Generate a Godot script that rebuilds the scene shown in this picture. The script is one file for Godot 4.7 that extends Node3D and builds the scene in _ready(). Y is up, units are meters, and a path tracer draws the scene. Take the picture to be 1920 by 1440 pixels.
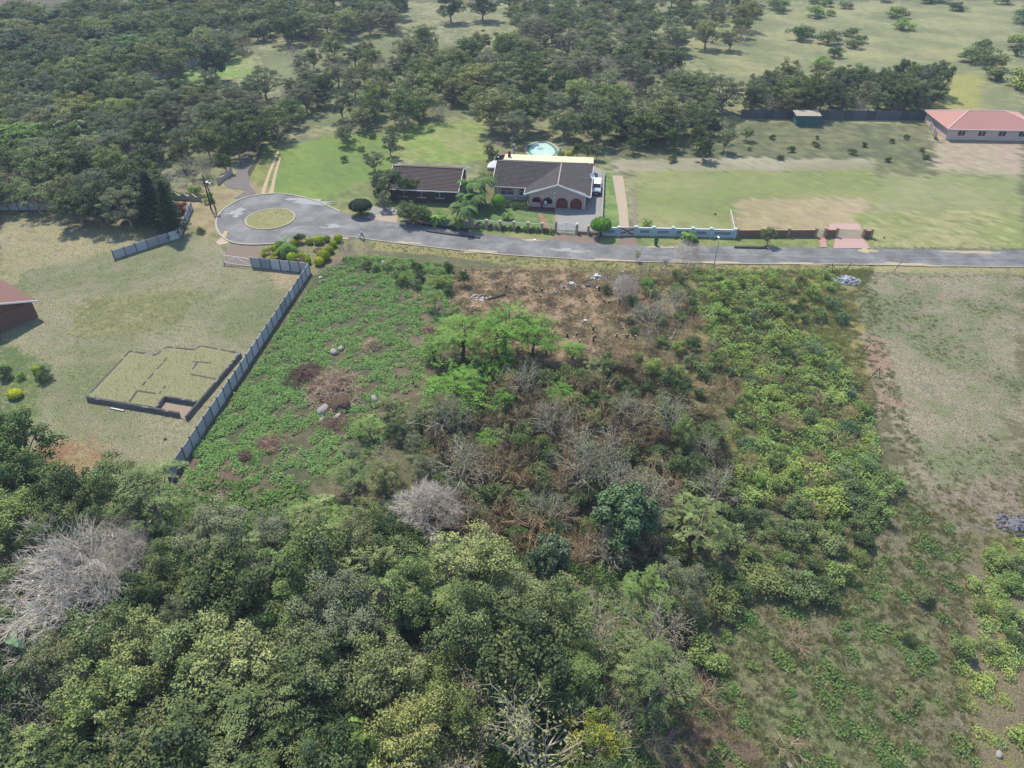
extends Node3D
# Aerial view of a vacant bush plot below a cul-de-sac, with neighbouring houses, walls, gardens and woods.
# Ground coordinates are metres: x to the east, z to the south, the road lies near z = -110.

var rng := RandomNumberGenerator.new()
var counts := {}
var noise_a := FastNoiseLite.new()
var noise_b := FastNoiseLite.new()
var noise_c := FastNoiseLite.new()
var grain_tex: ImageTexture
var grain_normal: ImageTexture
var patch_tex: ImageTexture
var protos := {}
var mats := {}
var crowd := []

class MB:
	var v := PackedVector3Array()
	var n := PackedVector3Array()
	var c := PackedColorArray()
	var ix := PackedInt32Array()
	var T := Transform3D.IDENTITY
	func quad(a: Vector3, b: Vector3, d: Vector3, e: Vector3, col := Color.WHITE):
		a = T * a; b = T * b; d = T * d; e = T * e
		var nn := (d - a).cross(b - a)
		if nn.length_squared() < 1e-14: nn = (e - a).cross(d - a)
		nn = nn.normalized()
		var k := v.size()
		v.append(a); v.append(b); v.append(d); v.append(e)
		for i in 4:
			n.append(nn); c.append(col)
		ix.append(k); ix.append(k + 1); ix.append(k + 2); ix.append(k); ix.append(k + 2); ix.append(k + 3)
	func tri(a: Vector3, b: Vector3, d: Vector3, col := Color.WHITE):
		a = T * a; b = T * b; d = T * d
		var nn := (d - a).cross(b - a).normalized()
		var k := v.size()
		v.append(a); v.append(b); v.append(d)
		for i in 3:
			n.append(nn); c.append(col)
		ix.append(k); ix.append(k + 1); ix.append(k + 2)
	func box(o: Vector3, s: Vector3, col := Color.WHITE, B := Basis()):
		var h := s * 0.5
		var p := []
		for q in [Vector3(-1,-1,-1), Vector3(1,-1,-1), Vector3(1,1,-1), Vector3(-1,1,-1), Vector3(-1,-1,1), Vector3(1,-1,1), Vector3(1,1,1), Vector3(-1,1,1)]:
			p.append(o + B * (q * h))
		quad(p[4], p[7], p[6], p[5], col); quad(p[1], p[2], p[3], p[0], col)
		quad(p[5], p[6], p[2], p[1], col); quad(p[0], p[3], p[7], p[4], col)
		quad(p[7], p[3], p[2], p[6], col); quad(p[0], p[4], p[5], p[1], col)
	func bar(a: Vector3, b: Vector3, w: float, h: float, col := Color.WHITE):
		var z := (b - a).normalized()
		var up := Vector3.UP if absf(z.y) < 0.95 else Vector3.RIGHT
		var x := up.cross(z).normalized()
		box((a + b) * 0.5, Vector3(w, h, a.distance_to(b)), col, Basis(x, z.cross(x), z))
	func tube(pts: Array, rad: Array, sides: int, col := Color.WHITE, caps := true):
		var rings := []
		for i in pts.size():
			var d: Vector3 = (pts[min(i + 1, pts.size() - 1)] - pts[max(i - 1, 0)]).normalized()
			var up := Vector3.UP if absf(d.y) < 0.9 else Vector3.RIGHT
			var x := up.cross(d).normalized()
			var y := d.cross(x)
			var k := v.size()
			rings.append(k)
			for s in sides:
				var a := TAU * s / sides
				var o := x * cos(a) + y * sin(a)
				v.append(T * (pts[i] + o * rad[i])); n.append((T.basis * o).normalized()); c.append(col)
		for i in pts.size() - 1:
			for s in sides:
				var s2 := (s + 1) % sides
				var a: int = rings[i] + s
				var b: int = rings[i] + s2
				var e: int = rings[i + 1] + s2
				var f: int = rings[i + 1] + s
				ix.append(a); ix.append(f); ix.append(e); ix.append(a); ix.append(e); ix.append(b)
		if caps and sides > 3:
			var l: int = pts.size() - 1
			for s in range(1, sides - 1):
				var ds := T.affine_inverse()
				tri(ds * v[rings[l]], ds * v[rings[l] + s + 1], ds * v[rings[l] + s], col)
	func leaf(p: Vector3, d: Vector3, side: Vector3, L: float, W: float, col: Color):
		var m := p + d * (L * 0.5)
		var s := side * (W * 0.5)
		quad(p, m + s, p + d * L, m - s, col)
	func ext(poly: PackedVector2Array, z0: float, z1: float, col := Color.WHITE):
		var t := Geometry2D.triangulate_polygon(poly)
		for i in range(0, t.size(), 3):
			var a := poly[t[i]]; var b := poly[t[i + 1]]; var d := poly[t[i + 2]]
			if (b - a).cross(d - a) > 0.0:
				var q := b; b = d; d = q
			tri(Vector3(a.x, a.y, z1), Vector3(b.x, b.y, z1), Vector3(d.x, d.y, z1), col)
			tri(Vector3(a.x, a.y, z0), Vector3(d.x, d.y, z0), Vector3(b.x, b.y, z0), col)
		var cw := Geometry2D.is_polygon_clockwise(poly)
		for i in poly.size():
			var a := poly[i]; var b := poly[(i + 1) % poly.size()]
			if cw:
				var q := a; a = b; b = q
			quad(Vector3(a.x, a.y, z0), Vector3(a.x, a.y, z1), Vector3(b.x, b.y, z1), Vector3(b.x, b.y, z0), col)
	# flat slab seen from above: polygon in x,z with a top at y1
	func slab(poly: PackedVector2Array, y0: float, y1: float, col := Color.WHITE):
		var keep := T
		T = T * Transform3D(Basis(Vector3.RIGHT, Vector3.BACK, Vector3.DOWN), Vector3.ZERO)
		ext(poly, -y1, -y0, col)
		T = keep
	func ball(o: Vector3, r: Vector3, seg := 10, rings := 7, col := Color.WHITE, rough := 0.0, sd := 1):
		var k := v.size()
		var nz := FastNoiseLite.new()
		nz.seed = sd; nz.frequency = 0.9
		for i in rings + 1:
			var a := PI * i / rings
			for s in seg:
				var b := TAU * s / seg
				var d := Vector3(sin(a) * cos(b), cos(a), sin(a) * sin(b))
				var f := 1.0 + rough * nz.get_noise_3dv(d * 1.7)
				v.append(T * (o + d * r * f)); n.append((T.basis * (d / r)).normalized()); c.append(col)
		for i in rings:
			for s in seg:
				var s2 := (s + 1) % seg
				var a := k + i * seg + s; var b := k + i * seg + s2
				var e := b + seg; var f := a + seg
				ix.append(a); ix.append(e); ix.append(b); ix.append(a); ix.append(f); ix.append(e)
	func mesh(m: Material) -> ArrayMesh:
		var am := ArrayMesh.new()
		var arr := []
		arr.resize(Mesh.ARRAY_MAX)
		arr[Mesh.ARRAY_VERTEX] = v; arr[Mesh.ARRAY_NORMAL] = n; arr[Mesh.ARRAY_COLOR] = c; arr[Mesh.ARRAY_INDEX] = ix
		am.add_surface_from_arrays(Mesh.PRIMITIVE_TRIANGLES, arr)
		am.surface_set_material(0, m)
		return am

# ---------------------------------------------------------------- small helpers
func lin(r: float, g: float, b: float) -> Color:
	return Color(r / 255.0, g / 255.0, b / 255.0).srgb_to_linear()
func numbered(called: String) -> String:
	counts[called] = counts.get(called, -1) + 1
	return called if counts[called] == 0 else "%s_%03d" % [called, counts[called]]
func tag(o: Node, label: String, category: String, group := "", kind := ""):
	o.set_meta("label", label)
	o.set_meta("category", category)
	if group: o.set_meta("group", group)
	if kind: o.set_meta("kind", kind)
	return o
func thing(called: String, at: Vector2, turn: float, label: String, category: String, group := "", y := 0.0) -> Node3D:
	var o := Node3D.new()
	o.name = numbered(called)
	add_child(o)
	o.position = Vector3(at.x, y, at.y)
	o.rotation.y = turn
	tag(o, label, category, group)
	return o
func part(called: String, b: MB, m: Material, parent: Node3D) -> MeshInstance3D:
	var o := MeshInstance3D.new()
	o.name = called
	o.mesh = b.mesh(m)
	parent.add_child(o, true)
	return o
func piece(called: String, me: Mesh, parent: Node3D, at := Vector3.ZERO) -> MeshInstance3D:
	var o := MeshInstance3D.new()
	o.name = called
	o.mesh = me
	o.position = at
	parent.add_child(o, true)
	return o
func single(called: String, b: MB, m: Material, label: String, category: String, group := "", kind := "") -> MeshInstance3D:
	var o := part(numbered(called), b, m, self)
	tag(o, label, category, group, kind)
	return o
func V3(p: Vector2, y := 0.0) -> Vector3:
	return Vector3(p.x, y, p.y)
func yaw_of(a: Vector2, b: Vector2) -> float:
	return -(b - a).angle()
func mat(r: float, g: float, b: float, rough := 0.85, grain := 0.0, metal := 0.0) -> StandardMaterial3D:
	var m := StandardMaterial3D.new()
	m.albedo_color = Color(r / 255.0, g / 255.0, b / 255.0) * 0.93
	m.albedo_color.a = 1.0
	m.roughness = rough
	m.metallic = metal
	if grain > 0.0:
		m.albedo_texture = grain_tex
		m.uv1_triplanar = true
		m.uv1_world_triplanar = true
		m.uv1_scale = Vector3.ONE * grain
		m.normal_enabled = true
		m.normal_texture = grain_normal
		m.normal_scale = 0.5
	return m
func leaf_mat(tint := Color.WHITE, back := 0.35) -> StandardMaterial3D:
	var m := StandardMaterial3D.new()
	m.vertex_color_use_as_albedo = true
	m.albedo_color = tint
	m.roughness = 0.8
	m.metallic_specular = 0.25
	m.cull_mode = BaseMaterial3D.CULL_DISABLED
	m.backlight_enabled = true
	m.backlight = Color(0.30, 0.36, 0.12) * back * 2.0
	return m
func poly_box(p: PackedVector2Array) -> Rect2:
	var r := Rect2(p[0], Vector2.ZERO)
	for q in p: r = r.expand(q)
	return r
func inside(p: Vector2, polys: Array) -> bool:
	for q in polys:
		if Geometry2D.is_point_in_polygon(p, q): return true
	return false
func PV(a: Array) -> PackedVector2Array:
	return PackedVector2Array(a)
func smooth_line(a: Array, closed := false, step := 3) -> PackedVector2Array:
	var out := PackedVector2Array()
	var nn := a.size()
	for i in (nn if closed else nn - 1):
		var p0: Vector2 = a[(i - 1 + nn) % nn] if closed or i > 0 else a[i]
		var p1: Vector2 = a[i]
		var p2: Vector2 = a[(i + 1) % nn]
		var p3: Vector2 = a[(i + 2) % nn] if closed or i + 2 < nn else a[(i + 1) % nn]
		for k in step:
			out.append(p1.cubic_interpolate(p2, p0, p3, float(k) / step))
	if not closed: out.append(a[nn - 1])
	return out
func offset_line(l: PackedVector2Array, d: float, closed := false) -> PackedVector2Array:
	var out := PackedVector2Array()
	var nn := l.size()
	for i in nn:
		var a := l[(i - 1 + nn) % nn] if closed or i > 0 else l[i]
		var b := l[(i + 1) % nn] if closed or i < nn - 1 else l[i]
		var t := (b - a).normalized()
		out.append(l[i] + Vector2(-t.y, t.x) * d)
	return out
func strip(b: MB, l: PackedVector2Array, d0: float, d1: float, y0: float, y1: float, closed := false):
	var p := offset_line(l, d0, closed)
	var q := offset_line(l, d1, closed)
	var nn := l.size()
	for i in (nn if closed else nn - 1):
		var j := (i + 1) % nn
		b.quad(V3(p[i], y1), V3(p[j], y1), V3(q[j], y1), V3(q[i], y1))
		b.quad(V3(p[i], y0), V3(p[j], y0), V3(p[j], y1), V3(p[i], y1))
		b.quad(V3(q[i], y1), V3(q[j], y1), V3(q[j], y0), V3(q[i], y0))

func make_textures():
	var fine := FastNoiseLite.new()
	fine.seed = 11; fine.noise_type = FastNoiseLite.TYPE_SIMPLEX_SMOOTH; fine.frequency = 0.035; fine.fractal_octaves = 5; fine.fractal_gain = 0.72
	var im := fine.get_seamless_image(1024, 1024)
	im.convert(Image.FORMAT_L8)
	var by := im.get_data()
	for i in by.size():
		by[i] = clampi(int(212.0 + (by[i] - 128.0) * 0.80), 70, 255)
	im = Image.create_from_data(1024, 1024, false, Image.FORMAT_L8, by)
	grain_tex = ImageTexture.create_from_image(im)
	var bump := fine.get_seamless_image(512, 512)
	bump.convert(Image.FORMAT_RGBA8)
	bump.bump_map_to_normal_map(5.0)
	grain_normal = ImageTexture.create_from_image(bump)
	var pn := FastNoiseLite.new()
	pn.seed = 23; pn.frequency = 0.006; pn.fractal_octaves = 6; pn.fractal_gain = 0.6; pn.domain_warp_enabled = true; pn.domain_warp_amplitude = 40.0; pn.domain_warp_frequency = 0.01
	im = pn.get_seamless_image(1024, 1024)
	im.convert(Image.FORMAT_L8)
	by = im.get_data()
	var rgb := PackedByteArray()
	rgb.resize(by.size() * 3)
	var r2 := RandomNumberGenerator.new()
	r2.seed = 5
	for i in by.size():
		var t := clampf((by[i] - 128.0) / 90.0, -1.0, 1.0)
		var k := 190.0 + 30.0 * t + r2.randf_range(-14.0, 14.0)
		rgb[i * 3] = clampi(int(k * 0.985), 0, 255)
		rgb[i * 3 + 1] = clampi(int(k * 0.985), 0, 255)
		rgb[i * 3 + 2] = clampi(int(k * 1.0), 0, 255)
	patch_tex = ImageTexture.create_from_image(Image.create_from_data(1024, 1024, false, Image.FORMAT_RGB8, rgb))

# ---------------------------------------------------------------- camera, sky, sun
func make_view():
	var cam := Camera3D.new()
	cam.name = "camera"
	cam.position = Vector3(0, 56.0, 0)
	cam.rotation_degrees = Vector3(-37.5, 0, 0)
	cam.fov = 55.2
	cam.far = 2500.0
	add_child(cam)
	var env := Environment.new()
	env.background_mode = Environment.BG_SKY
	var sky := Sky.new()
	var sm := ProceduralSkyMaterial.new()
	sm.sky_top_color = Color(0.50, 0.62, 0.79)
	sm.sky_horizon_color = Color(0.74, 0.79, 0.85)
	sm.sky_curve = 0.2
	sm.ground_horizon_color = Color(0.55, 0.56, 0.52)
	sm.ground_bottom_color = Color(0.30, 0.30, 0.26)
	sky.sky_material = sm
	env.sky = sky
	env.background_energy_multiplier = 1.05
	env.tonemap_mode = Environment.TONE_MAPPER_LINEAR
	env.tonemap_exposure = 1.75
	env.fog_enabled = true
	env.fog_density = 0.00025
	env.fog_light_color = Color(0.66, 0.72, 0.80)
	env.sdfgi_enabled = true
	env.ssao_enabled = true
	env.ssil_enabled = true
	var we := WorldEnvironment.new()
	we.name = "surroundings"
	we.environment = env
	add_child(we)
	var sun := DirectionalLight3D.new()
	sun.name = "sun"
	sun.light_energy = 1.4
	sun.light_color = Color(1.0, 0.965, 0.905)
	sun.light_angular_distance = 2.0
	sun.shadow_enabled = true
	add_child(sun)
	# the sun stands north of the plots, high and a little to the west; shadows fall towards the viewer
	sun.look_at_from_position(Vector3(-0.42, 1.30, -0.80), Vector3.ZERO, Vector3.UP)

# ---------------------------------------------------------------- ground
var zones := []
func zone(poly: Array, col: Color, alt: Color, edge := 0.6, mix := 0.5, fr := 1.0):
	var p := PV(poly)
	zones.append([p, poly_box(p).grow(edge + 0.5), col, alt, edge, mix, fr])
func ground_colour(p: Vector2) -> Color:
	var na := noise_a.get_noise_2dv(p)
	var nb := noise_b.get_noise_2dv(p)
	var nc := noise_c.get_noise_2dv(p)
	var col := lin(112, 104, 76).lerp(lin(92, 100, 58), clampf(0.5 + na * 1.2, 0, 1))
	for i in range(zones.size() - 1, -1, -1):
		var z: Array = zones[i]
		if not z[1].has_point(p): continue
		var q: Vector2 = p + Vector2(nb, nc) * z[4] * 1.6
		if Geometry2D.is_point_in_polygon(q, z[0]):
			var f: float = z[6]
			var t: float = 0.5 + (na * 0.9 + nb * 0.7 + nc * 0.45) * 1.5 * z[5] / 0.5 * f
			col = z[2].lerp(z[3], clampf(t, 0, 1))
			break
	return col * (1.0 + nc * 0.34 + nb * 0.20) * 0.80
func ground_patch(x0: float, x1: float, z0: float, z1: float, st: float, am: ArrayMesh, m: Material):
	var nx := int(round((x1 - x0) / st)) + 1
	var nz := int(round((z1 - z0) / st)) + 1
	var v := PackedVector3Array(); var n := PackedVector3Array(); var c := PackedColorArray(); var ix := PackedInt32Array()
	v.resize(nx * nz); n.resize(nx * nz); c.resize(nx * nz)
	for j in nz:
		for i in nx:
			var p := Vector2(x0 + i * st, z0 + j * st)
			var edge := i == 0 or j == 0 or i == nx - 1 or j == nz - 1
			var h := 0.0 if edge else 0.035 * noise_c.get_noise_2d(p.x * 0.7 + 90.0, p.y * 0.7)
			v[j * nx + i] = Vector3(p.x, h, p.y)
			c[j * nx + i] = ground_colour(p)
	for j in nz:
		for i in nx:
			var l := v[j * nx + maxi(i - 1, 0)]; var r := v[j * nx + mini(i + 1, nx - 1)]
			var u := v[maxi(j - 1, 0) * nx + i]; var d := v[mini(j + 1, nz - 1) * nx + i]
			n[j * nx + i] = (d - u).cross(r - l).normalized()
			if i < nx - 1 and j < nz - 1:
				var a := j * nx + i
				ix.append(a); ix.append(a + 1); ix.append(a + nx + 1); ix.append(a); ix.append(a + nx + 1); ix.append(a + nx)
	var arr := []
	arr.resize(Mesh.ARRAY_MAX)
	arr[Mesh.ARRAY_VERTEX] = v; arr[Mesh.ARRAY_NORMAL] = n; arr[Mesh.ARRAY_COLOR] = c; arr[Mesh.ARRAY_INDEX] = ix
	am.add_surface_from_arrays(Mesh.PRIMITIVE_TRIANGLES, arr)
	am.surface_set_material(am.get_surface_count() - 1, m)

func make_zones():
	var dry := lin(147, 142, 110); var olive := lin(116, 122, 80); var pale := lin(160, 150, 116)
	# later zones lie over earlier ones
	zone([Vector2(-198.26, -315.54), Vector2(198.05, -315.54), Vector2(84.74, -110.43), Vector2(-83.99, -108.91)], lin(118, 124, 82), lin(146, 144, 102), 2.0, 0.6, 1.0)
	zone([Vector2(-201.20, -320.87), Vector2(-100.60, -320.87), Vector2(-82.99, -251.03), Vector2(-95.20, -203.69), Vector2(-83.98, -162.35), Vector2(-65.91, -130.40), Vector2(-93.24, -125.63)], lin(70, 74, 48), lin(92, 88, 60), 2.0)
	zone([Vector2(-200.02, -318.72), Vector2(-185.43, -318.72), Vector2(-181.10, -306.34), Vector2(-192.08, -304.36)], lin(104, 78, 66), lin(90, 68, 56), 2.0)
	zone([Vector2(66.67, -318.72), Vector2(199.81, -318.72), Vector2(101.52, -140.80), Vector2(71.99, -140.80), Vector2(54.22, -181.13), Vector2(47.37, -214.03)], lin(156, 154, 104), lin(122, 128, 82), 3.0, 0.8, 1.2)
	zone([Vector2(71.06, -214.03), Vector2(130.28, -214.03), Vector2(114.65, -183.20), Vector2(88.59, -183.20)], lin(168, 162, 84), lin(140, 146, 74), 1.5)
	zone([Vector2(96.29, -171.33), Vector2(120.49, -175.15), Vector2(101.52, -140.80), Vector2(84.90, -143.60)], lin(178, 158, 138), lin(166, 156, 126), 2.0)
	zone([Vector2(-77.57, -237.57), Vector2(-46.25, -265.85), Vector2(-9.92, -244.14), Vector2(-7.61, -177.11), Vector2(-31.82, -169.47), Vector2(-48.95, -169.47)], lin(128, 132, 86), lin(108, 116, 72), 3.0)
	zone([Vector2(-92.67, -234.39), Vector2(-80.10, -240.82), Vector2(-71.06, -214.03), Vector2(-88.09, -203.69), Vector2(-93.78, -203.69)], lin(120, 150, 66), lin(146, 150, 92), 1.5)
	zone([Vector2(21.25, -173.99), Vector2(67.49, -173.99), Vector2(97.52, -171.33), Vector2(83.63, -140.80), Vector2(21.17, -140.80)], lin(96, 102, 66), lin(120, 120, 80), 1.5)
	zone([Vector2(21.06, -149.46), Vector2(46.85, -150.67), Vector2(75.38, -149.46), Vector2(73.30, -144.17), Vector2(20.36, -143.03)], lin(172, 164, 140), lin(146, 142, 108), 0.8)
	zone([Vector2(24.64, -143.03), Vector2(73.30, -144.17), Vector2(65.59, -124.48), Vector2(40.51, -124.48), Vector2(38.20, -116.42), Vector2(21.50, -117.88)], lin(150, 152, 96), lin(128, 140, 76), 0.8)
	zone([Vector2(41.83, -129.91), Vector2(66.23, -129.91), Vector2(61.22, -116.83), Vector2(38.85, -116.83)], lin(176, 158, 124), lin(160, 150, 108), 0.6)
	zone([Vector2(71.99, -140.80), Vector2(101.52, -140.80), Vector2(84.74, -110.43), Vector2(60.09, -110.43)], lin(154, 154, 108), lin(134, 142, 86), 1.2)
	zone([Vector2(61.31, -123.34), Vector2(92.50, -124.48), Vector2(84.32, -109.67), Vector2(58.18, -110.05)], lin(140, 148, 84), lin(160, 156, 108), 0.8)
	# bright lawns
	zone([Vector2(-46.09, -132.89), Vector2(-49.21, -155.70), Vector2(-38.82, -167.65), Vector2(-27.07, -165.85), Vector2(-24.01, -146.48), Vector2(-27.75, -135.45), Vector2(-30.87, -124.48), Vector2(-38.34, -129.91)], lin(122, 146, 58), lin(106, 132, 56), 0.6)
	zone([Vector2(-54.32, -149.46), Vector2(-53.64, -161.67), Vector2(-49.38, -154.10), Vector2(-46.43, -134.16), Vector2(-50.36, -135.45)], lin(112, 132, 58), lin(134, 136, 72), 0.4)
	zone([Vector2(-27.78, -171.33), Vector2(-6.95, -176.32), Vector2(-4.43, -149.46), Vector2(-14.30, -147.96), Vector2(-24.39, -149.46)], lin(128, 152, 62), lin(142, 146, 86), 0.6)
	zone([Vector2(-35.45, -127.98), Vector2(-27.52, -140.80), Vector2(-19.05, -140.80), Vector2(-18.20, -123.34), Vector2(-25.52, -121.11)], lin(110, 126, 64), lin(128, 132, 80), 0.6)
	zone([Vector2(-20.62, -131.63), Vector2(-2.53, -132.89), Vector2(-2.32, -117.88), Vector2(-18.85, -120.67)], lin(104, 122, 62), lin(124, 130, 76), 0.3)
	zone([Vector2(-6.91, -128.46), Vector2(7.82, -126.80), Vector2(7.80, -116.42), Vector2(-7.41, -117.88)], lin(92, 124, 58), lin(110, 132, 70), 0.2)
	zone([Vector2(-6.10, -149.46), Vector2(-2.22, -149.46), Vector2(-2.96, -128.46), Vector2(-6.89, -127.98)], lin(118, 116, 66), lin(104, 112, 60), 0.3)
	zone([Vector2(18.54, -143.03), Vector2(21.17, -140.80), Vector2(18.87, -116.83), Vector2(15.69, -117.25)], lin(104, 138, 62), lin(124, 146, 78), 0.25)
	zone([Vector2(-5.89, -161.67), Vector2(20.49, -160.31), Vector2(18.84, -149.46), Vector2(-3.35, -150.67)], lin(112, 118, 70), lin(138, 128, 92), 0.4)
	# verges of the road
	zone([Vector2(-18.85, -120.67), Vector2(7.78, -116.00), Vector2(19.99, -114.78), Vector2(61.47, -113.97), Vector2(59.79, -109.67), Vector2(20.32, -110.43), Vector2(7.15, -112.18), Vector2(-9.16, -116.00), Vector2(-18.61, -118.52)], lin(118, 134, 70), lin(140, 142, 86), 0.3)
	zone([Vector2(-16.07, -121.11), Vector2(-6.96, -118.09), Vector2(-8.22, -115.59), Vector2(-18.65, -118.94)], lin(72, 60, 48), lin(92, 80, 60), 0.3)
	zone([Vector2(-63.21, -135.45), Vector2(-51.11, -138.08), Vector2(-44.45, -132.38), Vector2(-51.79, -129.91), Vector2(-53.17, -123.34), Vector2(-50.11, -113.77), Vector2(-47.19, -111.59), Vector2(-48.99, -108.91), Vector2(-56.90, -118.94)], lin(146, 136, 92), lin(156, 142, 106), 0.5)
	zone([Vector2(-53.17, -123.34), Vector2(-44.38, -132.13), Vector2(-30.87, -124.48), Vector2(-24.51, -120.67), Vector2(-28.89, -113.77), Vector2(-47.25, -111.79)], lin(150, 142, 100), lin(150, 142, 100), 0.2)
	zone([Vector2(-23.27, -112.38), Vector2(-8.75, -108.91), Vector2(11.97, -105.42), Vector2(37.25, -103.99), Vector2(57.50, -103.82), Vector2(56.95, -102.42), Vector2(28.34, -101.74), Vector2(3.37, -103.12), Vector2(-9.48, -106.68), Vector2(-22.80, -109.29)], lin(158, 146, 98), lin(140, 136, 82), 0.5)
	zone([Vector2(50.79, -103.99), Vector2(80.70, -103.12), Vector2(79.47, -100.89), Vector2(50.13, -102.08)], lin(170, 158, 112), lin(140, 142, 84), 0.4)
	# garden bed beside the circle
	zone([Vector2(-40.65, -110.43), Vector2(-35.89, -112.77), Vector2(-28.86, -113.57), Vector2(-24.13, -112.18), Vector2(-26.15, -103.47), Vector2(-31.08, -100.89), Vector2(-40.73, -104.35)], lin(140, 128, 96), lin(126, 126, 80), 0.35)
	zone([Vector2(-28.87, -108.91), Vector2(-23.77, -109.86), Vector2(-25.01, -101.74), Vector2(-28.01, -100.05), Vector2(-30.61, -102.60)], lin(140, 122, 98), lin(118, 120, 76), 0.6)
	# fenced lawn on the left
	zone([Vector2(-93.88, -126.80), Vector2(-60.63, -126.80), Vector2(-53.61, -114.78), Vector2(-41.48, -103.99), Vector2(-31.77, -101.40), Vector2(-36.49, -55.71), Vector2(-42.46, -51.52), Vector2(-53.49, -53.76)], dry, olive, 0.3, 0.55, 0.9)
	zone([Vector2(-92.60, -124.48), Vector2(-62.08, -117.88), Vector2(-63.87, -108.91), Vector2(-75.92, -103.47), Vector2(-75.56, -93.67)], lin(158, 148, 112), lin(146, 140, 100), 1.5)
	zone([Vector2(-38.57, -102.60), Vector2(-31.90, -100.89), Vector2(-32.02, -95.99), Vector2(-35.42, -96.78)], lin(170, 152, 122), lin(150, 142, 106), 0.7)
	zone([Vector2(-53.84, -62.05), Vector2(-48.82, -62.96), Vector2(-42.35, -57.73), Vector2(-44.78, -53.00), Vector2(-51.37, -56.11)], lin(150, 116, 86), lin(148, 134, 94), 1.2)
	zone([Vector2(-69.37, -82.48), Vector2(-60.40, -77.54), Vector2(-55.88, -64.82), Vector2(-59.61, -64.82)], lin(92, 112, 58), lin(116, 124, 70), 0.8)
	zone([Vector2(-63.76, -93.67), Vector2(-46.69, -96.78), Vector2(-46.97, -86.45), Vector2(-59.98, -82.48)], lin(118, 122, 70), lin(136, 132, 88), 1.5)
	# green weedy plot in the middle left
	zone([Vector2(-30.60, -101.40), Vector2(-25.99, -107.42), Vector2(-17.16, -105.96), Vector2(-9.28, -103.47), Vector2(-9.22, -85.10), Vector2(-10.69, -72.98), Vector2(-15.08, -57.73), Vector2(-22.47, -54.53), Vector2(-35.10, -53.76), Vector2(-36.27, -55.71)], lin(84, 92, 54), lin(104, 96, 68), 0.6)
	zone([Vector2(-16.10, -96.78), Vector2(-11.02, -93.67), Vector2(-11.11, -77.54), Vector2(-13.27, -66.75), Vector2(-16.33, -62.05), Vector2(-16.73, -68.75), Vector2(-14.45, -82.48)], lin(128, 108, 88), lin(112, 98, 74), 1.0)
	zone([Vector2(-36.85, -58.57), Vector2(-31.79, -61.16), Vector2(-28.43, -57.73), Vector2(-29.53, -53.76), Vector2(-31.82, -52.26), Vector2(-35.38, -53.00)], lin(116, 92, 76), lin(104, 86, 66), 0.8)
	zone([Vector2(-27.23, -75.22), Vector2(-19.06, -75.22), Vector2(-15.17, -66.75), Vector2(-19.36, -62.05), Vector2(-26.55, -66.75)], lin(104, 86, 72), lin(94, 88, 62), 0.8)
	# cleared slope with stumps, then brown bush
	zone([Vector2(-9.22, -102.60), Vector2(8.42, -103.12), Vector2(28.27, -101.40), Vector2(22.60, -87.83), Vector2(17.00, -79.96), Vector2(6.81, -75.22), Vector2(-4.12, -76.37), Vector2(-9.04, -87.83)], lin(164, 138, 108), lin(128, 112, 82), 0.8, 0.7, 1.0)
	zone([Vector2(8.42, -103.12), Vector2(28.34, -101.74), Vector2(55.02, -101.74), Vector2(50.37, -93.67), Vector2(26.76, -93.67)], lin(140, 132, 82), lin(120, 112, 74), 1.0)
	zone([Vector2(16.23, -85.10), Vector2(28.63, -87.83), Vector2(28.72, -72.98), Vector2(22.97, -64.82), Vector2(15.45, -68.75)], lin(146, 128, 84), lin(128, 124, 72), 1.0)
	zone([Vector2(6.81, -75.22), Vector2(16.66, -77.54), Vector2(22.97, -64.82), Vector2(23.59, -54.53), Vector2(15.38, -46.03), Vector2(2.07, -46.68), Vector2(-8.45, -48.69), Vector2(-9.93, -64.82), Vector2(-8.94, -76.37)], lin(104, 80, 58), lin(88, 74, 50), 1.0)
	# right of the plot
	zone([Vector2(28.01, -100.05), Vector2(53.35, -101.74), Vector2(42.98, -66.75), Vector2(39.95, -56.11), Vector2(32.41, -50.80), Vector2(23.77, -53.00), Vector2(25.28, -66.75)], lin(92, 88, 52), lin(120, 114, 64), 0.8)
	zone([Vector2(42.02, -100.05), Vector2(53.04, -100.89), Vector2(44.89, -72.98), Vector2(42.92, -81.21), Vector2(38.77, -86.45)], lin(160, 148, 92), lin(132, 130, 72), 0.8)
	zone([Vector2(52.21, -100.89), Vector2(80.13, -102.08), Vector2(50.64, -48.69), Vector2(42.72, -49.73), Vector2(41.66, -56.11), Vector2(43.61, -66.75), Vector2(47.95, -85.10)], lin(152, 142, 118), lin(118, 124, 86), 3.0, 0.7, 1.2)
	zone([Vector2(47.95, -85.10), Vector2(50.58, -82.48), Vector2(46.98, -68.75), Vector2(43.61, -66.75)], lin(160, 132, 112), lin(152, 140, 116), 0.5)
	zone([Vector2(42.02, -53.00), Vector2(55.63, -57.73), Vector2(50.26, -48.01), Vector2(44.03, -48.01)], lin(118, 104, 92), lin(140, 126, 108), 1.2)
	zone([Vector2(17.82, -48.01), Vector2(41.56, -54.53), Vector2(45.60, -48.01), Vector2(37.37, -34.25), Vector2(33.43, -23.74), Vector2(6.15, -23.74), Vector2(12.40, -36.76)], lin(122, 116, 88), lin(112, 120, 76), 2.0)
	zone([Vector2(12.56, -37.82), Vector2(18.41, -41.14), Vector2(15.96, -31.89), Vector2(19.47, -25.99), Vector2(18.23, -21.63), Vector2(5.95, -21.63), Vector2(12.28, -30.55)], lin(120, 98, 82), lin(108, 94, 72), 0.8)
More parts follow.
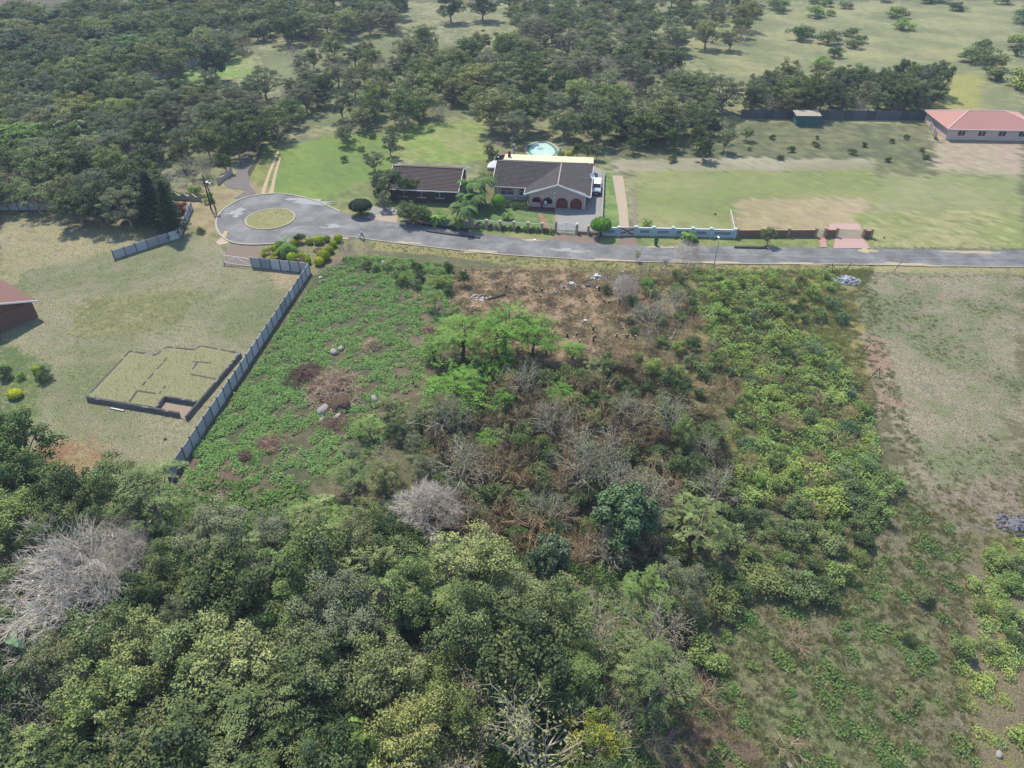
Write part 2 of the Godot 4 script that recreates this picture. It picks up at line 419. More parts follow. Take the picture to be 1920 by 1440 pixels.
	zone([Vector2(45.07, -48.01), Vector2(50.64, -48.69), Vector2(35.69, -21.63), Vector2(33.12, -21.63), Vector2(37.37, -34.25)], lin(128, 116, 90), lin(112, 112, 60), 0.8)
	zones_done = true
var zones_done := false

func make_ground():
	make_zones()
	var m := StandardMaterial3D.new()
	m.vertex_color_use_as_albedo = true
	m.albedo_texture = grain_tex
	m.uv1_triplanar = true
	m.uv1_world_triplanar = true
	m.uv1_scale = Vector3.ONE * 0.13
	m.normal_enabled = true
	m.normal_texture = grain_normal
	m.normal_scale = 0.9
	m.roughness = 0.95
	var am := ArrayMesh.new()
	ground_patch(-91.0, 91.0, -112.0, -14.0, 0.35, am, m)
	ground_patch(-260.0, 260.0, -440.0, -112.0, 1.0, am, m)
	var far := MB.new()
	var gcol := lin(112, 110, 76)
	for r in [[-900, 900, -1400, -440.0], [-900, -260, -440, -112.0], [260, 900, -440, -112.0], [-900, -91.0, -112, 200.0], [91, 900, -112, 200.0], [-91.0, 91, -14, 200.0]]:
		far.quad(Vector3(r[0], 0, r[2]), Vector3(r[1], 0, r[2]), Vector3(r[1], 0, r[3]), Vector3(r[0], 0, r[3]), gcol)
	var fm := far.mesh(m)
	am.add_surface_from_arrays(Mesh.PRIMITIVE_TRIANGLES, fm.surface_get_arrays(0))
	am.surface_set_material(2, m)
	var o := MeshInstance3D.new()
	o.name = "ground"
	o.mesh = am
	add_child(o)
	tag(o, "grassy and earthy ground under the plots and gardens", "ground", "", "structure")

# ---------------------------------------------------------------- road, kerbs, drives
var road_poly: PackedVector2Array
var island_line: PackedVector2Array
func make_roads():
	var asphalt := StandardMaterial3D.new()
	asphalt.albedo_texture = patch_tex
	asphalt.albedo_color = Color(0.49, 0.485, 0.48)
	asphalt.uv1_triplanar = true
	asphalt.uv1_world_triplanar = true
	asphalt.uv1_scale = Vector3.ONE * 0.03
	asphalt.roughness = 0.85
	asphalt.normal_enabled = true
	asphalt.normal_texture = grain_normal
	asphalt.normal_scale = 0.3
	mats.asphalt = asphalt
	var south := [Vector2(-35.03, -112.97), Vector2(-28.93, -113.97), Vector2(-23.30, -112.57), Vector2(-15.93, -110.62), Vector2(-9.64, -109.10), Vector2(-0.87, -107.23), Vector2(11.98, -105.60), Vector2(20.44, -104.88), Vector2(37.29, -104.17), Vector2(54.18, -103.99), Vector2(66.64, -103.47), Vector2(80.70, -103.12)]
	var ring := [Vector2(-30.74, -123.79), Vector2(-35.50, -128.22), Vector2(-40.06, -130.89), Vector2(-44.38, -132.13), Vector2(-49.07, -130.89), Vector2(-51.28, -128.22), Vector2(-52.50, -124.25), Vector2(-52.13, -119.81), Vector2(-50.20, -115.18), Vector2(-47.31, -111.98), Vector2(-43.85, -110.82), Vector2(-39.08, -111.20)]
	var north := [Vector2(83.90, -108.91), Vector2(60.52, -109.29), Vector2(38.83, -110.24), Vector2(20.35, -110.62), Vector2(8.05, -112.38), Vector2(-1.81, -114.17), Vector2(-10.10, -116.42), Vector2(-18.65, -118.94), Vector2(-24.51, -120.67)]
	var lp := []
	lp.append_array(north); lp.append_array(ring); lp.append_array(south)
	road_poly = smooth_line(lp, false, 4)
	road_poly.append(Vector2(130, road_poly[-1].y - 0.4)); road_poly.append(Vector2(130, road_poly[0].y + 0.2))
	# island of the turning circle
	var ic: Vector2 = Vector2(-42.76, -120.89)
	island_line = PackedVector2Array()
	for i in 40:
		var a := TAU * i / 40
		island_line.append(ic + Vector2(cos(a), sin(a)) * 4.25)
	var b := MB.new()
	b.slab(road_poly, 0.0, 0.07)
	var road := single("road", b, asphalt, "worn grey asphalt street ending in a round turning circle", "road", "", "structure")
	road_wear(road)
	var conc := mat(182, 172, 148, 0.9, 0.5)
	b = MB.new()
	strip(b, island_line, -0.12, 0.14, 0.0, 0.19, true)
	single("island_kerb", b, conc, "pale round kerb of the turning circle's grass island", "kerb", "", "structure")
	b = MB.new()
	var isl := offset_line(island_line, 0.10, true)
	b.slab(isl, 0.0, 0.13)
	var im := mat(146, 142, 92, 0.95, 0.2)
	single("island_lawn", b, im, "round dry grass island inside the turning circle", "lawn", "", "structure")
	b = MB.new()
	var rl := smooth_line(ring, false, 4)
	strip(b, rl, -0.30, 0.02, 0.0, 0.17)
	single("circle_kerb", b, conc, "beige concrete kerb around the outside of the turning circle", "kerb", "", "structure")
	b = MB.new()
	var sl := smooth_line(south, false, 4)
	strip(b, sl, -0.2, 0.02, 0.0, 0.13)
	single("street_kerb", b, conc, "low pale kerb along the street's bush side", "kerb", "", "structure")
	# drives
	var dark := mat(128, 112, 96, 0.9, 0.25)
	var grey := mat(150, 148, 144, 0.85, 0.2)
	drive([Vector2(-47.25, -111.20), Vector2(-43.30, -110.43), Vector2(-38.80, -110.82), Vector2(-39.81, -108.91), Vector2(-39.98, -105.96), Vector2(-41.16, -103.47), Vector2(-45.72, -103.47), Vector2(-46.21, -105.60)], dark, "brown_driveway", "brown paved driveway from the turning circle to the metal gate")
	drive([Vector2(-25.64, -120.67), Vector2(-25.61, -122.89), Vector2(-20.49, -122.44), Vector2(-19.92, -117.88), Vector2(-24.41, -120.02)], mat(176, 160, 138, 0.9, 0.3), "concrete_driveway", "short pale concrete driveway beside the round dark bush")
	drive([Vector2(-25.80, -122.89), Vector2(-25.61, -126.09), Vector2(-20.91, -125.86), Vector2(-20.51, -122.67)], grey, "garage_apron", "grey concrete apron behind the short pale driveway")
	drive([Vector2(6.80, -112.38), Vector2(7.57, -115.39), Vector2(10.92, -114.98), Vector2(14.70, -114.57), Vector2(14.88, -110.82), Vector2(11.55, -111.20)], dark, "street_driveway", "stained brown driveway between street and arched white gate")
	drive([Vector2(7.79, -126.09), Vector2(12.85, -124.71), Vector2(14.94, -129.91), Vector2(16.75, -145.90), Vector2(18.27, -143.60), Vector2(15.92, -121.55), Vector2(15.02, -116.00), Vector2(7.71, -116.42)], grey, "house_driveway", "stained grey concrete driveway in front of the red garage doors")
	drive([Vector2(17.34, -110.62), Vector2(18.40, -114.37), Vector2(20.85, -114.37), Vector2(20.85, -110.43)], dark, "patterned_gate_driveway", "dark driveway below the brown and white patterned gate")
	drive([Vector2(19.90, -140.80), Vector2(22.02, -140.80), Vector2(21.12, -126.80), Vector2(20.61, -121.11), Vector2(20.09, -115.59), Vector2(18.50, -116.00), Vector2(19.16, -123.34)], mat(182, 164, 140, 0.9, 0.3), "garden_drive", "weathered brown drive running up behind the patterned gate")
	drive([Vector2(20.64, -115.59), Vector2(22.71, -129.91), Vector2(23.20, -129.91), Vector2(21.28, -115.59)], mat(134, 122, 114, 0.9, 0.3), "wheel_track", "narrow brown wheel track beside the long pale lawn")
	drive([Vector2(-46.64, -131.88), Vector2(-47.51, -132.13), Vector2(-48.29, -138.08), Vector2(-49.05, -144.17), Vector2(-49.75, -150.67), Vector2(-50.03, -154.42), Vector2(-49.50, -154.10), Vector2(-48.95, -148.85), Vector2(-48.21, -142.19), Vector2(-47.42, -136.76)], mat(186, 164, 130, 0.9, 0.3), "wheel_strip", "left concrete wheel strip climbing the green lawn")
	drive([Vector2(-45.93, -131.88), Vector2(-45.02, -131.88), Vector2(-46.31, -138.08), Vector2(-47.32, -144.17), Vector2(-48.22, -150.37), Vector2(-48.69, -150.67), Vector2(-47.86, -144.17), Vector2(-46.80, -137.55)], mat(186, 164, 130, 0.9, 0.3), "wheel_strip", "right concrete wheel strip climbing the green lawn")
	drive([Vector2(-51.79, -129.91), Vector2(-50.67, -133.65), Vector2(-54.31, -134.93), Vector2(-55.91, -136.76), Vector2(-55.05, -140.80), Vector2(-56.53, -152.53), Vector2(-57.85, -164.09), Vector2(-56.25, -163.05), Vector2(-54.32, -149.46), Vector2(-51.14, -136.76), Vector2(-48.49, -132.38), Vector2(-50.29, -129.91)], mat(118, 110, 106, 0.95, 0.3), "side_lane", "narrow dark tar lane leading away left of the wheel strips")
	drive([Vector2(51.98, -113.97), Vector2(52.98, -113.97), Vector2(52.09, -110.05), Vector2(50.95, -110.05)], mat(186, 142, 132, 0.9, 0.5), "brick_path", "narrow red brick path from small gate to street")
	drive([Vector2(54.78, -113.97), Vector2(59.23, -113.77), Vector2(59.09, -109.67), Vector2(53.02, -109.67)], mat(192, 156, 148, 0.9, 0.5), "brick_driveway", "wide red brick driveway fanning out to the street")
	drive([Vector2(54.50, -116.83), Vector2(55.59, -118.94), Vector2(60.81, -118.94), Vector2(60.05, -116.42)], mat(192, 160, 150, 0.9, 0.5), "brick_court", "red brick paving inside the wide gate")
	drive([Vector2(4.50, -123.34), Vector2(5.36, -123.34), Vector2(6.12, -120.46), Vector2(6.70, -116.42), Vector2(5.71, -116.83), Vector2(4.98, -120.02)], mat(150, 116, 92, 0.95, 0.4), "garden_path", "curved red earth path across the front lawn")
	drive([Vector2(2.90, -124.71), Vector2(7.70, -124.02), Vector2(7.79, -125.98), Vector2(3.03, -126.56)], mat(96, 62, 54, 0.8, 0.4), "porch_step", "dark red porch step below the arches", 0.14)
	drive([Vector2(-49.57, -111.79), Vector2(-49.00, -113.97), Vector2(-47.19, -111.59), Vector2(-48.55, -110.82)], mat(190, 172, 150, 0.9, 0.4), "kerb_slab", "broken pale concrete slab beside the circle's kerb")
func blotch(c: Vector2, rx: float, rz: float, turn: float, wob := 0.35) -> PackedVector2Array:
	var o := PackedVector2Array()
	var n := 22
	for i in n:
		var a := TAU * i / n
		var f := 1.0 + wob * noise_c.get_noise_2d(c.x * 3.0 + cos(a) * 1.3, c.y * 3.0 + sin(a) * 1.3) * 2.0
		o.append(c + Vector2(cos(a) * rx * f, sin(a) * rz * f).rotated(turn))
	return o
func road_wear(road: Node3D):
	var sand := mat(188, 170, 136, 0.95, 0.5)
	var dark := mat(112, 112, 116, 0.9, 0.35); var pale := mat(164, 164, 166, 0.9, 0.3)
	var k := 0
	# sand washed over the edges, tar repairs and a grey worn patch on the circle
	for q in [[Vector2(-5.23, -108.35), 3.0, 0.5], [Vector2(16.24, -105.42), 4.0, 0.4], [Vector2(31.47, -104.70), 5.0, 0.45], [Vector2(45.82, -104.35), 4.0, 0.4], [Vector2(58.18, -108.91), 1.3, 0.7], [Vector2(62.72, -104.17), 5.0, 0.5], [Vector2(75.74, -108.16), 4.0, 0.4], [Vector2(-17.81, -111.59), 2.4, 0.4], [Vector2(-28.82, -113.37), 2.0, 0.35], [Vector2(-38.96, -120.02), 0.9, 0.5], [Vector2(-38.38, -118.73), 0.5, 0.3], [Vector2(-49.07, -114.78), 0.5, 1.6], [Vector2(25.12, -110.05), 2.6, 0.35], [Vector2(3.58, -112.57), 2.0, 0.3]]:
		var b := MB.new(); b.slab(blotch(q[0], q[1], q[2], 0.06, 0.5), 0.05, 0.074 + 0.001 * (k % 3)); part("sand_patch", b, sand, road); k += 1
	for q in [[Vector2(-35.91, -118.94), 3.2, 1.2, dark], [Vector2(-36.44, -127.98), 3.6, 0.9, pale], [Vector2(-39.67, -129.18), 2.6, 0.8, pale], [Vector2(-21.23, -117.25), 3.0, 0.7, dark], [Vector2(-7.16, -112.38), 4.0, 0.6, dark], [Vector2(24.26, -107.42), 4.5, 0.7, dark], [Vector2(51.60, -106.32), 3.5, 0.8, dark], [Vector2(-49.34, -123.34), 1.6, 1.4, pale], [Vector2(-31.50, -117.88), 3.0, 0.6, pale], [Vector2(8.75, -108.91), 3.2, 0.5, pale]]:
		var b := MB.new(); b.slab(blotch(q[0], q[1], q[2], 0.12, 0.6), 0.05, 0.0785 + 0.001 * (k % 3)); part("worn_patch", b, q[3], road); k += 1
	for q in [[Vector2(26.89, -107.60), Vector2(39.75, -107.05)], [Vector2(41.48, -107.05), Vector2(60.20, -106.32)], [Vector2(63.64, -106.32), Vector2(81.50, -105.96)], [Vector2(16.56, -108.35), Vector2(25.19, -107.79)]]:
		var l := []
		for i in 9: l.append(q[0].lerp(q[1], i / 8.0) + Vector2(0, rng.randf_range(-0.2, 0.2)))
		var b := MB.new(); strip(b, PV(l), -0.05, 0.05, 0.06, 0.0845); part("crack_line", b, pale, road)
func drive(pts: Array, m: Material, called: String, label: String, h := 0.062):
	var b := MB.new()
	b.slab(PV(pts), 0.0, h)
	single(called, b, m, label, "paving", "", "structure")

# ---------------------------------------------------------------- building helpers
func roof_plane(b: MB, pts: Array, course := 0.36, lift := 0.06):
	# pts: convex polygon, the first edge is the eave
	var u: Vector3 = (pts[1] - pts[0]).normalized()
	var nn: Vector3 = u.cross(pts[2] - pts[0]).normalized()
	if nn.y < 0: nn = -nn
	var w := nn.cross(u).normalized()
	if (pts[2] - pts[0]).dot(w) < 0: w = -w
	var flat := PackedVector2Array()
	for p in pts: flat.append(Vector2((p - pts[0]).dot(u), (p - pts[0]).dot(w)))
	var bx := poly_box(flat)
	var k := 0.0
	while k < bx.end.y - 0.02:
		var rect := PV([Vector2(bx.position.x - 1, k), Vector2(bx.end.x + 1, k), Vector2(bx.end.x + 1, k + course), Vector2(bx.position.x - 1, k + course)])
		for q in Geometry2D.intersect_polygons(flat, rect):
			var t := Geometry2D.triangulate_polygon(q)
			var pt := []
			var x0 := 1e9; var x1 := -1e9
			for e in q:
				pt.append(pts[0] + u * e.x + w * e.y + nn * (lift * (1.0 - (e.y - k) / course) + 0.01))
				if e.y < k + 0.02:
					x0 = minf(x0, e.x); x1 = maxf(x1, e.x)
			for i in range(0, t.size(), 3):
				var n2: Vector3 = (pt[t[i + 2]] - pt[t[i]]).cross(pt[t[i + 1]] - pt[t[i]])
				if n2.dot(nn) >= 0: b.tri(pt[t[i]], pt[t[i + 1]], pt[t[i + 2]])
				else: b.tri(pt[t[i]], pt[t[i + 2]], pt[t[i + 1]])
			if x1 > x0:
				var a: Vector3 = pts[0] + u * x0 + w * k
				var c: Vector3 = pts[0] + u * x1 + w * k
				b.quad(a, a + nn * (lift + 0.01), c + nn * (lift + 0.01), c)
		k += course
func arc_pts(cx: float, y: float, r: float, ry: float, seg := 12) -> PackedVector2Array:
	var o := PackedVector2Array()
	for i in seg + 1:
		var a := PI - PI * i / seg
		o.append(Vector2(cx + cos(a) * r, y + sin(a) * ry))
	return o
# wall in local x,y with a top line and arched openings [x0, x1, sill, spring, rise]
func arch_wall(b: MB, x0: float, x1: float, top: Callable, apex: float, openings: Array, z0: float, z1: float):
	var x := x0
	var cuts := openings.duplicate()
	cuts.append([x1, x1, 0, 0, 0])
	for o in cuts:
		if o[0] > x + 0.001:
			var p := [Vector2(x, 0), Vector2(o[0], 0), Vector2(o[0], top.call(o[0]))]
			if apex > x and apex < o[0]: p.append(Vector2(apex, top.call(apex)))
			p.append(Vector2(x, top.call(x)))
			b.ext(PV(p), z0, z1)
		if o[1] > o[0]:
			if o[2] > 0.01: b.ext(PV([Vector2(o[0], 0), Vector2(o[1], 0), Vector2(o[1], o[2]), Vector2(o[0], o[2])]), z0, z1)
			var arc := arc_pts((o[0] + o[1]) * 0.5, o[3], (o[1] - o[0]) * 0.5, o[4])
			var pp := []
			for e in arc: pp.append(e)
			pp.append(Vector2(o[1], top.call(o[1])))
			if apex > o[0] and apex < o[1]: pp.append(Vector2(apex, top.call(apex)))
			pp.append(Vector2(o[0], top.call(o[0])))
			b.ext(PV(pp), z0, z1)
		x = o[1]
func arch_panel(b: MB, o: Array, z0: float, z1: float):
	var p := [Vector2(o[0], o[2]), Vector2(o[1], o[2])]
	var arc := arc_pts((o[0] + o[1]) * 0.5, o[3], (o[1] - o[0]) * 0.5, o[4])
	for i in range(arc.size() - 1, -1, -1): p.append(arc[i])
	b.ext(PV(p), z0, z1)
func boxpart(called: String, o: Vector3, s: Vector3, m: Material, parent: Node3D, B := Basis()) -> MeshInstance3D:
	var b := MB.new()
	b.box(o, s, Color.WHITE, B)
	return part(called, b, m, parent)

func make_main_house():
	var wallm := mat(206, 184, 174, 0.9, 0.4)
	var white := mat(226, 228, 230, 0.6)
	var tile := mat(76, 70, 69, 0.92, 0.8)
	tile.albedo_texture = patch_tex; tile.uv1_scale = Vector3.ONE * 0.12
	var h := thing("house", Vector2(3.09, -126.02), -0.1156, "pinkish grey bungalow with brown tiled roof and two red arched garage doors", "house")
	# walls
	var top := func(x): return 2.55 + 2.05 * (1.0 - absf(x - 5.15) / 6.1)
	var ops := [[0.55, 2.15, 0.95, 1.3, 0.75], [2.6, 4.25, 0.75, 1.25, 0.8], [4.9, 7.05, 0.0, 1.05, 1.05], [7.45, 9.6, 0.0, 1.05, 1.05]]
	var b := MB.new()
	arch_wall(b, 0.0, 10.15, top, 5.15, ops, -0.25, 0.0)
	part("wall", b, wallm, h)
	var flat := func(_x): return 2.62
	var win := [[-5.5, -3.3, 0.75, 1.75, 0.5], [-2.1, -0.25, 0.75, 1.75, 0.5]]
	b = MB.new()
	arch_wall(b, -6.75, 0.0, flat, 99.0, win, -3.3, -3.05)
	part("wall", b, wallm, h)
	b = MB.new()
	b.box(Vector3(-6.63, 1.3, -9.6), Vector3(0.25, 2.6, 12.6))
	b.box(Vector3(10.03, 1.3, -7.9), Vector3(0.24, 2.6, 15.3))
	b.box(Vector3(1.7, 1.3, -15.8), Vector3(16.4, 2.6, 0.25))
	b.box(Vector3(0.1, 1.3, -1.7), Vector3(0.2, 2.6, 2.8))
	b.box(Vector3(4.55, 1.3, -1.7), Vector3(0.2, 2.6, 2.9))
	b.box(Vector3(2.3, 1.3, -3.2), Vector3(4.3, 2.6, 0.2))
	b.tri(Vector3(-6.75, 2.6, -3.1), Vector3(-6.75, 4.6, -9.8), Vector3(-6.75, 2.6, -15.9))
	part("wall", b, wallm, h)
	# garage doors with horizontal boards
	var red := mat(120, 50, 44, 0.6, 0.3)
	for i in [2, 3]:
		b = MB.new()
		arch_panel(b, ops[i], -0.22, -0.17)
		var d := part("garage_door", b, red, h)
		for k in 6:
			var y := 0.12 + k * 0.32
			var r: float = 1.03 if y < 1.05 else sqrt(maxf(0.0, 1.05 * 1.05 - (y - 1.05) * (y - 1.05)))
			var cx: float = (ops[i][0] + ops[i][1]) * 0.5
			boxpart("board", Vector3(cx, y + 0.0, -0.16), Vector3(2.0 * r - 0.08, 0.25, 0.03), red, d)
	# windows of the left wing: timber arch, frame, curtained pane
	var timber := mat(150, 104, 52, 0.6)
	var glass := mat(46, 52, 74, 0.12)
	for w in win:
		b = MB.new()
		arch_panel(b, w, -3.22, -3.20)
		var wn := part("window", b, glass, h)
		b = MB.new()
		b.ext(PV([Vector2(w[0] + 0.1, 1.85), Vector2(w[1] - 0.1, 1.85), Vector2(w[1] - 0.45, 2.18), Vector2(w[0] + 0.45, 2.18)]), -3.2, -3.15)
		part("timber_head", b, timber, wn)
		b = MB.new()
		var cx: float = (w[0] + w[1]) * 0.5
		b.box(Vector3(cx, 1.25, -3.16), Vector3(0.05, 1.1, 0.05)); b.box(Vector3(cx, 1.6, -3.16), Vector3(w[1] - w[0] - 0.1, 0.05, 0.05))
		b.box(Vector3(cx, 0.78, -3.08), Vector3(w[1] - w[0] + 0.1, 0.08, 0.16))
		part("frame", b, white, wn)
		b = MB.new()
		for s in 5: b.box(Vector3(w[0] + 0.25 + s * (w[1] - w[0] - 0.5) / 4.0, 1.2, -3.18), Vector3(0.2, 0.8, 0.02))
		part("curtain", b, mat(112, 100, 148, 0.8) if w[0] < -3 else mat(44, 96, 128, 0.8), wn)
	# dim windows at the back of the porch
	for w in [[0.7, 2.0, 1.0, 2.2], [2.8, 4.2, 0.9, 2.1]]:
		b = MB.new()
		b.box(Vector3((w[0] + w[1]) * 0.5, (w[2] + w[3]) * 0.5, -3.08), Vector3(w[1] - w[0], w[3] - w[2], 0.04))
		var pw := part("window", b, glass, h)
		boxpart("sill", Vector3((w[0] + w[1]) * 0.5, w[2] - 0.05, -3.0), Vector3(w[1] - w[0] + 0.2, 0.07, 0.15), white, pw)
	boxpart("porch_floor", Vector3(2.3, 0.08, -1.7), Vector3(4.2, 0.16, 2.8), mat(110, 66, 56, 0.7, 0.4), h)
	# roof
	var e := 2.5; var r := 4.62
	var planes := [
		[Vector3(-7.15, e, -2.75), Vector3(-0.85, e, -2.75), Vector3(5.2, r, -9.8), Vector3(-7.15, r, -9.8)],
		[Vector3(-0.9, e, 0.35), Vector3(-0.9, e, -2.75), Vector3(5.15, r, -9.8), Vector3(5.15, r, 0.35)],
		[Vector3(11.05, e, 0.35), Vector3(11.1, e, -16.3), Vector3(5.2, r, -9.8), Vector3(5.15, r, 0.35)],
		[Vector3(11.1, e, -16.3), Vector3(-7.15, e, -16.3), Vector3(-7.15, r, -9.8), Vector3(5.2, r, -9.8)]]
	b = MB.new()
	for p in planes: roof_plane(b, p)
	var rf := part("roof", b, tile, h)
	b = MB.new()
	b.tube([Vector3(-7.15, r + 0.04, -9.8), Vector3(5.2, r + 0.04, -9.8)], [0.11, 0.11], 6)
	b.tube([Vector3(5.2, r + 0.04, -9.8), Vector3(11.1, e + 0.04, -16.3)], [0.1, 0.1], 6)
	part("ridge_tiles", b, mat(126, 112, 102, 0.8, 0.8), rf)
	b = MB.new()
	b.tube([Vector3(5.15, r + 0.05, -9.8), Vector3(5.15, r + 0.05, 0.3)], [0.12, 0.12], 6)
	part("ridge_tiles", b, mat(190, 172, 160, 0.8, 0.8), rf)
	b = MB.new()
	b.bar(Vector3(-0.95, e - 0.02, 0.38), Vector3(5.15, r - 0.02, 0.38), 0.07, 0.26)
	b.bar(Vector3(5.15, r - 0.02, 0.381), Vector3(11.1, e - 0.02, 0.381), 0.07, 0.26)
	part("bargeboard", b, white, rf)
	b = MB.new()
	b.bar(Vector3(-7.2, e + 0.03, -2.75), Vector3(-7.2, r + 0.03, -9.8), 0.08, 0.2)
	b.bar(Vector3(11.12, e - 0.02, 0.3), Vector3(11.16, e - 0.02, -16.3), 0.1, 0.14)
	b.bar(Vector3(-7.15, e - 0.04, -2.7), Vector3(-0.9, e - 0.04, -2.7), 0.1, 0.13)
	b.bar(Vector3(-0.95, e - 0.02, -2.7), Vector3(-0.95, e - 0.02, 0.3), 0.08, 0.13)
	part("gutter", b, mat(214, 200, 196, 0.6), rf)
	for x in [-6.2, -2.75]:
		b = MB.new(); b.tube([Vector3(x, 0.1, -2.98), Vector3(x, 2.5, -2.98)], [0.05, 0.05], 6)
		part("downpipe", b, white, h)
	b = MB.new(); b.tube([Vector3(10.1, 0.1, 0.06), Vector3(10.1, 2.5, 0.06)], [0.05, 0.05], 6)
	part("downpipe", b, white, h)
	for q in [[4.55, 2.95, 0.16], [2.38, 2.2, 0.12], [4.58, 1.95, 0.12]]:
		b = MB.new(); b.ball(Vector3(q[0], q[1], 0.04), Vector3(q[2], q[2], 0.07), 8, 6)
		part("wall_light", b, white, h)
	# cream sheet roof of the back verandah
	b = MB.new()
	for i in 22:
		var x := -6.6 + i * 0.805
		b.quad(Vector3(x, 2.98, -15.0), Vector3(x + 0.40, 3.03, -15.0), Vector3(x + 0.40, 2.72, -19.0), Vector3(x, 2.67, -19.0))
		b.quad(Vector3(x + 0.40, 3.03, -15.0), Vector3(x + 0.805, 2.98, -15.0), Vector3(x + 0.805, 2.67, -19.0), Vector3(x + 0.40, 2.72, -19.0))
	b.box(Vector3(2.25, 2.86, -14.98), Vector3(17.7, 0.22, 0.06))
	part("verandah_roof", b, mat(226, 214, 178, 0.7, 0.3), h)
	b = MB.new()
	for x in [-6.4, 0.0, 5.5, 10.9]: b.box(Vector3(x, 1.32, -18.8), Vector3(0.12, 2.64, 0.12))
	part("verandah_posts", b, white, h)
	b = MB.new(); b.box(Vector3(-5.6, 3.3, -16.9), Vector3(0.5, 1.0, 0.5)); b.box(Vector3(-5.6, 3.9, -16.9), Vector3(0.3, 0.3, 0.3))
	part("chimney", b, mat(96, 62, 54, 0.9, 0.5), h)

func frame_at(local: Vector3) -> Vector3:
	return Transform3D(Basis(Vector3.UP, -0.1156), Vector3(3.09, 0, -126.02)) * local

func gable_house(called: String, at: Vector2, turn: float, w: float, d: float, eh: float, rh: float, wall: Material, roof: Material, label: String, hip := false, windows := 2, door: Material = null) -> Node3D:
	# front at local z = 0, x from 0 to w, ridge along x
	var h := thing(called, at, turn, label, "house")
	var b := MB.new()
	b.box(Vector3(w * 0.5, eh * 0.5, -0.12), Vector3(w, eh, 0.24)); b.box(Vector3(w * 0.5, eh * 0.5, -d + 0.12), Vector3(w, eh, 0.24))
	for x in [0.12, w - 0.12]:
		b.box(Vector3(x, eh * 0.5, -d * 0.5), Vector3(0.24, eh, d - 0.48))
		if not hip: b.tri(Vector3(x, eh, 0), Vector3(x, rh - 0.1, -d * 0.5), Vector3(x, eh, -d))
	part("wall", b, wall, h)
	var o := 0.55
	b = MB.new()
	var i := d * 0.5 if hip else -o
	roof_plane(b, [Vector3(-o, eh - 0.12, o), Vector3(w + o, eh - 0.12, o), Vector3(w - i, rh, -d * 0.5), Vector3(i, rh, -d * 0.5)])
	roof_plane(b, [Vector3(w + o, eh - 0.12, -d - o), Vector3(-o, eh - 0.12, -d - o), Vector3(i, rh, -d * 0.5), Vector3(w - i, rh, -d * 0.5)])
	if hip:
		roof_plane(b, [Vector3(w + o, eh - 0.12, o), Vector3(w + o, eh - 0.12, -d - o), Vector3(w - i, rh, -d * 0.5)])
		roof_plane(b, [Vector3(-o, eh - 0.12, -d - o), Vector3(-o, eh - 0.12, o), Vector3(i, rh, -d * 0.5)])
	var rf := part("roof", b, roof, h)
	var white := mat(224, 222, 220, 0.7)
	b = MB.new()
	b.tube([Vector3(i, rh + 0.04, -d * 0.5), Vector3(w - i, rh + 0.04, -d * 0.5)], [0.12, 0.12], 6)
	if hip:
		for q in [[w - i, w + o, o], [w - i, w + o, -d - o], [i, -o, o], [i, -o, -d - o]]:
			b.tube([Vector3(q[0], rh + 0.04, -d * 0.5), Vector3(q[1], eh - 0.06, q[2])], [0.12, 0.12], 6)
	part("ridge_tiles", b, mat(206, 176, 166, 0.8) if hip else roof, rf)
	b = MB.new()
	b.bar(Vector3(-o, eh - 0.14, o + 0.03), Vector3(w + o, eh - 0.14, o + 0.03), 0.1, 0.14)
	if not hip:
		for x in [-o - 0.03, w + o + 0.03]:
			b.bar(Vector3(x, eh - 0.1, o), Vector3(x, rh, -d * 0.5), 0.08, 0.22); b.bar(Vector3(x, eh - 0.1, -d - o), Vector3(x, rh, -d * 0.5 - 0.01), 0.08, 0.22)
	part("bargeboard", b, white, rf)
	var glass := mat(40, 46, 58, 0.15)
	for k in windows:
		var x := w * (k + 0.7) / (windows + 0.6)
		var wn := boxpart("window", Vector3(x, 1.5, 0.0), Vector3(1.5, 1.1, 0.04), glass, h)
		b = MB.new()
		b.box(Vector3(x, 0.92, 0.05), Vector3(1.7, 0.07, 0.12)); b.box(Vector3(x, 1.5, 0.03), Vector3(0.06, 1.06, 0.05)); b.box(Vector3(x, 2.07, 0.03), Vector3(1.6, 0.06, 0.06))
		part("frame", b, white, wn)
	if door:
		var dr := boxpart("door", Vector3(w * 0.62, 1.02, 0.01), Vector3(1.6, 2.0, 0.06), door, h)
		boxpart("handle", Vector3(w * 0.62 + 0.6, 1.0, 0.06), Vector3(0.12, 0.03, 0.05), white, dr)
	return h

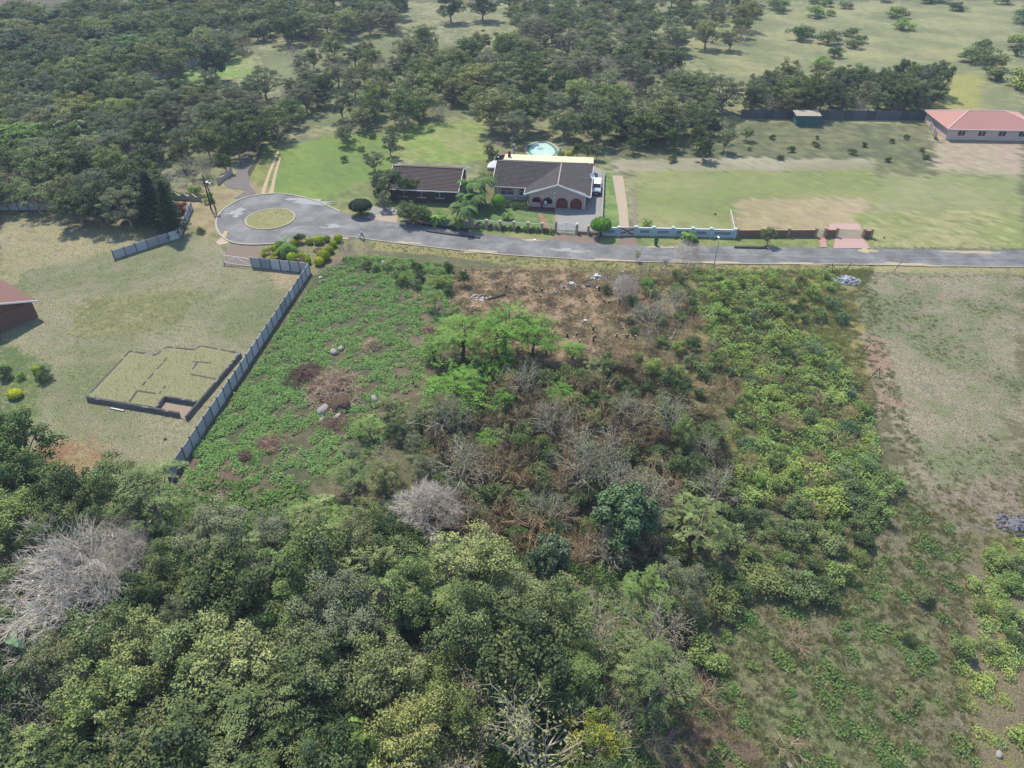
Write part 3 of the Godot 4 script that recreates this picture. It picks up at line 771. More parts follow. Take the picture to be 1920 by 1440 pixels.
func make_other_houses():
	var a: Vector2 = Vector2(-9.55, -137.29)
	gable_house("neighbour_house", Vector2(-22.4, -128.9), -0.1156, 12.3, 10.6, 2.6, 4.5, mat(84, 70, 68, 0.9, 0.4), mat(74, 60, 58, 0.9, 0.8), "dark brown tiled house half hidden behind palms, left of the bungalow", false, 3)
	gable_house("cottage", Vector2(-83.0, -141.5), 0.32, 9.0, 8.0, 2.5, 4.0, mat(150, 140, 134, 0.9, 0.4), mat(108, 98, 96, 0.85, 0.8), "low dark roofed cottage behind the scalloped white wall", false, 2)
	gable_house("red_roof_house", Vector2(95.72, -161.67), -0.05, 20.0, 12.0, 2.6, 4.6, mat(236, 214, 198, 0.9, 0.4), mat(204, 150, 138, 0.85, 0.8), "house with pale red hipped tile roof at the right edge", true, 4)
	gable_house("gable_cottage", Vector2(-43.43, -296.66), PI * 0.5 - 0.45, 10.0, 9.0, 2.8, 4.8, mat(176, 178, 190, 0.9, 0.4), mat(172, 160, 156, 0.8, 0.8), "pale cottage with a blue door among trees at the top edge", false, 1, mat(64, 104, 158, 0.6))
	gable_house("brick_house", Vector2(-83.2, -89.0), -0.62, 13.0, 9.0, 2.6, 4.4, mat(130, 94, 78, 0.9, 0.5), mat(128, 90, 80, 0.9, 0.8), "brown brick house with reddish roof cut by the left edge", false, 3)
	var s := thing("garden_shed", Vector2(65.56, -170.96), -0.03, "small turquoise shed with a rusty sheet roof before the dark back wall", "shed")
	boxpart("wall", Vector3(2.6, 1.1, -1.4), Vector3(5.2, 2.2, 2.8), mat(42, 110, 108, 0.8, 0.4), s)
	var b := MB.new()
	for i in 12: b.bar(Vector3(-0.2 + i * 0.48, 2.34 + 0.03 * (i % 2), 0.3), Vector3(-0.2 + i * 0.48, 2.6 + 0.03 * (i % 2), -3.1), 0.5, 0.04)
	part("roof", b, mat(176, 164, 150, 0.7, 0.5), s)
	boxpart("door", Vector3(1.5, 0.95, 0.02), Vector3(0.9, 1.8, 0.06), mat(30, 80, 82, 0.7), s)

# ---------------------------------------------------------------- walls, fences, gates
func precast(called: String, path: Array, hgt: float, panel_w: float, pm: Material, post_m: Material, label: String, slabs := 5) -> Node3D:
	var t := thing(called, path[0], 0.0, label, "wall")
	for k in path.size() - 1:
		var a: Vector2 = path[k]; var e: Vector2 = path[k + 1]
		var cnt := maxi(1, int(round(a.distance_to(e) / panel_w)))
		var len := a.distance_to(e) / cnt
		var b := MB.new()
		for s in slabs:
			var y := hgt * (s + 0.5) / slabs
			b.box(Vector3(len * 0.5, y, 0), Vector3(len - 0.14, hgt / slabs - 0.014, 0.05))
			b.box(Vector3(len * 0.5, y, 0), Vector3(len - 0.34, hgt / slabs - 0.09, 0.075))
		var pmesh := b.mesh(pm)
		var tones := [pm]
		for q in [0.86, 1.08, 0.95]:
			var d := pm.duplicate() as StandardMaterial3D
			d.albedo_color = Color(pm.albedo_color.r * q, pm.albedo_color.g * q, pm.albedo_color.b * q * 0.99)
			tones.append(d)
		b = MB.new()
		b.box(Vector3(0, hgt * 0.5 + 0.04, 0), Vector3(0.15, hgt + 0.08, 0.15))
		b.box(Vector3(0, hgt + 0.1, 0), Vector3(0.10, 0.05, 0.10))
		var qmesh := b.mesh(post_m)
		var y := yaw_of(a, e)
		for i in cnt + (1 if k == path.size() - 2 else 0):
			var p: Vector2 = a.lerp(e, float(i) / cnt) - path[0]
			var o := piece("post", qmesh, t, V3(p)); o.rotation.y = y
			if i < cnt:
				var q := piece("panel", pmesh, t, V3(p)); q.rotation.y = y
				q.rotation.z = rng.randf_range(-0.014, 0.014); q.rotation.x = rng.randf_range(-0.025, 0.025)
				q.material_override = tones[rng.randi() % 4]
	return t
func pillar_mesh(w: float, h: float, m: Material, cap: float, ball := false) -> ArrayMesh:
	var b := MB.new()
	b.box(Vector3(0, h * 0.5, 0), Vector3(w, h, w))
	b.box(Vector3(0, h + 0.05, 0), Vector3(w + cap, 0.1, w + cap))
	if ball: b.ball(Vector3(0, h + 0.26, 0), Vector3.ONE * 0.19, 10, 7)
	return b.mesh(m)

func make_walls():
	var grey := mat(196, 200, 206, 0.9, 0.5); var post := mat(120, 120, 124, 0.9, 0.5)
	precast("precast_wall", [Vector2(-41.03, -103.29), Vector2(-31.44, -101.40), Vector2(-36.38, -55.71)], 1.75, 1.75, grey, post, "long grey precast concrete wall between dry lawn and weedy plot")
	precast("precast_wall", [Vector2(-92.73, -124.71), Vector2(-70.22, -125.17)], 1.5, 1.8, grey, post, "grey panel wall at the left edge below the dark round tree")
	precast("precast_wall", [Vector2(-57.94, -124.94), Vector2(-56.09, -113.57), Vector2(-63.91, -105.96)], 1.5, 1.8, mat(200, 204, 210, 0.9, 0.5), post, "bluish panel wall angled below the dark conifer")
	precast("precast_wall", [Vector2(-95.87, -204.68), Vector2(-90.82, -224.70)], 2.3, 2.4, mat(186, 188, 194, 0.9, 0.5), post, "short grey panel wall in front of the woods, upper left")
	precast("back_wall", [Vector2(54.07, -176.32), Vector2(98.83, -174.76)], 2.1, 2.6, mat(96, 98, 108, 0.9, 0.5), post, "long dark grey panel wall below the hedge trees, upper right")
	precast("side_wall", [Vector2(97.23, -173.99), Vector2(93.36, -161.67)], 1.6, 2.4, mat(168, 160, 156, 0.9, 0.5), post, "short pale wall beside the red roofed house")
	# cream pillared fence of the bungalow
	var cream := mat(196, 174, 152, 0.9, 0.4); var dark := mat(166, 146, 128, 0.9, 0.4); var rail := mat(206, 206, 204, 0.5)
	var ps := [Vector2(-7.31, -117.67), Vector2(-6.78, -117.52), Vector2(-4.38, -117.19), Vector2(-2.04, -116.77), Vector2(0.35, -116.48), Vector2(2.75, -116.21), Vector2(5.13, -115.96), Vector2(7.47, -115.72)]
	var f := thing("pillar_fence", ps[0], 0.0, "cream pillared garden fence with thin rails before the bungalow's lawn", "fence")
	var pm := pillar_mesh(0.42, 1.55, cream, 0.1)
	fence_run(f, ps, pm, pillar_mesh(0.42, 1.65, cream, 0.1, true), 0.5, 0.2, dark, rail)
	var ps2 := [Vector2(11.02, -115.14), Vector2(12.98, -114.86), Vector2(15.25, -114.61)]
	f = thing("pillar_fence", ps2[0], 0.0, "short cream pillared fence between arched gate and round-topped tree", "fence")
	fence_run(f, ps2, pm, pm, 0.45, 0.2, dark, rail)
	boxpart("ball_finial", Vector3(0, 1.8, 0), Vector3(0.3, 0.3, 0.3), mat(220, 214, 206, 0.6), f)
	arched_gate(Vector2(7.63, -115.67), Vector2(10.89, -115.16))
	# turquoise wall
	var tq := mat(198, 222, 230, 0.8, 0.3); var inset := mat(150, 156, 168, 0.9, 0.5)
	turq("turquoise_wall", [Vector2(14.88, -114.57), Vector2(18.04, -114.37)], tq, inset, "short pale turquoise wall piece behind the round-topped tree")
	turq("turquoise_wall", [Vector2(21.00, -114.51), Vector2(23.96, -114.37), Vector2(27.16, -114.17), Vector2(30.46, -114.01), Vector2(33.52, -113.87), Vector2(37.51, -113.57)], tq, inset, "long pale turquoise wall with grey inset panels along the street")
	patterned_gate(Vector2(18.17, -114.37), Vector2(20.86, -114.47))
	# brick wall
	var br := mat(150, 118, 104, 0.9, 0.5); var brp := mat(192, 158, 124, 0.9, 0.5)
	brick_wall([[Vector2(37.96, -113.93), Vector2(42.22, -113.97)], [Vector2(42.22, -113.97), Vector2(46.72, -114.01)], [Vector2(46.72, -114.01), Vector2(51.38, -114.05)], [Vector2(52.90, -114.01), Vector2(54.88, -114.05)], [Vector2(59.33, -113.81), Vector2(60.64, -113.69)]], br, brp)
	metal_gate("pedestrian_gate", Vector2(51.56, -114.05), Vector2(52.76, -114.01), 1.25, "small silver metal gate in the brick wall", mat(196, 192, 194, 0.5))
	metal_gate("sliding_gate", Vector2(55.03, -114.03), Vector2(59.21, -113.85), 1.2, "wide silver sliding gate above the red brick driveway", mat(206, 190, 190, 0.5))
	# side wall of the bungalow's drive and the neighbour's front wall
	low_wall("side_wall", [V2(frame_at(Vector3(13.35, 0, -17))), V2(frame_at(Vector3(13.3, 0, 3.2))), Vector2(15.07, -115.59)], 0.75, 0.2, mat(164, 158, 150, 0.9, 0.4), "low grey wall beside the parked pickup truck")
	low_wall("garden_wall", [Vector2(-15.41, -119.16), Vector2(-11.33, -118.20), Vector2(-7.48, -117.36)], 1.1, 0.18, mat(146, 152, 162, 0.9, 0.4), "blue grey garden wall behind the street palms")
	low_wall("boundary_wall", [Vector2(37.60, -113.57), Vector2(38.82, -122.22)], 1.1, 0.16, mat(196, 190, 176, 0.9, 0.4), "narrow pale boundary wall at the end of the turquoise wall")
	low_wall("drain_kerb", [Vector2(-14.65, -116.00), Vector2(-9.98, -114.57), Vector2(-5.40, -113.37)], 0.22, 0.5, mat(66, 66, 70, 0.9, 0.4), "dark raised storm drain kerb along the street below the palms")
	low_wall("drain_kerb", [Vector2(36.71, -109.86), Vector2(41.94, -109.67)], 0.25, 0.45, mat(58, 58, 62, 0.9, 0.4), "dark storm drain opening at the street edge below the brick wall")
	# scalloped white walls
	scallop([Vector2(-65.73, -129.91), Vector2(-57.55, -128.70)], 5, "cream_wall", "cream garden wall with four scalloped dips before the pale bushes")
	scallop([Vector2(-56.96, -136.49), Vector2(-55.89, -142.19)], 1, "cream_wall", "short white curved wall piece beside the tar lane")
	# dark picket fence by the lane
	var pf := thing("picket_fence", Vector2(-52.27, -141.08), 0.0, "dark low slatted fence between tar lane and green lawn", "fence")
	var pa: Vector2 = Vector2(-52.27, -141.08); var pe: Vector2 = Vector2(-53.07, -153.47)
	var pk := MB.new(); pk.box(Vector3(0, 0.5, 0), Vector3(0.09, 1.0, 0.06))
	var pkm := pk.mesh(mat(70, 68, 72, 0.8))
	for i in 26:
		var o := piece("picket", pkm, pf, V3(pa.lerp(pe, i / 25.0) - pa)); o.rotation.y = yaw_of(pa, pe)
	var rb := MB.new()
	rb.bar(Vector3(0, 0.3, 0), V3(pe - pa, 0.3), 0.05, 0.07); rb.bar(Vector3(0, 0.8, 0), V3(pe - pa, 0.8), 0.05, 0.07)
	part("rail", rb, mat(80, 78, 80, 0.8), pf)
	# farm gate at the circle
	var ga: Vector2 = Vector2(-45.80, -104.52); var ge: Vector2 = Vector2(-41.12, -103.29)
	var g := thing("farm_gate", ga, yaw_of(ga, ge), "white pipe gate with diagonal braces at the brown driveway", "gate")
	var L := ga.distance_to(ge); var wm := mat(214, 214, 218, 0.5)
	var b := MB.new()
	for y in [0.15, 1.5]: b.tube([Vector3(0, y, 0), Vector3(L, y, 0)], [0.035, 0.035], 6)
	for x in [0.0, L * 0.5, L]: b.tube([Vector3(x, 0.1, 0), Vector3(x, 1.5, 0)], [0.03, 0.03], 6)
	part("frame", b, wm, g)
	for q in [[L * 0.5, 0.0], [L * 0.5, L]]:
		b = MB.new(); b.tube([Vector3(q[0], 1.5, 0.01), Vector3(q[1], 0.15, 0.01)], [0.03, 0.03], 6); part("brace", b, wm, g)
	b = MB.new()
	for i in 28: b.tube([Vector3(L * i / 27.0, 0.15, 0), Vector3(L * i / 27.0, 1.5, 0)], [0.008, 0.008], 3)
	part("mesh_wires", b, wm, g)
	for x in [-0.12, L + 0.1]:
		b = MB.new(); b.tube([Vector3(x, 0, 0), Vector3(x, 1.9, 0)], [0.06, 0.06], 8); part("gate_post", b, wm, g)
	# leaning posts of an old wire fence
	var wood := mat(92, 80, 70, 0.9, 0.6)
	var k := 0
	for q in [[Vector2(48.43, -101.74), 1.6, 0.5, "leaning dark fence post at the street edge, leftmost of the group"], [Vector2(49.92, -101.23), 1.8, -0.25, "pale fence post propped by a slanting brace near the street"], [Vector2(51.79, -101.57), 2.0, 0.42, "tall dark fence post leaning right near the street"], [Vector2(59.83, -102.08), 1.9, 0.4, "lone dark fence post at the edge of the pale field by the street"], [Vector2(46.43, -79.71), 1.7, 0.42, "thin leaning fence post on the bare strip right of the shrubs"], [Vector2(45.40, -74.31), 1.8, 0.45, "thin leaning fence post with a brace, lower one on the bare strip"]]:
		var fp := thing("fence_post", q[0], 0.0, q[3], "post", "old wire fence posts")
		b = MB.new(); b.tube([Vector3.ZERO, Vector3(q[1] * sin(q[2]), q[1] * cos(q[2]), 0)], [0.055, 0.045], 6); part("post", b, wood, fp)
		if k == 1 or k == 5:
			b = MB.new(); b.tube([Vector3(q[1] * sin(q[2]) * 0.9, q[1] * cos(q[2]) * 0.9, 0), Vector3(1.1, 0, 0.25)], [0.04, 0.035], 6); part("brace", b, wood, fp)
		else:
			b = MB.new(); b.tube([Vector3(q[1] * sin(q[2]) * 0.6, q[1] * cos(q[2]) * 0.6, 0), Vector3(q[1] * sin(q[2]) * 0.6 + 0.3, 0.02, 0.3)], [0.004, 0.004], 3); part("wire", b, mat(120, 120, 120, 0.5), fp)
		k += 1
func V2(p: Vector3) -> Vector2:
	return Vector2(p.x, p.z)
func fence_run(f: Node3D, ps: Array, pm: Mesh, pend: Mesh, wh: float, th: float, wm: Material, rail: Material):
	for i in ps.size():
		var p := piece("pillar", pend if i == ps.size() - 1 and pend != pm else pm, f, V3(ps[i] - ps[0]))
		if i < ps.size() - 1: p.rotation.y = yaw_of(ps[i], ps[i + 1])
		if i < ps.size() - 1:
			var a := V3(ps[i] - ps[0]); var e := V3(ps[i + 1] - ps[0])
			var d := (e - a).normalized()
			if a.distance_to(e) < 0.7: continue
			var b := MB.new()
			b.bar(a + d * 0.2 + Vector3(0, wh * 0.5, 0), e - d * 0.2 + Vector3(0, wh * 0.5, 0), th, wh)
			b.bar(a + d * 0.2 + Vector3(0, wh + 0.03, 0), e - d * 0.2 + Vector3(0, wh + 0.03, 0), th + 0.06, 0.06)
			part("low_wall", b, wm, f)
			b = MB.new()
			var L := a.distance_to(e) - 0.4
			b.tube([a + d * 0.2 + Vector3(0, 1.42, 0), e - d * 0.2 + Vector3(0, 1.42, 0)], [0.035, 0.035], 6)
			for k in int(L / 0.28):
				var q := a + d * (0.3 + k * 0.28)
				b.tube([q + Vector3(0, wh, 0), q + Vector3(0, 1.4, 0)], [0.012, 0.012], 4)
			part("rail", b, rail, f)
func arched_gate(a: Vector2, e: Vector2):
	var t := thing("arched_gate", a, yaw_of(a, e), "white double gate with an arched top between ball-topped pillars", "gate")
	var L := a.distance_to(e); var m := mat(214, 212, 214, 0.5)
	for s in 2:
		var b := MB.new()
		var x0 := 0.05 + s * L * 0.5; var x1 := x0 + L * 0.5 - 0.1
		var pts := []; var rad := []
		for i in 9:
			var x := lerpf(x0, x1, i / 8.0)
			pts.append(Vector3(x, 1.35 + 0.55 * sin(PI * x / L), 0)); rad.append(0.035)
		b.tube(pts, rad, 6)
		b.tube([Vector3(x0, 0.12, 0), Vector3(x1, 0.12, 0)], [0.035, 0.035], 6)
		b.tube([Vector3(x0, 0.75, 0), Vector3(x1, 0.75, 0)], [0.02, 0.02], 5)
		var lf := part("leaf", b, m, t)
		for i in 13:
			var x := lerpf(x0, x1, i / 12.0)
			b = MB.new(); b.box(Vector3(x, (0.12 + 1.35 + 0.55 * sin(PI * x / L)) * 0.5, 0), Vector3(0.035 if i % 12 else 0.07, 1.2 + 0.55 * sin(PI * x / L), 0.03))
			part("upright", b, m, lf)
func turq(called: String, ps: Array, m: Material, inset: Material, label: String):
	var t := thing(called, ps[0], 0.0, label, "wall")
	var white := mat(232, 238, 240, 0.7, 0.3)
	var pm := pillar_mesh(0.45, 1.62, m, 0.08)
	for i in ps.size():
		var p := piece("pillar", pm, t, V3(ps[i] - ps[0])); p.rotation.y = yaw_of(ps[maxi(i - 1, 0)], ps[mini(i + 1, ps.size() - 1)])
		if i == ps.size() - 1: break
		var L: float = ps[i].distance_to(ps[i + 1])
		var b := MB.new()
		# panel wall with a real recess: lower band, upper band, two ends
		b.box(Vector3(L * 0.5, 0.24, 0), Vector3(L - 0.4, 0.48, 0.18)); b.box(Vector3(L * 0.5, 1.22, 0), Vector3(L - 0.4, 0.36, 0.18))
		b.box(Vector3(0.42, 0.76, 0), Vector3(0.5, 0.56, 0.18)); b.box(Vector3(L - 0.42, 0.76, 0), Vector3(0.5, 0.56, 0.18))
		var w := part("wall_panel", b, m, t); w.position = V3(ps[i] - ps[0]); w.rotation.y = yaw_of(ps[i], ps[i + 1])
		b = MB.new(); b.box(Vector3(L * 0.5, 0.76, -0.03), Vector3(L - 1.3, 0.56, 0.08)); part("inset", b, inset, w)
		b = MB.new(); b.box(Vector3(L * 0.5, 1.44, 0), Vector3(L - 0.4, 0.07, 0.26)); part("coping", b, white, w)
func patterned_gate(a: Vector2, e: Vector2):
	var t := thing("patterned_gate", a, yaw_of(a, e), "white gate with brown curved pattern beside the turquoise wall", "gate")
	var L := a.distance_to(e)
	var b := MB.new()
	b.box(Vector3(L * 0.5, 0.8, 0), Vector3(L - 0.1, 1.4, 0.04))
	part("sheet", b, mat(216, 208, 200, 0.6, 0.3), t)
	var br := mat(98, 76, 66, 0.6)
	for k in 2:
		b = MB.new()
		var o := []; var q := []
		for i in 11:
			var u := i / 10.0
			var x := lerpf(0.25, L - 0.25, u)
			var y := 0.8 + 0.55 * cos(PI * u) * (1.0 if k == 0 else -0.55)
			o.append(Vector2(x, y + 0.13)); q.append(Vector2(x, y - 0.13))
		q.reverse(); o.append_array(q)
		b.ext(PV(o), 0.022 + k * 0.004, 0.035 + k * 0.004); part("curved_band", b, br, t)
	b = MB.new()
	b.box(Vector3(L * 0.5, 1.53, 0), Vector3(L, 0.08, 0.07)); b.box(Vector3(L * 0.5, 0.07, 0), Vector3(L, 0.08, 0.07))
	for x in [0.04, L - 0.04]: b.box(Vector3(x, 0.8, 0), Vector3(0.08, 1.4, 0.07))
	part("frame", b, mat(226, 224, 222, 0.5), t)
func brick_wall(runs: Array, br: Material, brp: Material):
	var t := thing("brick_wall", runs[0][0], 0.0, "brown brick wall with tan pillars beside the red brick driveway", "wall")
	var pm := pillar_mesh(0.42, 1.5, brp, 0.08)
	var b1 := MB.new(); b1.box(Vector3.ZERO, Vector3(0.225, 0.07, 0.05))
	for r in runs:
		var L: float = r[0].distance_to(r[1])
		var b := MB.new()
		for k in 14: b.box(Vector3(L * 0.5, 0.04 + k * 0.085, 0), Vector3(L - 0.4, 0.072, 0.22 + 0.004 * (k % 2)))
		b.box(Vector3(L * 0.5, 0.6, 0), Vector3(L - 0.4, 1.18, 0.2))
		var w := part("wall", b, br, t); w.position = V3(r[0] - runs[0][0]); w.rotation.y = yaw_of(r[0], r[1])
		boxpart("coping", Vector3(L * 0.5, 1.25, 0), Vector3(L - 0.4, 0.08, 0.27), brp, w)
		for i in 2: piece("pillar", pm, t, V3(r[i] - runs[0][0] + (r[1] - r[0]).normalized() * (0.0 if i == 0 else -0.01)) + Vector3(0, 0.004 * i, 0)).rotation.y = yaw_of(r[0], r[1])
func metal_gate(called: String, a: Vector2, e: Vector2, hh: float, label: String, m: Material):
	var t := thing(called, a, yaw_of(a, e), label, "gate")
	var L := a.distance_to(e)
	var b := MB.new()
	for y in [0.1, hh * 0.5, hh]: b.box(Vector3(L * 0.5, y, 0), Vector3(L, 0.06, 0.05))
	for x in [0.03, L - 0.03]: b.box(Vector3(x, hh * 0.5, 0), Vector3(0.06, hh, 0.06))
	part("frame", b, m, t)
	var u := MB.new(); u.box(Vector3(0, hh * 0.5, 0), Vector3(0.03, hh - 0.1, 0.02))
	var um := u.mesh(m)
	for i in int(L / 0.16): piece("bar", um, t, Vector3(0.1 + i * 0.16, 0.02, 0))
func low_wall(called: String, ps: Array, h: float, th: float, m: Material, label: String):
	var t := thing(called, ps[0], 0.0, label, "wall")
	for i in ps.size() - 1:
		var b := MB.new()
		b.bar(V3(ps[i] - ps[0], h * 0.5), V3(ps[i + 1] - ps[0], h * 0.5), th, h)
		b.bar(V3(ps[i] - ps[0], h + 0.025), V3(ps[i + 1] - ps[0], h + 0.025), th + 0.06, 0.05)
		part("wall_section", b, m, t)
func scallop(ps: Array, n: int, called: String, label: String):
	var t := thing(called, ps[0], yaw_of(ps[0], ps[1]), label, "wall")
	var L: float = ps[0].distance_to(ps[1]) / n
	for k in n:
		var p := [Vector2(k * L, 0), Vector2((k + 1) * L - 0.01, 0)]
		for i in 11:
			var u := 1.0 - i / 10.0
			p.append(Vector2(k * L + u * (L - 0.01), 1.45 - 0.6 * sin(PI * u)))
		var b := MB.new()
		b.ext(PV(p), -0.12, 0.12)
		part("wall_bay", b, mat(206, 192, 172, 0.9, 0.4), t)

# ---------------------------------------------------------------- foundation of an unfinished building
func make_foundation():
	var blk := mat(120, 122, 128, 0.95, 0.6)
	var capm := mat(86, 82, 76, 0.95, 0.6)
	var H := 0.6
	var t := thing("foundation", Vector2(-51.56, -69.65), 0.0, "grass-filled concrete foundation walls of an unfinished building on the dry lawn", "foundation")
	var o: Vector2 = Vector2(-51.56, -69.65)
	var outer := [Vector2(-51.56, -69.65), Vector2(-45.97, -68.32), Vector2(-42.44, -67.46), Vector2(-39.29, -66.62)]
	var walls := [[Vector2(-51.56, -69.65), Vector2(-45.97, -68.32), H], [Vector2(-45.97, -68.32), Vector2(-42.44, -67.46), H], [Vector2(-42.44, -67.46), Vector2(-39.29, -66.62), H], [Vector2(-38.23, -65.94), Vector2(-37.68, -68.73), H], [Vector2(-37.68, -68.73), Vector2(-35.69, -78.98), H], [Vector2(-35.69, -78.98), Vector2(-36.89, -79.23), H], [Vector2(-42.44, -67.46), Vector2(-42.17, -69.76), H], [Vector2(-42.17, -69.76), Vector2(-37.68, -68.73), H], [Vector2(-50.33, -79.35), Vector2(-46.56, -78.50), H - 0.02], [Vector2(-45.79, -80.34), Vector2(-42.03, -79.72), H - 0.02], [Vector2(-41.34, -80.59), Vector2(-36.89, -79.23), H - 0.05], [Vector2(-45.97, -68.32), Vector2(-45.93, -70.91), H - 0.04], [Vector2(-45.93, -70.91), Vector2(-43.01, -70.28), H - 0.04], [Vector2(-45.71, -71.98), Vector2(-44.88, -77.90), H - 0.06], [Vector2(-51.56, -69.65), Vector2(-50.33, -79.35), H - 0.05], [Vector2(-43.01, -70.28), Vector2(-42.83, -71.87), H - 0.06], [Vector2(-41.33, -77.06), Vector2(-38.73, -76.71), H - 0.06], [Vector2(-40.57, -77.06), Vector2(-40.66, -75.32), H - 0.06], [Vector2(-40.57, -74.30), Vector2(-37.02, -73.29), H - 0.06], [Vector2(-46.56, -78.50), Vector2(-45.79, -80.34), H - 0.06], [Vector2(-42.03, -79.72), Vector2(-41.34, -80.59), H - 0.06]]
	var k := 0
	for w in walls:
		var b := MB.new()
		var th := 0.26 + 0.004 * (k % 3)
		var hh: float = w[2] + 0.003 * (k % 4)
		var a := V3(w[0] - o); var e := V3(w[1] - o)
		b.bar(a + Vector3(0, hh * 0.5 - 0.02, 0), e + Vector3(0, hh * 0.5 - 0.02, 0), th, hh)
		var ws := part("wall", b, blk, t)
		b = MB.new()
		var n := maxi(1, int(a.distance_to(e) / 0.42))
		for i in n:
			if rng.randf() < 0.14: continue
			var p := a.lerp(e, (i + 0.5) / n)
			b.bar(p - (e - a) / n * 0.48 + Vector3(0, hh - 0.01, 0), p + (e - a) / n * 0.48 + Vector3(0, hh - 0.01 + rng.randf_range(-0.01, 0.01), 0), th - 0.02, 0.05 + rng.randf_range(0, 0.04))
		if b.v.size(): part("block_course", b, capm, ws)
		k += 1
	var b := MB.new()
	var fill := [Vector2(-51.60, -69.83), Vector2(-46.10, -68.60), Vector2(-42.59, -67.79), Vector2(-42.25, -69.94), Vector2(-37.75, -68.90), Vector2(-35.80, -79.07), Vector2(-41.34, -80.55), Vector2(-42.04, -79.68), Vector2(-45.79, -80.30), Vector2(-46.57, -78.46), Vector2(-50.33, -79.31)]
	var loc := PackedVector2Array()
	for p in fill: loc.append(p - o)
	b.slab(loc, 0.0, 0.55)
	part("grass_fill", b, mat(140, 138, 98, 0.95, 0.18), t)
	b = MB.new()
	var pit := PackedVector2Array()
	for p in [Vector2(-42.53, -67.54), Vector2(-42.02, -69.26), Vector2(-37.44, -67.94), Vector2(-38.09, -65.78), Vector2(-39.21, -66.46)]: pit.append(p - o)
	b.slab(pit, 0.0, 0.075)
	part("pit_floor", b, mat(156, 136, 118, 0.9, 0.5), t)
	var pl := thing("concrete_pole", Vector2(-47.41, -67.94), 0.35, "white pole lying on the grass before the foundation", "pole")
	b = MB.new(); b.tube([Vector3(-0.6, 0.1, -0.4), Vector3(0.9, 0.12, 0.7)], [0.08, 0.08], 8); part("shaft", b, mat(220, 216, 208, 0.8), pl)
	b = MB.new(); b.tube([Vector3(-0.62, 0.1, -0.415), Vector3(-0.58, 0.1, -0.385)], [0.11, 0.11], 8); part("end_cap", b, mat(120, 118, 112, 0.8), pl)

# ---------------------------------------------------------------- people
func caps(p: Vector3, bones: Array, k: float) -> float:
	var d := 1e9
	for q in bones:
		var a: Vector3 = q[0]
		var ab: Vector3 = q[1] - a
		var l := ab.length_squared()
		var t := clampf((p - a).dot(ab) / l, 0, 1) if l > 1e-9 else 0.0
		var e := p.distance_to(a + ab * t) - lerpf(q[2], q[3], t)
		var h := maxf(k - absf(d - e), 0.0) / k
		d = minf(d, e) - h * h * k * 0.25
	return d
func nets(b: MB, bones: Array, cell: float, k: float, grow := 0.0):
	var lo := Vector3.ONE * 1e9; var hi := -lo
	for q in bones:
		var r := maxf(q[2], q[3]) + grow + cell * 2
		for e in [q[0], q[1]]:
			lo = lo.min(e - Vector3.ONE * r); hi = hi.max(e + Vector3.ONE * r)
	var nx := int((hi.x - lo.x) / cell) + 2; var ny := int((hi.y - lo.y) / cell) + 2; var nz := int((hi.z - lo.z) / cell) + 2
	var f := PackedFloat32Array(); f.resize(nx * ny * nz)
	for z in nz:
		for y in ny:
			for x in nx: f[(z * ny + y) * nx + x] = caps(lo + Vector3(x, y, z) * cell, bones, k) - grow
	var id := {}
	var st := [1, nx, nx * ny]
	for z in nz - 1:
		for y in ny - 1:
			for x in nx - 1:
				var i := (z * ny + y) * nx + x
				var s := Vector3.ZERO; var c := 0
				for e in 12:
					var ax: int = e / 4
					var o1: int = st[(ax + 1) % 3] * (e & 1); var o2: int = st[(ax + 2) % 3] * ((e >> 1) & 1)
					var i0 := i + o1 + o2; var i1: int = i0 + st[ax]
					if (f[i0] < 0) != (f[i1] < 0):
						var p := Vector3.ZERO
						p[(ax + 1) % 3] = e & 1; p[(ax + 2) % 3] = (e >> 1) & 1; p[ax] = f[i0] / (f[i0] - f[i1])
						s += p; c += 1
				if c:
					var p := lo + (Vector3(x, y, z) + s / c) * cell
					id[i] = b.v.size()
					b.v.append(p); b.c.append(Color.WHITE)
					var h := cell * 0.5
					b.n.append(Vector3(caps(p + Vector3(h, 0, 0), bones, k) - caps(p - Vector3(h, 0, 0), bones, k), caps(p + Vector3(0, h, 0), bones, k) - caps(p - Vector3(0, h, 0), bones, k), caps(p + Vector3(0, 0, h), bones, k) - caps(p - Vector3(0, 0, h), bones, k)).normalized())
	for i in id:
		for ax in 3:
			var j: int = i + st[ax]
			var s1: int = st[(ax + 1) % 3]; var s2: int = st[(ax + 2) % 3]
			if (f[i] < 0) != (f[j] < 0) and id.has(i - s1) and id.has(i - s2) and id.has(i - s1 - s2):
				var q := [id[i], id[i - s1], id[i - s1 - s2], id[i - s2]]
				if f[i] < 0: q.reverse()
				b.ix.append(q[0]); b.ix.append(q[1]); b.ix.append(q[2]); b.ix.append(q[0]); b.ix.append(q[2]); b.ix.append(q[3])
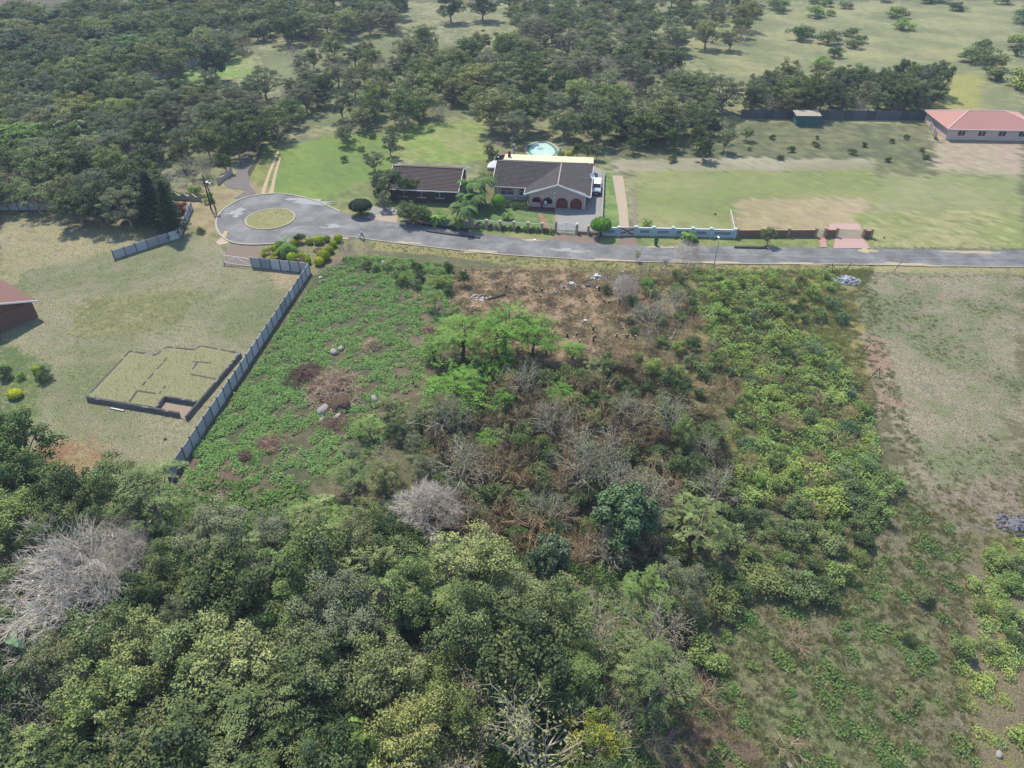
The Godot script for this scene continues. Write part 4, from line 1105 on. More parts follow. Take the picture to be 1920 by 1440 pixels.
func person(at: Vector2, turn: float, label: String, shirt: Material, trouser: Material, pose: Dictionary, y := 0.0):
	var t := thing("person", at, turn, label, "person", "", y)
	var skin := mat(104, 74, 56, 0.6); var hairm := mat(24, 20, 18, 0.9)
	var legs := []; var torso := []; var arms := []; var fore := []; var feet := []
	torso.append([Vector3(0, 0.98, 0), Vector3(0, 1.2, 0), 0.13, 0.125]); torso.append([Vector3(0, 1.2, 0), Vector3(0, 1.36, 0), 0.125, 0.13])
	torso.append([Vector3(-0.15, 1.42, 0), Vector3(0.15, 1.42, 0), 0.065, 0.065])
	var b := MB.new()
	for s in [-1, 1]:
		var st: float = pose.stride * s
		var hip := Vector3(0.085 * s, 0.94, 0); var knee := Vector3(0.09 * s, 0.52, 0.42 * sin(st) + 0.05); var ank := Vector3(0.09 * s, 0.09 + maxf(0.0, -st) * 0.12, 0.82 * sin(st) - maxf(0.0, -st) * 0.1)
		legs.append([hip, knee, 0.088, 0.06]); legs.append([knee, ank, 0.06, 0.042])
		feet.append([ank + Vector3(0, -0.04, -0.03), ank + Vector3(0.01 * s, -0.055, 0.14), 0.045, 0.035])
		var sh := Vector3(0.19 * s, 1.41, 0); var el := sh + Vector3(0.05 * s, -0.27, -0.24 * sin(st) - 0.02); var wr := el + Vector3(0.0, -0.22, 0.10 - 0.1 * sin(st))
		if pose.get("raise", 0) == s: wr = el + Vector3(-0.04 * s, 0.03, 0.24)
		arms.append([sh, el, 0.05, 0.042]); fore.append([el, wr, 0.042, 0.028])
		# hand with palm, four fingers and a thumb
		var d := (wr - el).normalized(); var sd := d.cross(Vector3(s, 0, 0)).normalized()
		var hb := [[wr - d * 0.02, wr + d * 0.07, 0.026, 0.028]]
		for i in 4:
			var r0 := wr + d * 0.08 + sd * (0.022 * (i - 1.5))
			hb.append([r0, r0 + d * ([0.06, 0.072, 0.068, 0.05][i]) + Vector3(-0.015 * s, 0, 0), 0.010, 0.008])
		hb.append([wr + d * 0.03 + sd * 0.025, wr + d * 0.075 + sd * 0.06, 0.011, 0.009])
		nets(b, hb, 0.009, 0.012)
	var head := [[Vector3(0, 1.42, 0), Vector3(0, 1.52, 0.01), 0.055, 0.052], [Vector3(0, 1.60, -0.005), Vector3(0, 1.66, -0.01), 0.085, 0.092], [Vector3(0, 1.555, 0.035), Vector3(0, 1.57, 0.04), 0.05, 0.055], [Vector3(0, 1.625, 0.085), Vector3(0, 1.595, 0.105), 0.012, 0.017], [Vector3(-0.09, 1.60, 0), Vector3(-0.09, 1.635, 0), 0.016, 0.018], [Vector3(0.09, 1.60, 0), Vector3(0.09, 1.635, 0), 0.016, 0.018]]
	nets(b, head, 0.018, 0.03)
	var allb := []
	for q in [torso, legs, arms, fore, feet]: allb.append_array(q)
	allb.append([Vector3(0, 1.36, 0), Vector3(0, 1.5, 0.01), 0.07, 0.05])
	nets(b, allb, 0.04, 0.05)
	part("body", b, skin, t)
	b = MB.new(); nets(b, [[Vector3(0, 1.66, -0.025), Vector3(0, 1.68, -0.02), 0.09, 0.088]], 0.02, 0.03); part("hair", b, hairm, t)
	b = MB.new()
	for s in [-1, 1]: b.ball(Vector3(0.033 * s, 1.63, 0.082), Vector3.ONE * 0.011, 6, 4)
	part("eyes", b, mat(30, 24, 22, 0.3), t)
	b = MB.new(); var top := torso.duplicate(); top.append_array(arms); nets(b, top, 0.04, 0.06, 0.022); part("shirt", b, shirt, t)
	b = MB.new(); var low := legs.duplicate(); low.append([Vector3(-0.05, 0.98, 0), Vector3(0.05, 0.98, 0), 0.11, 0.11]); nets(b, low, 0.04, 0.05, 0.024); part("trousers", b, trouser, t)
	b = MB.new(); nets(b, feet, 0.03, 0.03, 0.012); part("shoes", b, mat(40, 38, 40, 0.7), t)
	return t

# ---------------------------------------------------------------- vehicle and small things
func make_pickup():
	var at := frame_at(Vector3(12.05, 0, -8.6))
	var t := thing("pickup_truck", V2(at), -0.1156, "silver and dark blue pickup truck with white canopy parked beside the bungalow", "truck", "", 0.062)
	var side := Basis(Vector3(0, 0, 1), Vector3.UP, Vector3(-1, 0, 0))
	var blue := mat(44, 58, 92, 0.3, 0.0, 0.3); var silver := mat(176, 178, 180, 0.3, 0.0, 0.4); var white := mat(232, 232, 230, 0.4); var glass := mat(16, 18, 22, 0.08)
	var b := MB.new(); b.T = Transform3D(side, Vector3.ZERO)
	b.ext(PV([Vector2(-2.4, 0.38), Vector2(2.3, 0.38), Vector2(2.38, 0.55), Vector2(2.34, 0.78), Vector2(-2.4, 0.78)]), -0.84, 0.84)
	part("lower_body", b, blue, t)
	b = MB.new(); b.T = Transform3D(side, Vector3.ZERO)
	b.ext(PV([Vector2(-2.38, 0.78), Vector2(2.32, 0.78), Vector2(2.22, 0.98), Vector2(1.0, 1.08), Vector2(-2.38, 1.08)]), -0.80, 0.80)
	var bn := part("bonnet", b, silver, t)
	boxpart("grille", Vector3(0, 0.74, 2.36), Vector3(1.1, 0.18, 0.05), mat(30, 30, 34, 0.5), bn)
	b = MB.new(); b.T = Transform3D(side, Vector3.ZERO)
	b.ext(PV([Vector2(-0.75, 1.08), Vector2(1.0, 1.08), Vector2(0.45, 1.60), Vector2(-0.75, 1.64)]), -0.74, 0.74)
	var cab := part("cab", b, silver, t)
	b = MB.new(); b.quad(Vector3(-0.68, 1.12, 0.975), Vector3(-0.62, 1.57, 0.5), Vector3(0.62, 1.57, 0.5), Vector3(0.68, 1.12, 0.975))
	var ws := part("windscreen", b, glass, cab); ws.position = Vector3(0, 0.012, 0.012)
	for s in [-1, 1]:
		b = MB.new(); b.box(Vector3(0.745 * s, 1.33, 0.0), Vector3(0.02, 0.36, 1.0)); part("side_window", b, glass, cab)
		b = MB.new(); b.box(Vector3(0.93 * s, 1.14, 0.72), Vector3(0.18, 0.14, 0.08)); part("mirror", b, blue, cab)
		b = MB.new(); b.box(Vector3(0.6 * s, 0.8, 2.33), Vector3(0.34, 0.16, 0.06)); part("headlight", b, mat(226, 230, 234, 0.15), t)
	b = MB.new(); b.T = Transform3D(side, Vector3.ZERO)
	b.ext(PV([Vector2(-2.36, 1.08), Vector2(-0.78, 1.08), Vector2(-0.82, 1.74), Vector2(-2.28, 1.74)]), -0.77, 0.77)
	part("canopy", b, white, t)
	boxpart("cab_roof", Vector3(0, 1.65, -0.15), Vector3(1.3, 0.04, 1.15), white, t)
	boxpart("bumper", Vector3(0, 0.46, 2.42), Vector3(1.66, 0.18, 0.12), mat(60, 62, 70, 0.5), t)
	boxpart("number_plate", Vector3(0, 0.5, 2.49), Vector3(0.5, 0.11, 0.02), mat(230, 230, 226, 0.5), t)
	for q in [Vector3(-0.78, 0.34, 1.45), Vector3(0.78, 0.34, 1.45), Vector3(-0.78, 0.34, -1.5), Vector3(0.78, 0.34, -1.5)]:
		b = MB.new(); b.tube([q - Vector3(0.11, 0, 0), q + Vector3(0.11, 0, 0)], [0.34, 0.34], 14); var w := part("wheel", b, mat(26, 26, 28, 0.85), t)
		b = MB.new(); b.tube([q - Vector3(0.115, 0, 0), q + Vector3(0.115, 0, 0)], [0.19, 0.19], 10); part("rim", b, mat(150, 150, 152, 0.35, 0.0, 0.6), w)

func make_small_things():
	var b: MB
	var white := mat(228, 228, 226, 0.5)
	# swing gate behind the truck
	var p := frame_at(Vector3(11.3, 0, -12.2))
	var g := thing("yard_gate", V2(p), -0.1156, "low white bar gate behind the parked pickup truck", "gate")
	b = MB.new()
	for y in [0.2, 0.6, 1.0]: b.box(Vector3(0.95, y, 0), Vector3(1.9, 0.07, 0.05))
	part("rails", b, white, g)
	for x in [0.0, 0.95, 1.9]: boxpart("upright", Vector3(x, 0.6, 0.0), Vector3(0.09, 1.25, 0.08), white, g)
	# satellite dish
	p = frame_at(Vector3(10.95, 0, -7.6))
	var d := thing("satellite_dish", V2(p), 0.5, "pale round satellite dish on the bungalow's right eave", "satellite dish", "", 2.5)
	b = MB.new(); b.tube([Vector3.ZERO, Vector3(0.1, 0.7, 0.05)], [0.03, 0.03], 6); part("bracket", b, mat(120, 122, 126, 0.5), d)
	b = MB.new(); b.T = Transform3D(Basis(Vector3.RIGHT, -0.75), Vector3(0.1, 0.9, 0.1))
	var last := []
	for i in 5:
		var rr := 0.5 * i / 4.0; var ring := []
		for s in 16: ring.append(Vector3(cos(TAU * s / 16) * rr, sin(TAU * s / 16) * rr * 1.08, rr * rr * 0.5 - 0.1))
		if i: for s in 16: b.quad(last[s], ring[s], ring[(s + 1) % 16], last[(s + 1) % 16])
		last = ring
	part("reflector", b, mat(208, 216, 226, 0.5), d)
	b = MB.new(); b.T = Transform3D(Basis(Vector3.RIGHT, -0.75), Vector3(0.1, 0.9, 0.1)); b.tube([Vector3(0, -0.45, 0.02), Vector3(0, -0.1, 0.5)], [0.015, 0.02], 5); part("feed_arm", b, mat(90, 92, 96, 0.5), d)
	# poles
	var wood := mat(62, 54, 48, 0.9, 0.6)
	var pole := thing("utility_pole", Vector2(-54.07, -124.94), 0.0, "double wooden utility pole with white lamp beside the turning circle", "pole")
	b = MB.new(); b.tube([Vector3(-0.45, 0, 0), Vector3(-0.4, 6.6, 0)], [0.14, 0.10], 8); part("shaft", b, wood, pole)
	b = MB.new(); b.tube([Vector3(0.35, 0, 0), Vector3(-0.15, 5.2, 0)], [0.13, 0.10], 8); part("stay_pole", b, wood, pole)
	b = MB.new(); b.box(Vector3(-0.3, 5.0, 0.1), Vector3(0.9, 0.1, 0.1)); b.box(Vector3(-0.25, 2.6, 0.05), Vector3(0.5, 0.1, 0.1)); part("crossarm", b, wood, pole)
	b = MB.new(); b.ball(Vector3(0.15, 5.3, 0.25), Vector3(0.22, 0.14, 0.35), 10, 6); part("lamp_head", b, white, pole)
	b = MB.new(); b.tube([Vector3(0.5, 4.4, 0.1), Vector3(0.5, 5.1, 0.1)], [0.2, 0.2], 10); part("transformer", b, mat(196, 190, 176, 0.6), pole)
	var lamp := thing("street_lamp", Vector2(31.77, -102.94), 0.12, "slim blue grey street lamp at the bush side of the street", "lamp")
	var lm := mat(140, 158, 176, 0.5)
	b = MB.new(); b.tube([Vector3.ZERO, Vector3(0, 2.4, 0), Vector3(0.02, 4.9, 0)], [0.09, 0.075, 0.055], 8); part("pole", b, lm, lamp)
	b = MB.new(); b.tube([Vector3(0.02, 4.85, 0), Vector3(0.05, 5.1, -0.15), Vector3(0.05, 5.15, -0.5)], [0.045, 0.04, 0.04], 6); part("arm", b, lm, lamp)
	b = MB.new(); b.ball(Vector3(0.05, 5.14, -0.45), Vector3(0.16, 0.10, 0.34), 10, 6); part("lamp_head", b, white, lamp)
	# green wheelie bin
	var bin := thing("refuse_bin", Vector2(23.87, -110.82), 0.1, "dark green open rubbish bin on the verge before the turquoise wall", "bin")
	var gm := mat(16, 96, 66, 0.5)
	b = MB.new(); b.tube([Vector3(0, 0.05, 0), Vector3(0, 0.95, 0), Vector3(0, 1.02, 0)], [0.26, 0.36, 0.36], 12, Color.WHITE, false); part("body", b, gm, bin)
	b = MB.new(); b.tube([Vector3(0, 1.0, 0), Vector3(0, 1.07, 0)], [0.40, 0.40], 14, Color.WHITE, false); b.tube([Vector3(0, 1.07, 0), Vector3(0, 1.0, 0)], [0.33, 0.33], 14, Color.WHITE, false); part("rim", b, mat(46, 150, 104, 0.5), bin)
	b = MB.new(); b.tube([Vector3(0, 0.3, 0), Vector3(0, 0.31, 0)], [0.27, 0.27], 12); part("bin_bottom", b, mat(20, 40, 32, 0.8), bin)
	# pool and its surroundings
	var pool := thing("swimming_pool", V2(frame_at(Vector3(0, 0, -29))), -0.1156, "free-form swimming pool with pale turquoise water behind the bungalow", "pool")
	var pp := []
	for i in 24:
		var a := TAU * i / 24
		pp.append(Vector2(cos(a) * (3.1 + 0.5 * sin(a * 2.0 + 0.6)), sin(a) * 5.2))
	var pv := PV(pp)
	b = MB.new(); strip(b, pv, -0.5, 0.05, 0.0, 0.14, true); part("coping", b, mat(176, 164, 146, 0.8, 0.5), pool)
	b = MB.new(); strip(b, pv, 0.05, 0.6, 0.0, 0.105, true); part("tiled_ledge", b, mat(40, 128, 108, 0.5, 0.5), pool)
	b = MB.new(); b.slab(offset_line(pv, 0.02, true), 0.0, 0.095)
	part("water", b, mat(172, 196, 186, 0.12), pool)
	for q in [[Vector3(-5.3, 0, -22.5), "left"], [Vector3(4.2, 0, -21.6), "right"]]:
		var po := thing("shade_post", V2(frame_at(q[0])), 0.0, "tall blue grey shade post on the %s of the pool" % q[1], "post", "pool shade posts")
		b = MB.new(); b.box(Vector3(0, 1.7, 0), Vector3(0.32, 3.4, 0.32)); part("shaft", b, mat(128, 146, 164, 0.7), po)
		b = MB.new(); b.box(Vector3(0, 3.45, 0), Vector3(0.5, 0.1, 0.5)); part("cap", b, mat(110, 126, 142, 0.7), po)
	var drum := thing("plastic_drum", V2(frame_at(Vector3(-8.6, 0, -21.5))), 0.0, "blue plastic drum by the shrubs behind the bungalow", "drum")
	b = MB.new(); b.tube([Vector3(0, 0, 0), Vector3(0, 0.3, 0), Vector3(0, 0.9, 0), Vector3(0, 1.0, 0)], [0.42, 0.48, 0.48, 0.4], 14); part("body", b, mat(34, 66, 140, 0.5), drum)
	b = MB.new(); b.tube([Vector3(0, 1.0, 0), Vector3(0, 1.05, 0)], [0.3, 0.3], 12); part("lid", b, mat(226, 214, 196, 0.6), drum)
	var cart := thing("garden_cart", V2(frame_at(Vector3(-7.9, 0, -23.6))), 0.4, "rusty red garden cart by the shrubs behind the bungalow", "cart")
	b = MB.new(); b.box(Vector3(0, 0.65, 0), Vector3(1.5, 0.5, 0.9)); b.box(Vector3(0.95, 0.85, 0), Vector3(0.5, 0.06, 0.06)); part("tray", b, mat(146, 70, 60, 0.7, 0.5), cart)
	for s in [-0.45, 0.45]:
		b = MB.new(); b.tube([Vector3(s * 1.1, 0.28, -0.5), Vector3(s * 1.1, 0.28, 0.5)], [0.28, 0.28], 10); part("wheel", b, mat(36, 34, 34, 0.9), cart)
	var aw := thing("gazebo", V2(frame_at(Vector3(-8.2, 0, -14.2))), -0.1156, "small white pitched canopy at the bungalow's back left corner", "canopy")
	b = MB.new()
	for q in [[-1, -1], [1, -1], [1, 1], [-1, 1]]: b.tube([Vector3(q[0] * 1.15, 0, q[1] * 1.15), Vector3(q[0] * 1.15, 2.1, q[1] * 1.15)], [0.04, 0.04], 6)
	part("poles", b, mat(160, 164, 170, 0.5), aw)
	b = MB.new()
	var cs := [Vector3(-1.3, 2.1, -1.3), Vector3(1.3, 2.1, -1.3), Vector3(1.3, 2.1, 1.3), Vector3(-1.3, 2.1, 1.3)]
	for i in 4: b.tri(cs[i], Vector3(0, 3.1, 0), cs[(i + 1) % 4]); b.quad(cs[i] - Vector3(0, 0.2, 0), cs[i], cs[(i + 1) % 4], cs[(i + 1) % 4] - Vector3(0, 0.2, 0))
	part("canopy", b, mat(220, 222, 228, 0.8), aw)
	# people
	person(Vector2(-25.27, -113.17), 1.2, "person in white shirt and dark trousers walking along the street with a bag", mat(214, 218, 226, 0.8), mat(44, 50, 72, 0.8), {"stride": 0.42}, 0.07)
	var bag := thing("shopping_bag", Vector2(-25.42, -113.11), 0.0, "small white bag held by the person walking on the street", "bag", "", 0.42)
	b = MB.new(); b.ball(Vector3(0, 0.2, 0), Vector3(0.16, 0.22, 0.09), 10, 7, Color.WHITE, 0.35, 4); part("pouch", b, mat(214, 216, 224, 0.7), bag)
	b = MB.new(); b.tube([Vector3(-0.05, 0.38, 0), Vector3(0, 0.47, 0), Vector3(0.05, 0.38, 0)], [0.01, 0.01, 0.01], 5); part("handle", b, mat(220, 220, 226, 0.7), bag)
	person(V2(frame_at(Vector3(2.35, 0, 0.55))), 0.2, "person in red top and dark blue skirt standing on the porch step", mat(170, 30, 40, 0.8), mat(36, 40, 74, 0.8), {"stride": 0.05}, 0.14)
	person(V2(frame_at(Vector3(3.05, 0, 0.75))), 2.6, "person in pale blue top beside the one in red on the porch", mat(166, 190, 204, 0.8), mat(128, 142, 150, 0.8), {"stride": 0.12, "raise": 1}, 0.14)
	# a pale statue column by the porch and a litter of bags
	var st := thing("garden_statue", V2(frame_at(Vector3(-0.15, 0, 0.75))), 0.0, "slender pale yellow garden statue at the porch corner", "statue")
	b = MB.new(); b.tube([Vector3(0, 0, 0), Vector3(0, 0.15, 0), Vector3(0, 0.2, 0), Vector3(0, 0.8, 0), Vector3(0, 1.15, 0), Vector3(0, 1.3, 0)], [0.2, 0.2, 0.12, 0.17, 0.14, 0.06], 10); part("figure", b, mat(196, 186, 120, 0.8), st)
	b = MB.new(); b.ball(Vector3(0, 1.4, 0), Vector3(0.1, 0.13, 0.1), 8, 6); part("head", b, mat(214, 200, 160, 0.8), st)
	litter(Vector2(3.85, -112.57), 0.3, mat(226, 222, 216, 0.7), "single crumpled white bag on the verge before the cream fence")
	litter(Vector2(28.14, -105.96), 0.16, white, "tiny white scrap on the verge left of the street lamp")
	litter(Vector2(37.11, -114.17), 0.3, mat(206, 214, 222, 0.7), "white bag leaning on the turquoise wall's far end")
	litter(Vector2(62.94, -113.57), 0.25, mat(46, 46, 48, 0.9), "small dark lump on the grass right of the brick wall")
	litter(Vector2(36.40, -122.89), 0.28, mat(46, 40, 34, 0.9), "small dark lump on the pale lawn behind the turquoise wall")
	litter(Vector2(-29.54, -99.88), 0.28, white, "white lump at the foot of the grey wall's corner")
	litter(Vector2(35.75, -76.37), 0.2, mat(196, 190, 200, 0.7), "pale scrap among shrubs below the charred stump")
	litter(Vector2(-39.53, -62.59), 0.22, mat(52, 48, 42, 0.9), "small dark manhole lump on the dry lawn right of the foundation")
func litter(at: Vector2, r: float, m: Material, label: String, group := ""):
	var b := MB.new()
	var pts := []
	r *= 0.85
	for i in 6:
		var row := []
		for k in 9:
			var u := PI * i / 5.0; var w := TAU * k / 9.0
			var f := rng.randf_range(0.62, 1.18)
			row.append(Vector3(sin(u) * cos(w) * r * 1.1 * f, maxf(0.0, r * (0.42 + 0.5 * cos(u) * f)), sin(u) * sin(w) * r * 0.85 * f))
		pts.append(row)
	for i in 5:
		for k in 9:
			b.tri(pts[i][k], pts[i + 1][k], pts[i + 1][(k + 1) % 9]); b.tri(pts[i][k], pts[i + 1][(k + 1) % 9], pts[i][(k + 1) % 9])
	var o := single("litter", b, m, label, "litter", group)
	o.position = V3(at); o.rotation.y = rng.randf() * TAU

func make_plot_things():
	var b: MB
	var rock := mat(168, 160, 152, 0.95, 0.7)
	var ri := 0
	for q in [[Vector2(-22.85, -80.58), 0.55, "larger pale boulder of the pair above the brush heap"], [Vector2(-23.60, -79.71), 0.7, "flat boulder lying left of its pale twin above the heap"], [Vector2(-28.77, -80.95), 0.32, "small round pale stone alone in the weeds by the wall"], [Vector2(-22.54, -67.54), 0.9, "big tilted grey rock slab below the brush heap"], [Vector2(-20.55, -66.46), 0.6, "long thin grey rock right of the big tilted slab"], [Vector2(-22.28, -65.97), 0.5, "small pointed rock below the big tilted slab"], [Vector2(-20.70, -67.94), 0.5, "flat pale rock above the long thin one"], [Vector2(-16.82, -69.78), 0.6, "grey rock with pale flat top beside the bare dirt strip"], [Vector2(20.70, -26.15), 0.3, "pale stone at the bottom edge on the brown soil"], [Vector2(36.77, -26.94), 0.35, "pale stone on the soil track, bottom right corner"]]:
		b = MB.new()
		b.ball(Vector3(0, q[1] * 0.25, 0), Vector3(q[1], q[1] * 0.5, q[1] * 0.65), 9, 6, Color.WHITE, 0.6, 30 + ri)
		var o := single("rock", b, rock, q[2], "rock", "rocks on the weedy plots")
		o.position = V3(q[0]); o.rotation = Vector3(rng.randf_range(-0.3, 0.3), rng.randf() * TAU, rng.randf_range(-0.3, 0.3)); ri += 1
	# heaps of pulled brush with earth
	for q in [[Vector2(-26.26, -74.54), 3.3, 1.5, "dark root and rubbish heap left of the big brush heap", lin(92, 70, 60), lin(58, 42, 38)], [Vector2(-22.12, -71.68), 5.6, 2.3, "big heap of pulled dry brush in the weedy plot", lin(168, 146, 122), lin(74, 60, 48)], [Vector2(-18.81, -81.21), 1.6, 1.3, "upright dry grass stump heap at the weedy plot's edge", lin(160, 142, 112), lin(84, 72, 58)], [Vector2(-27.39, -61.78), 1.9, 0.9, "low round heap of dry brush near the grey wall", lin(140, 114, 96), lin(104, 84, 70)], [Vector2(-29.48, -59.59), 1.0, 0.6, "small dark earth heap below the round brush heap", lin(96, 76, 64), lin(78, 60, 52)], [Vector2(-11.34, -84.83), 1.5, 0.8, "brown brush heap on the bare dirt strip", lin(136, 112, 92), lin(96, 76, 62)], [Vector2(-20.89, -65.30), 2.0, 0.5, "scattered brown brush below the rock slabs", lin(120, 98, 80), lin(96, 78, 62)]]:
		var t := thing("brush_heap", q[0], rng.randf() * TAU, q[3], "brush heap", "brush heaps on the weedy plot")
		b = MB.new(); for z in 5: b.ball(Vector3(rng.randf_range(-0.5, 0.5) * q[1], 0, rng.randf_range(-0.3, 0.3) * q[1]), Vector3(q[1] * 0.36, q[2] * rng.randf_range(0.2, 0.5), q[1] * 0.26), 14, 8, q[5] * rng.randf_range(0.8, 1.2), 1.2, int(q[1] * 31) + z)
		part("earth", b, vcm(), t)
		b = MB.new()
		for i in int(q[1] * 150):
			var a := rng.randf() * TAU; var rr: float = sqrt(rng.randf()) * q[1]
			var y: float = q[2] * (1.0 - rr / q[1]) * rng.randf_range(0.05, 0.85) + 0.05
			var c := Vector3(cos(a) * rr * 0.9, y, sin(a) * rr * 0.65)
			var d := Vector3(rng.randf_range(-1, 1), rng.randf_range(-0.45, 0.5), rng.randf_range(-1, 1)).normalized() * rng.randf_range(0.2, 1.1)
			var cc: Color = q[4] * rng.randf_range(0.6, 1.25)
			b.tube([c - d, c + Vector3(0, 0.08, 0), c + d], [0.018, 0.026, 0.01], 3, cc)
		part("twigs", b, vcm(), t).set_meta("kind", "stuff")
	# stumps left on the cleared slope
	var si := 0
	var bark := lin(58, 46, 38); var cut := lin(196, 172, 140)
	for q in [[949,540,0.7],[984,541,0.5],[1016,547,0.6],[1123,543,0.8],[1132,566,0.5],[1142,568,0.4],[1161,572,1.0],[1175,570,0.7],[1155,587,0.5],[1112,619,0.7],[1063,632,0.7],[1081,628,0.4],[1113,638,0.8],[1115,633,0.4],[1156,632,0.6],[1175,633,0.5],[1190,636,0.6],[1087,643,0.5],[1024,663,0.7],[1127,673,0.3],[1245,603,0.8],[1098,566,0.4],[1005,548,0.4],[1014,556,0.3]]:
		b = MB.new()
		var hh: float = q[2]
		b.tube([Vector3(0, 0, 0), Vector3(0.02, 0.08, 0), Vector3(0.05, hh, 0.02)], [0.19, 0.12, 0.10], 7, bark)
		b.tube([Vector3(0.05, hh, 0.02), Vector3(0.05, hh + 0.012, 0.02)], [0.085, 0.085], 7, cut)
		var sp: Vector2 = stump_spots[si]
		var lab: String = stump_labels[si] if si < stump_labels.size() else ""
		var o := single("stump", b, vcm(), lab if lab else "short dark cut stump on the cleared brown slope", "stump", "stumps on the cleared slope")
		o.position = V3(sp); o.rotation.y = rng.randf() * TAU; si += 1
	# charred stump with upright prongs among the shrubs
	var cs := thing("charred_stump", Vector2(36.66, -77.78), 0.0, "charred grey stump with upright prongs among the green shrubs", "stump")
	b = MB.new(); b.tube([Vector3.ZERO, Vector3(0, 0.6, 0), Vector3(0, 1.0, 0)], [0.26, 0.22, 0.2], 7, lin(54, 48, 46)); part("trunk", b, vcm(), cs)
	for i in 6:
		b = MB.new(); var a := TAU * i / 6.0
		b.tube([Vector3(cos(a) * 0.12, 0.9, sin(a) * 0.12), Vector3(cos(a) * 0.45, 1.55 + 0.2 * (i % 2), sin(a) * 0.45)], [0.07, 0.05], 5, lin(130, 120, 116)); part("prong", b, vcm(), cs)
	# dumped rubbish
	var blue := mat(56, 62, 84, 0.6); var wh := mat(186, 187, 190, 0.7)
	for q in [[Vector2(13.05, -100.38), 0.55, wh, "largest white rubbish bag of the dump near the street"], [Vector2(13.68, -100.05), 0.4, mat(186, 192, 204, 0.6), "grey white rubbish bag right of the largest white one"], [Vector2(12.48, -99.55), 0.4, mat(150, 156, 172, 0.6), "blue grey rubbish bag left below the largest white one"], [Vector2(11.40, -97.43), 0.5, blue, "dark blue rubbish bag below the white dump"], [Vector2(12.88, -96.78), 0.28, wh, "white bag on top of the tallest stump near the tyre"], [Vector2(9.09, -97.91), 0.5, wh, "pale sack on the right of the branch pile"], [Vector2(10.02, -97.26), 0.42, mat(92, 86, 82, 0.8), "brown sack beside the branch pile"], [Vector2(6.45, -95.36), 0.35, mat(130, 128, 132, 0.7), "grey sack left of the branch pile"], [Vector2(-4.41, -93.67), 0.3, wh, "larger white scrap in the litter patch above the thorn trees"], [Vector2(-4.90, -94.28), 0.18, wh, "small white scrap, top of the litter patch above the thorn trees"], [Vector2(-5.74, -91.57), 0.22, wh, "white scrap below left of the litter patch"], [Vector2(10.30, -87.55), 0.34, wh, "white flat litter piece in the middle of the cleared slope"], [Vector2(8.44, -83.38), 0.18, wh, "tiny white litter piece between stumps"], [Vector2(17.32, -101.57), 0.25, wh, "white scrap under the grey leafless thicket"], [Vector2(18.35, -99.88), 0.4, mat(54, 50, 50, 0.9), "black rubbish lump under the grey leafless thicket"], [Vector2(36.52, -85.10), 0.6, mat(176, 172, 176, 0.8), "pale rubble lump among the green shrubs"], [Vector2(36.23, -85.91), 0.35, wh, "white scrap on the rubble among the green shrubs"], [Vector2(47.62, -93.21), 0.35, mat(196, 150, 132, 0.7), "pinkish litter at the shrubs' right edge near the pale field"], [Vector2(-19.19, -86.18), 0.25, wh, "white scrap on the weeds right of the wall"], [Vector2(-20.61, -104.88), 0.35, mat(190, 196, 200, 0.7), "pale sheet on the shrubs below the street"]]:
		litter(q[0], q[1], q[2], q[3], "dumped rubbish")
	for q in [[Vector2(51.48, -98.89), 1.7, lin(126, 132, 146), "blue grey gravel heap at the pale field's upper corner"], [Vector2(50.84, -49.73), 1.8, lin(92, 90, 96), "dark stone heap at the right edge of the pale field"]]:
		var gh := thing("gravel_heap", q[0], 0.0, q[3], "gravel", "gravel heaps")
		b = MB.new(); b.ball(Vector3(0, -0.1, 0), Vector3(q[1] * 0.8, 0.45, q[1] * 0.5), 16, 8, q[2], 1.2, 77); part("mound", b, vcm(), gh)
		b = MB.new()
		for i in 220:
			var a := rng.randf() * TAU; var rr: float = sqrt(rng.randf()) * q[1] * 1.3
			b.ball(Vector3(cos(a) * rr, maxf(0.03, 0.45 * (1.0 - rr / q[1])), sin(a) * rr * 0.65), Vector3.ONE * rng.randf_range(0.06, 0.24), 5, 4, q[2] * rng.randf_range(0.4, 1.5), 0.5, i)
		part("stones", b, vcm(), gh).set_meta("kind", "stuff")
	for q in [[Vector2(-4.58, -93.97), 1.6, "patch of scattered paper scraps above the thorn trees"], [Vector2(8.47, -97.10), 1.8, "scattered paper scraps around the branch pile"], [Vector2(13.15, -99.71), 1.7, "scattered paper scraps around the white dump"]]:
		b = MB.new()
		for i in 42:
			var a := rng.randf() * TAU; var rr: float = sqrt(rng.randf()) * q[1]
			var o := Vector3(cos(a) * rr, rng.randf_range(0.04, 0.14), sin(a) * rr * 0.7)
			var u := Vector3(rng.randf_range(-1, 1), rng.randf_range(-0.4, 0.4), rng.randf_range(-1, 1)).normalized() * rng.randf_range(0.04, 0.12)
			var w := u.cross(Vector3(rng.randf_range(-0.4, 0.4), 1, rng.randf_range(-0.4, 0.4)))
			b.quad(o - u - w, o - u + w, o + u + w, o + u - w, lin(214, 214, 216) * rng.randf_range(0.45, 1.0))
		single("paper_scraps", b, vcm(), q[2], "litter", "", "stuff").position = V3(q[0])
	var ty := MB.new()
	for i in 18:
		var a := TAU * i / 18; var e := TAU * (i + 1) / 18
		for k in 8:
			var f := TAU * k / 8; var h := TAU * (k + 1) / 8
			var pt := func(x, y): return Vector3(cos(x) * (0.30 + 0.12 * cos(y)), 0.14 + 0.12 * sin(y), sin(x) * (0.30 + 0.12 * cos(y)))
			ty.quad(pt.call(a, f), pt.call(a, h), pt.call(e, h), pt.call(e, f))
	single("tyre", ty, mat(32, 31, 33, 0.9), "old black tyre lying on the cleared slope", "tyre").position = V3(Vector2(14.20, -96.31))
	var lg := thing("log", Vector2(-2.37, -93.97), 0.0, "charred log lying beside the litter patch", "log")
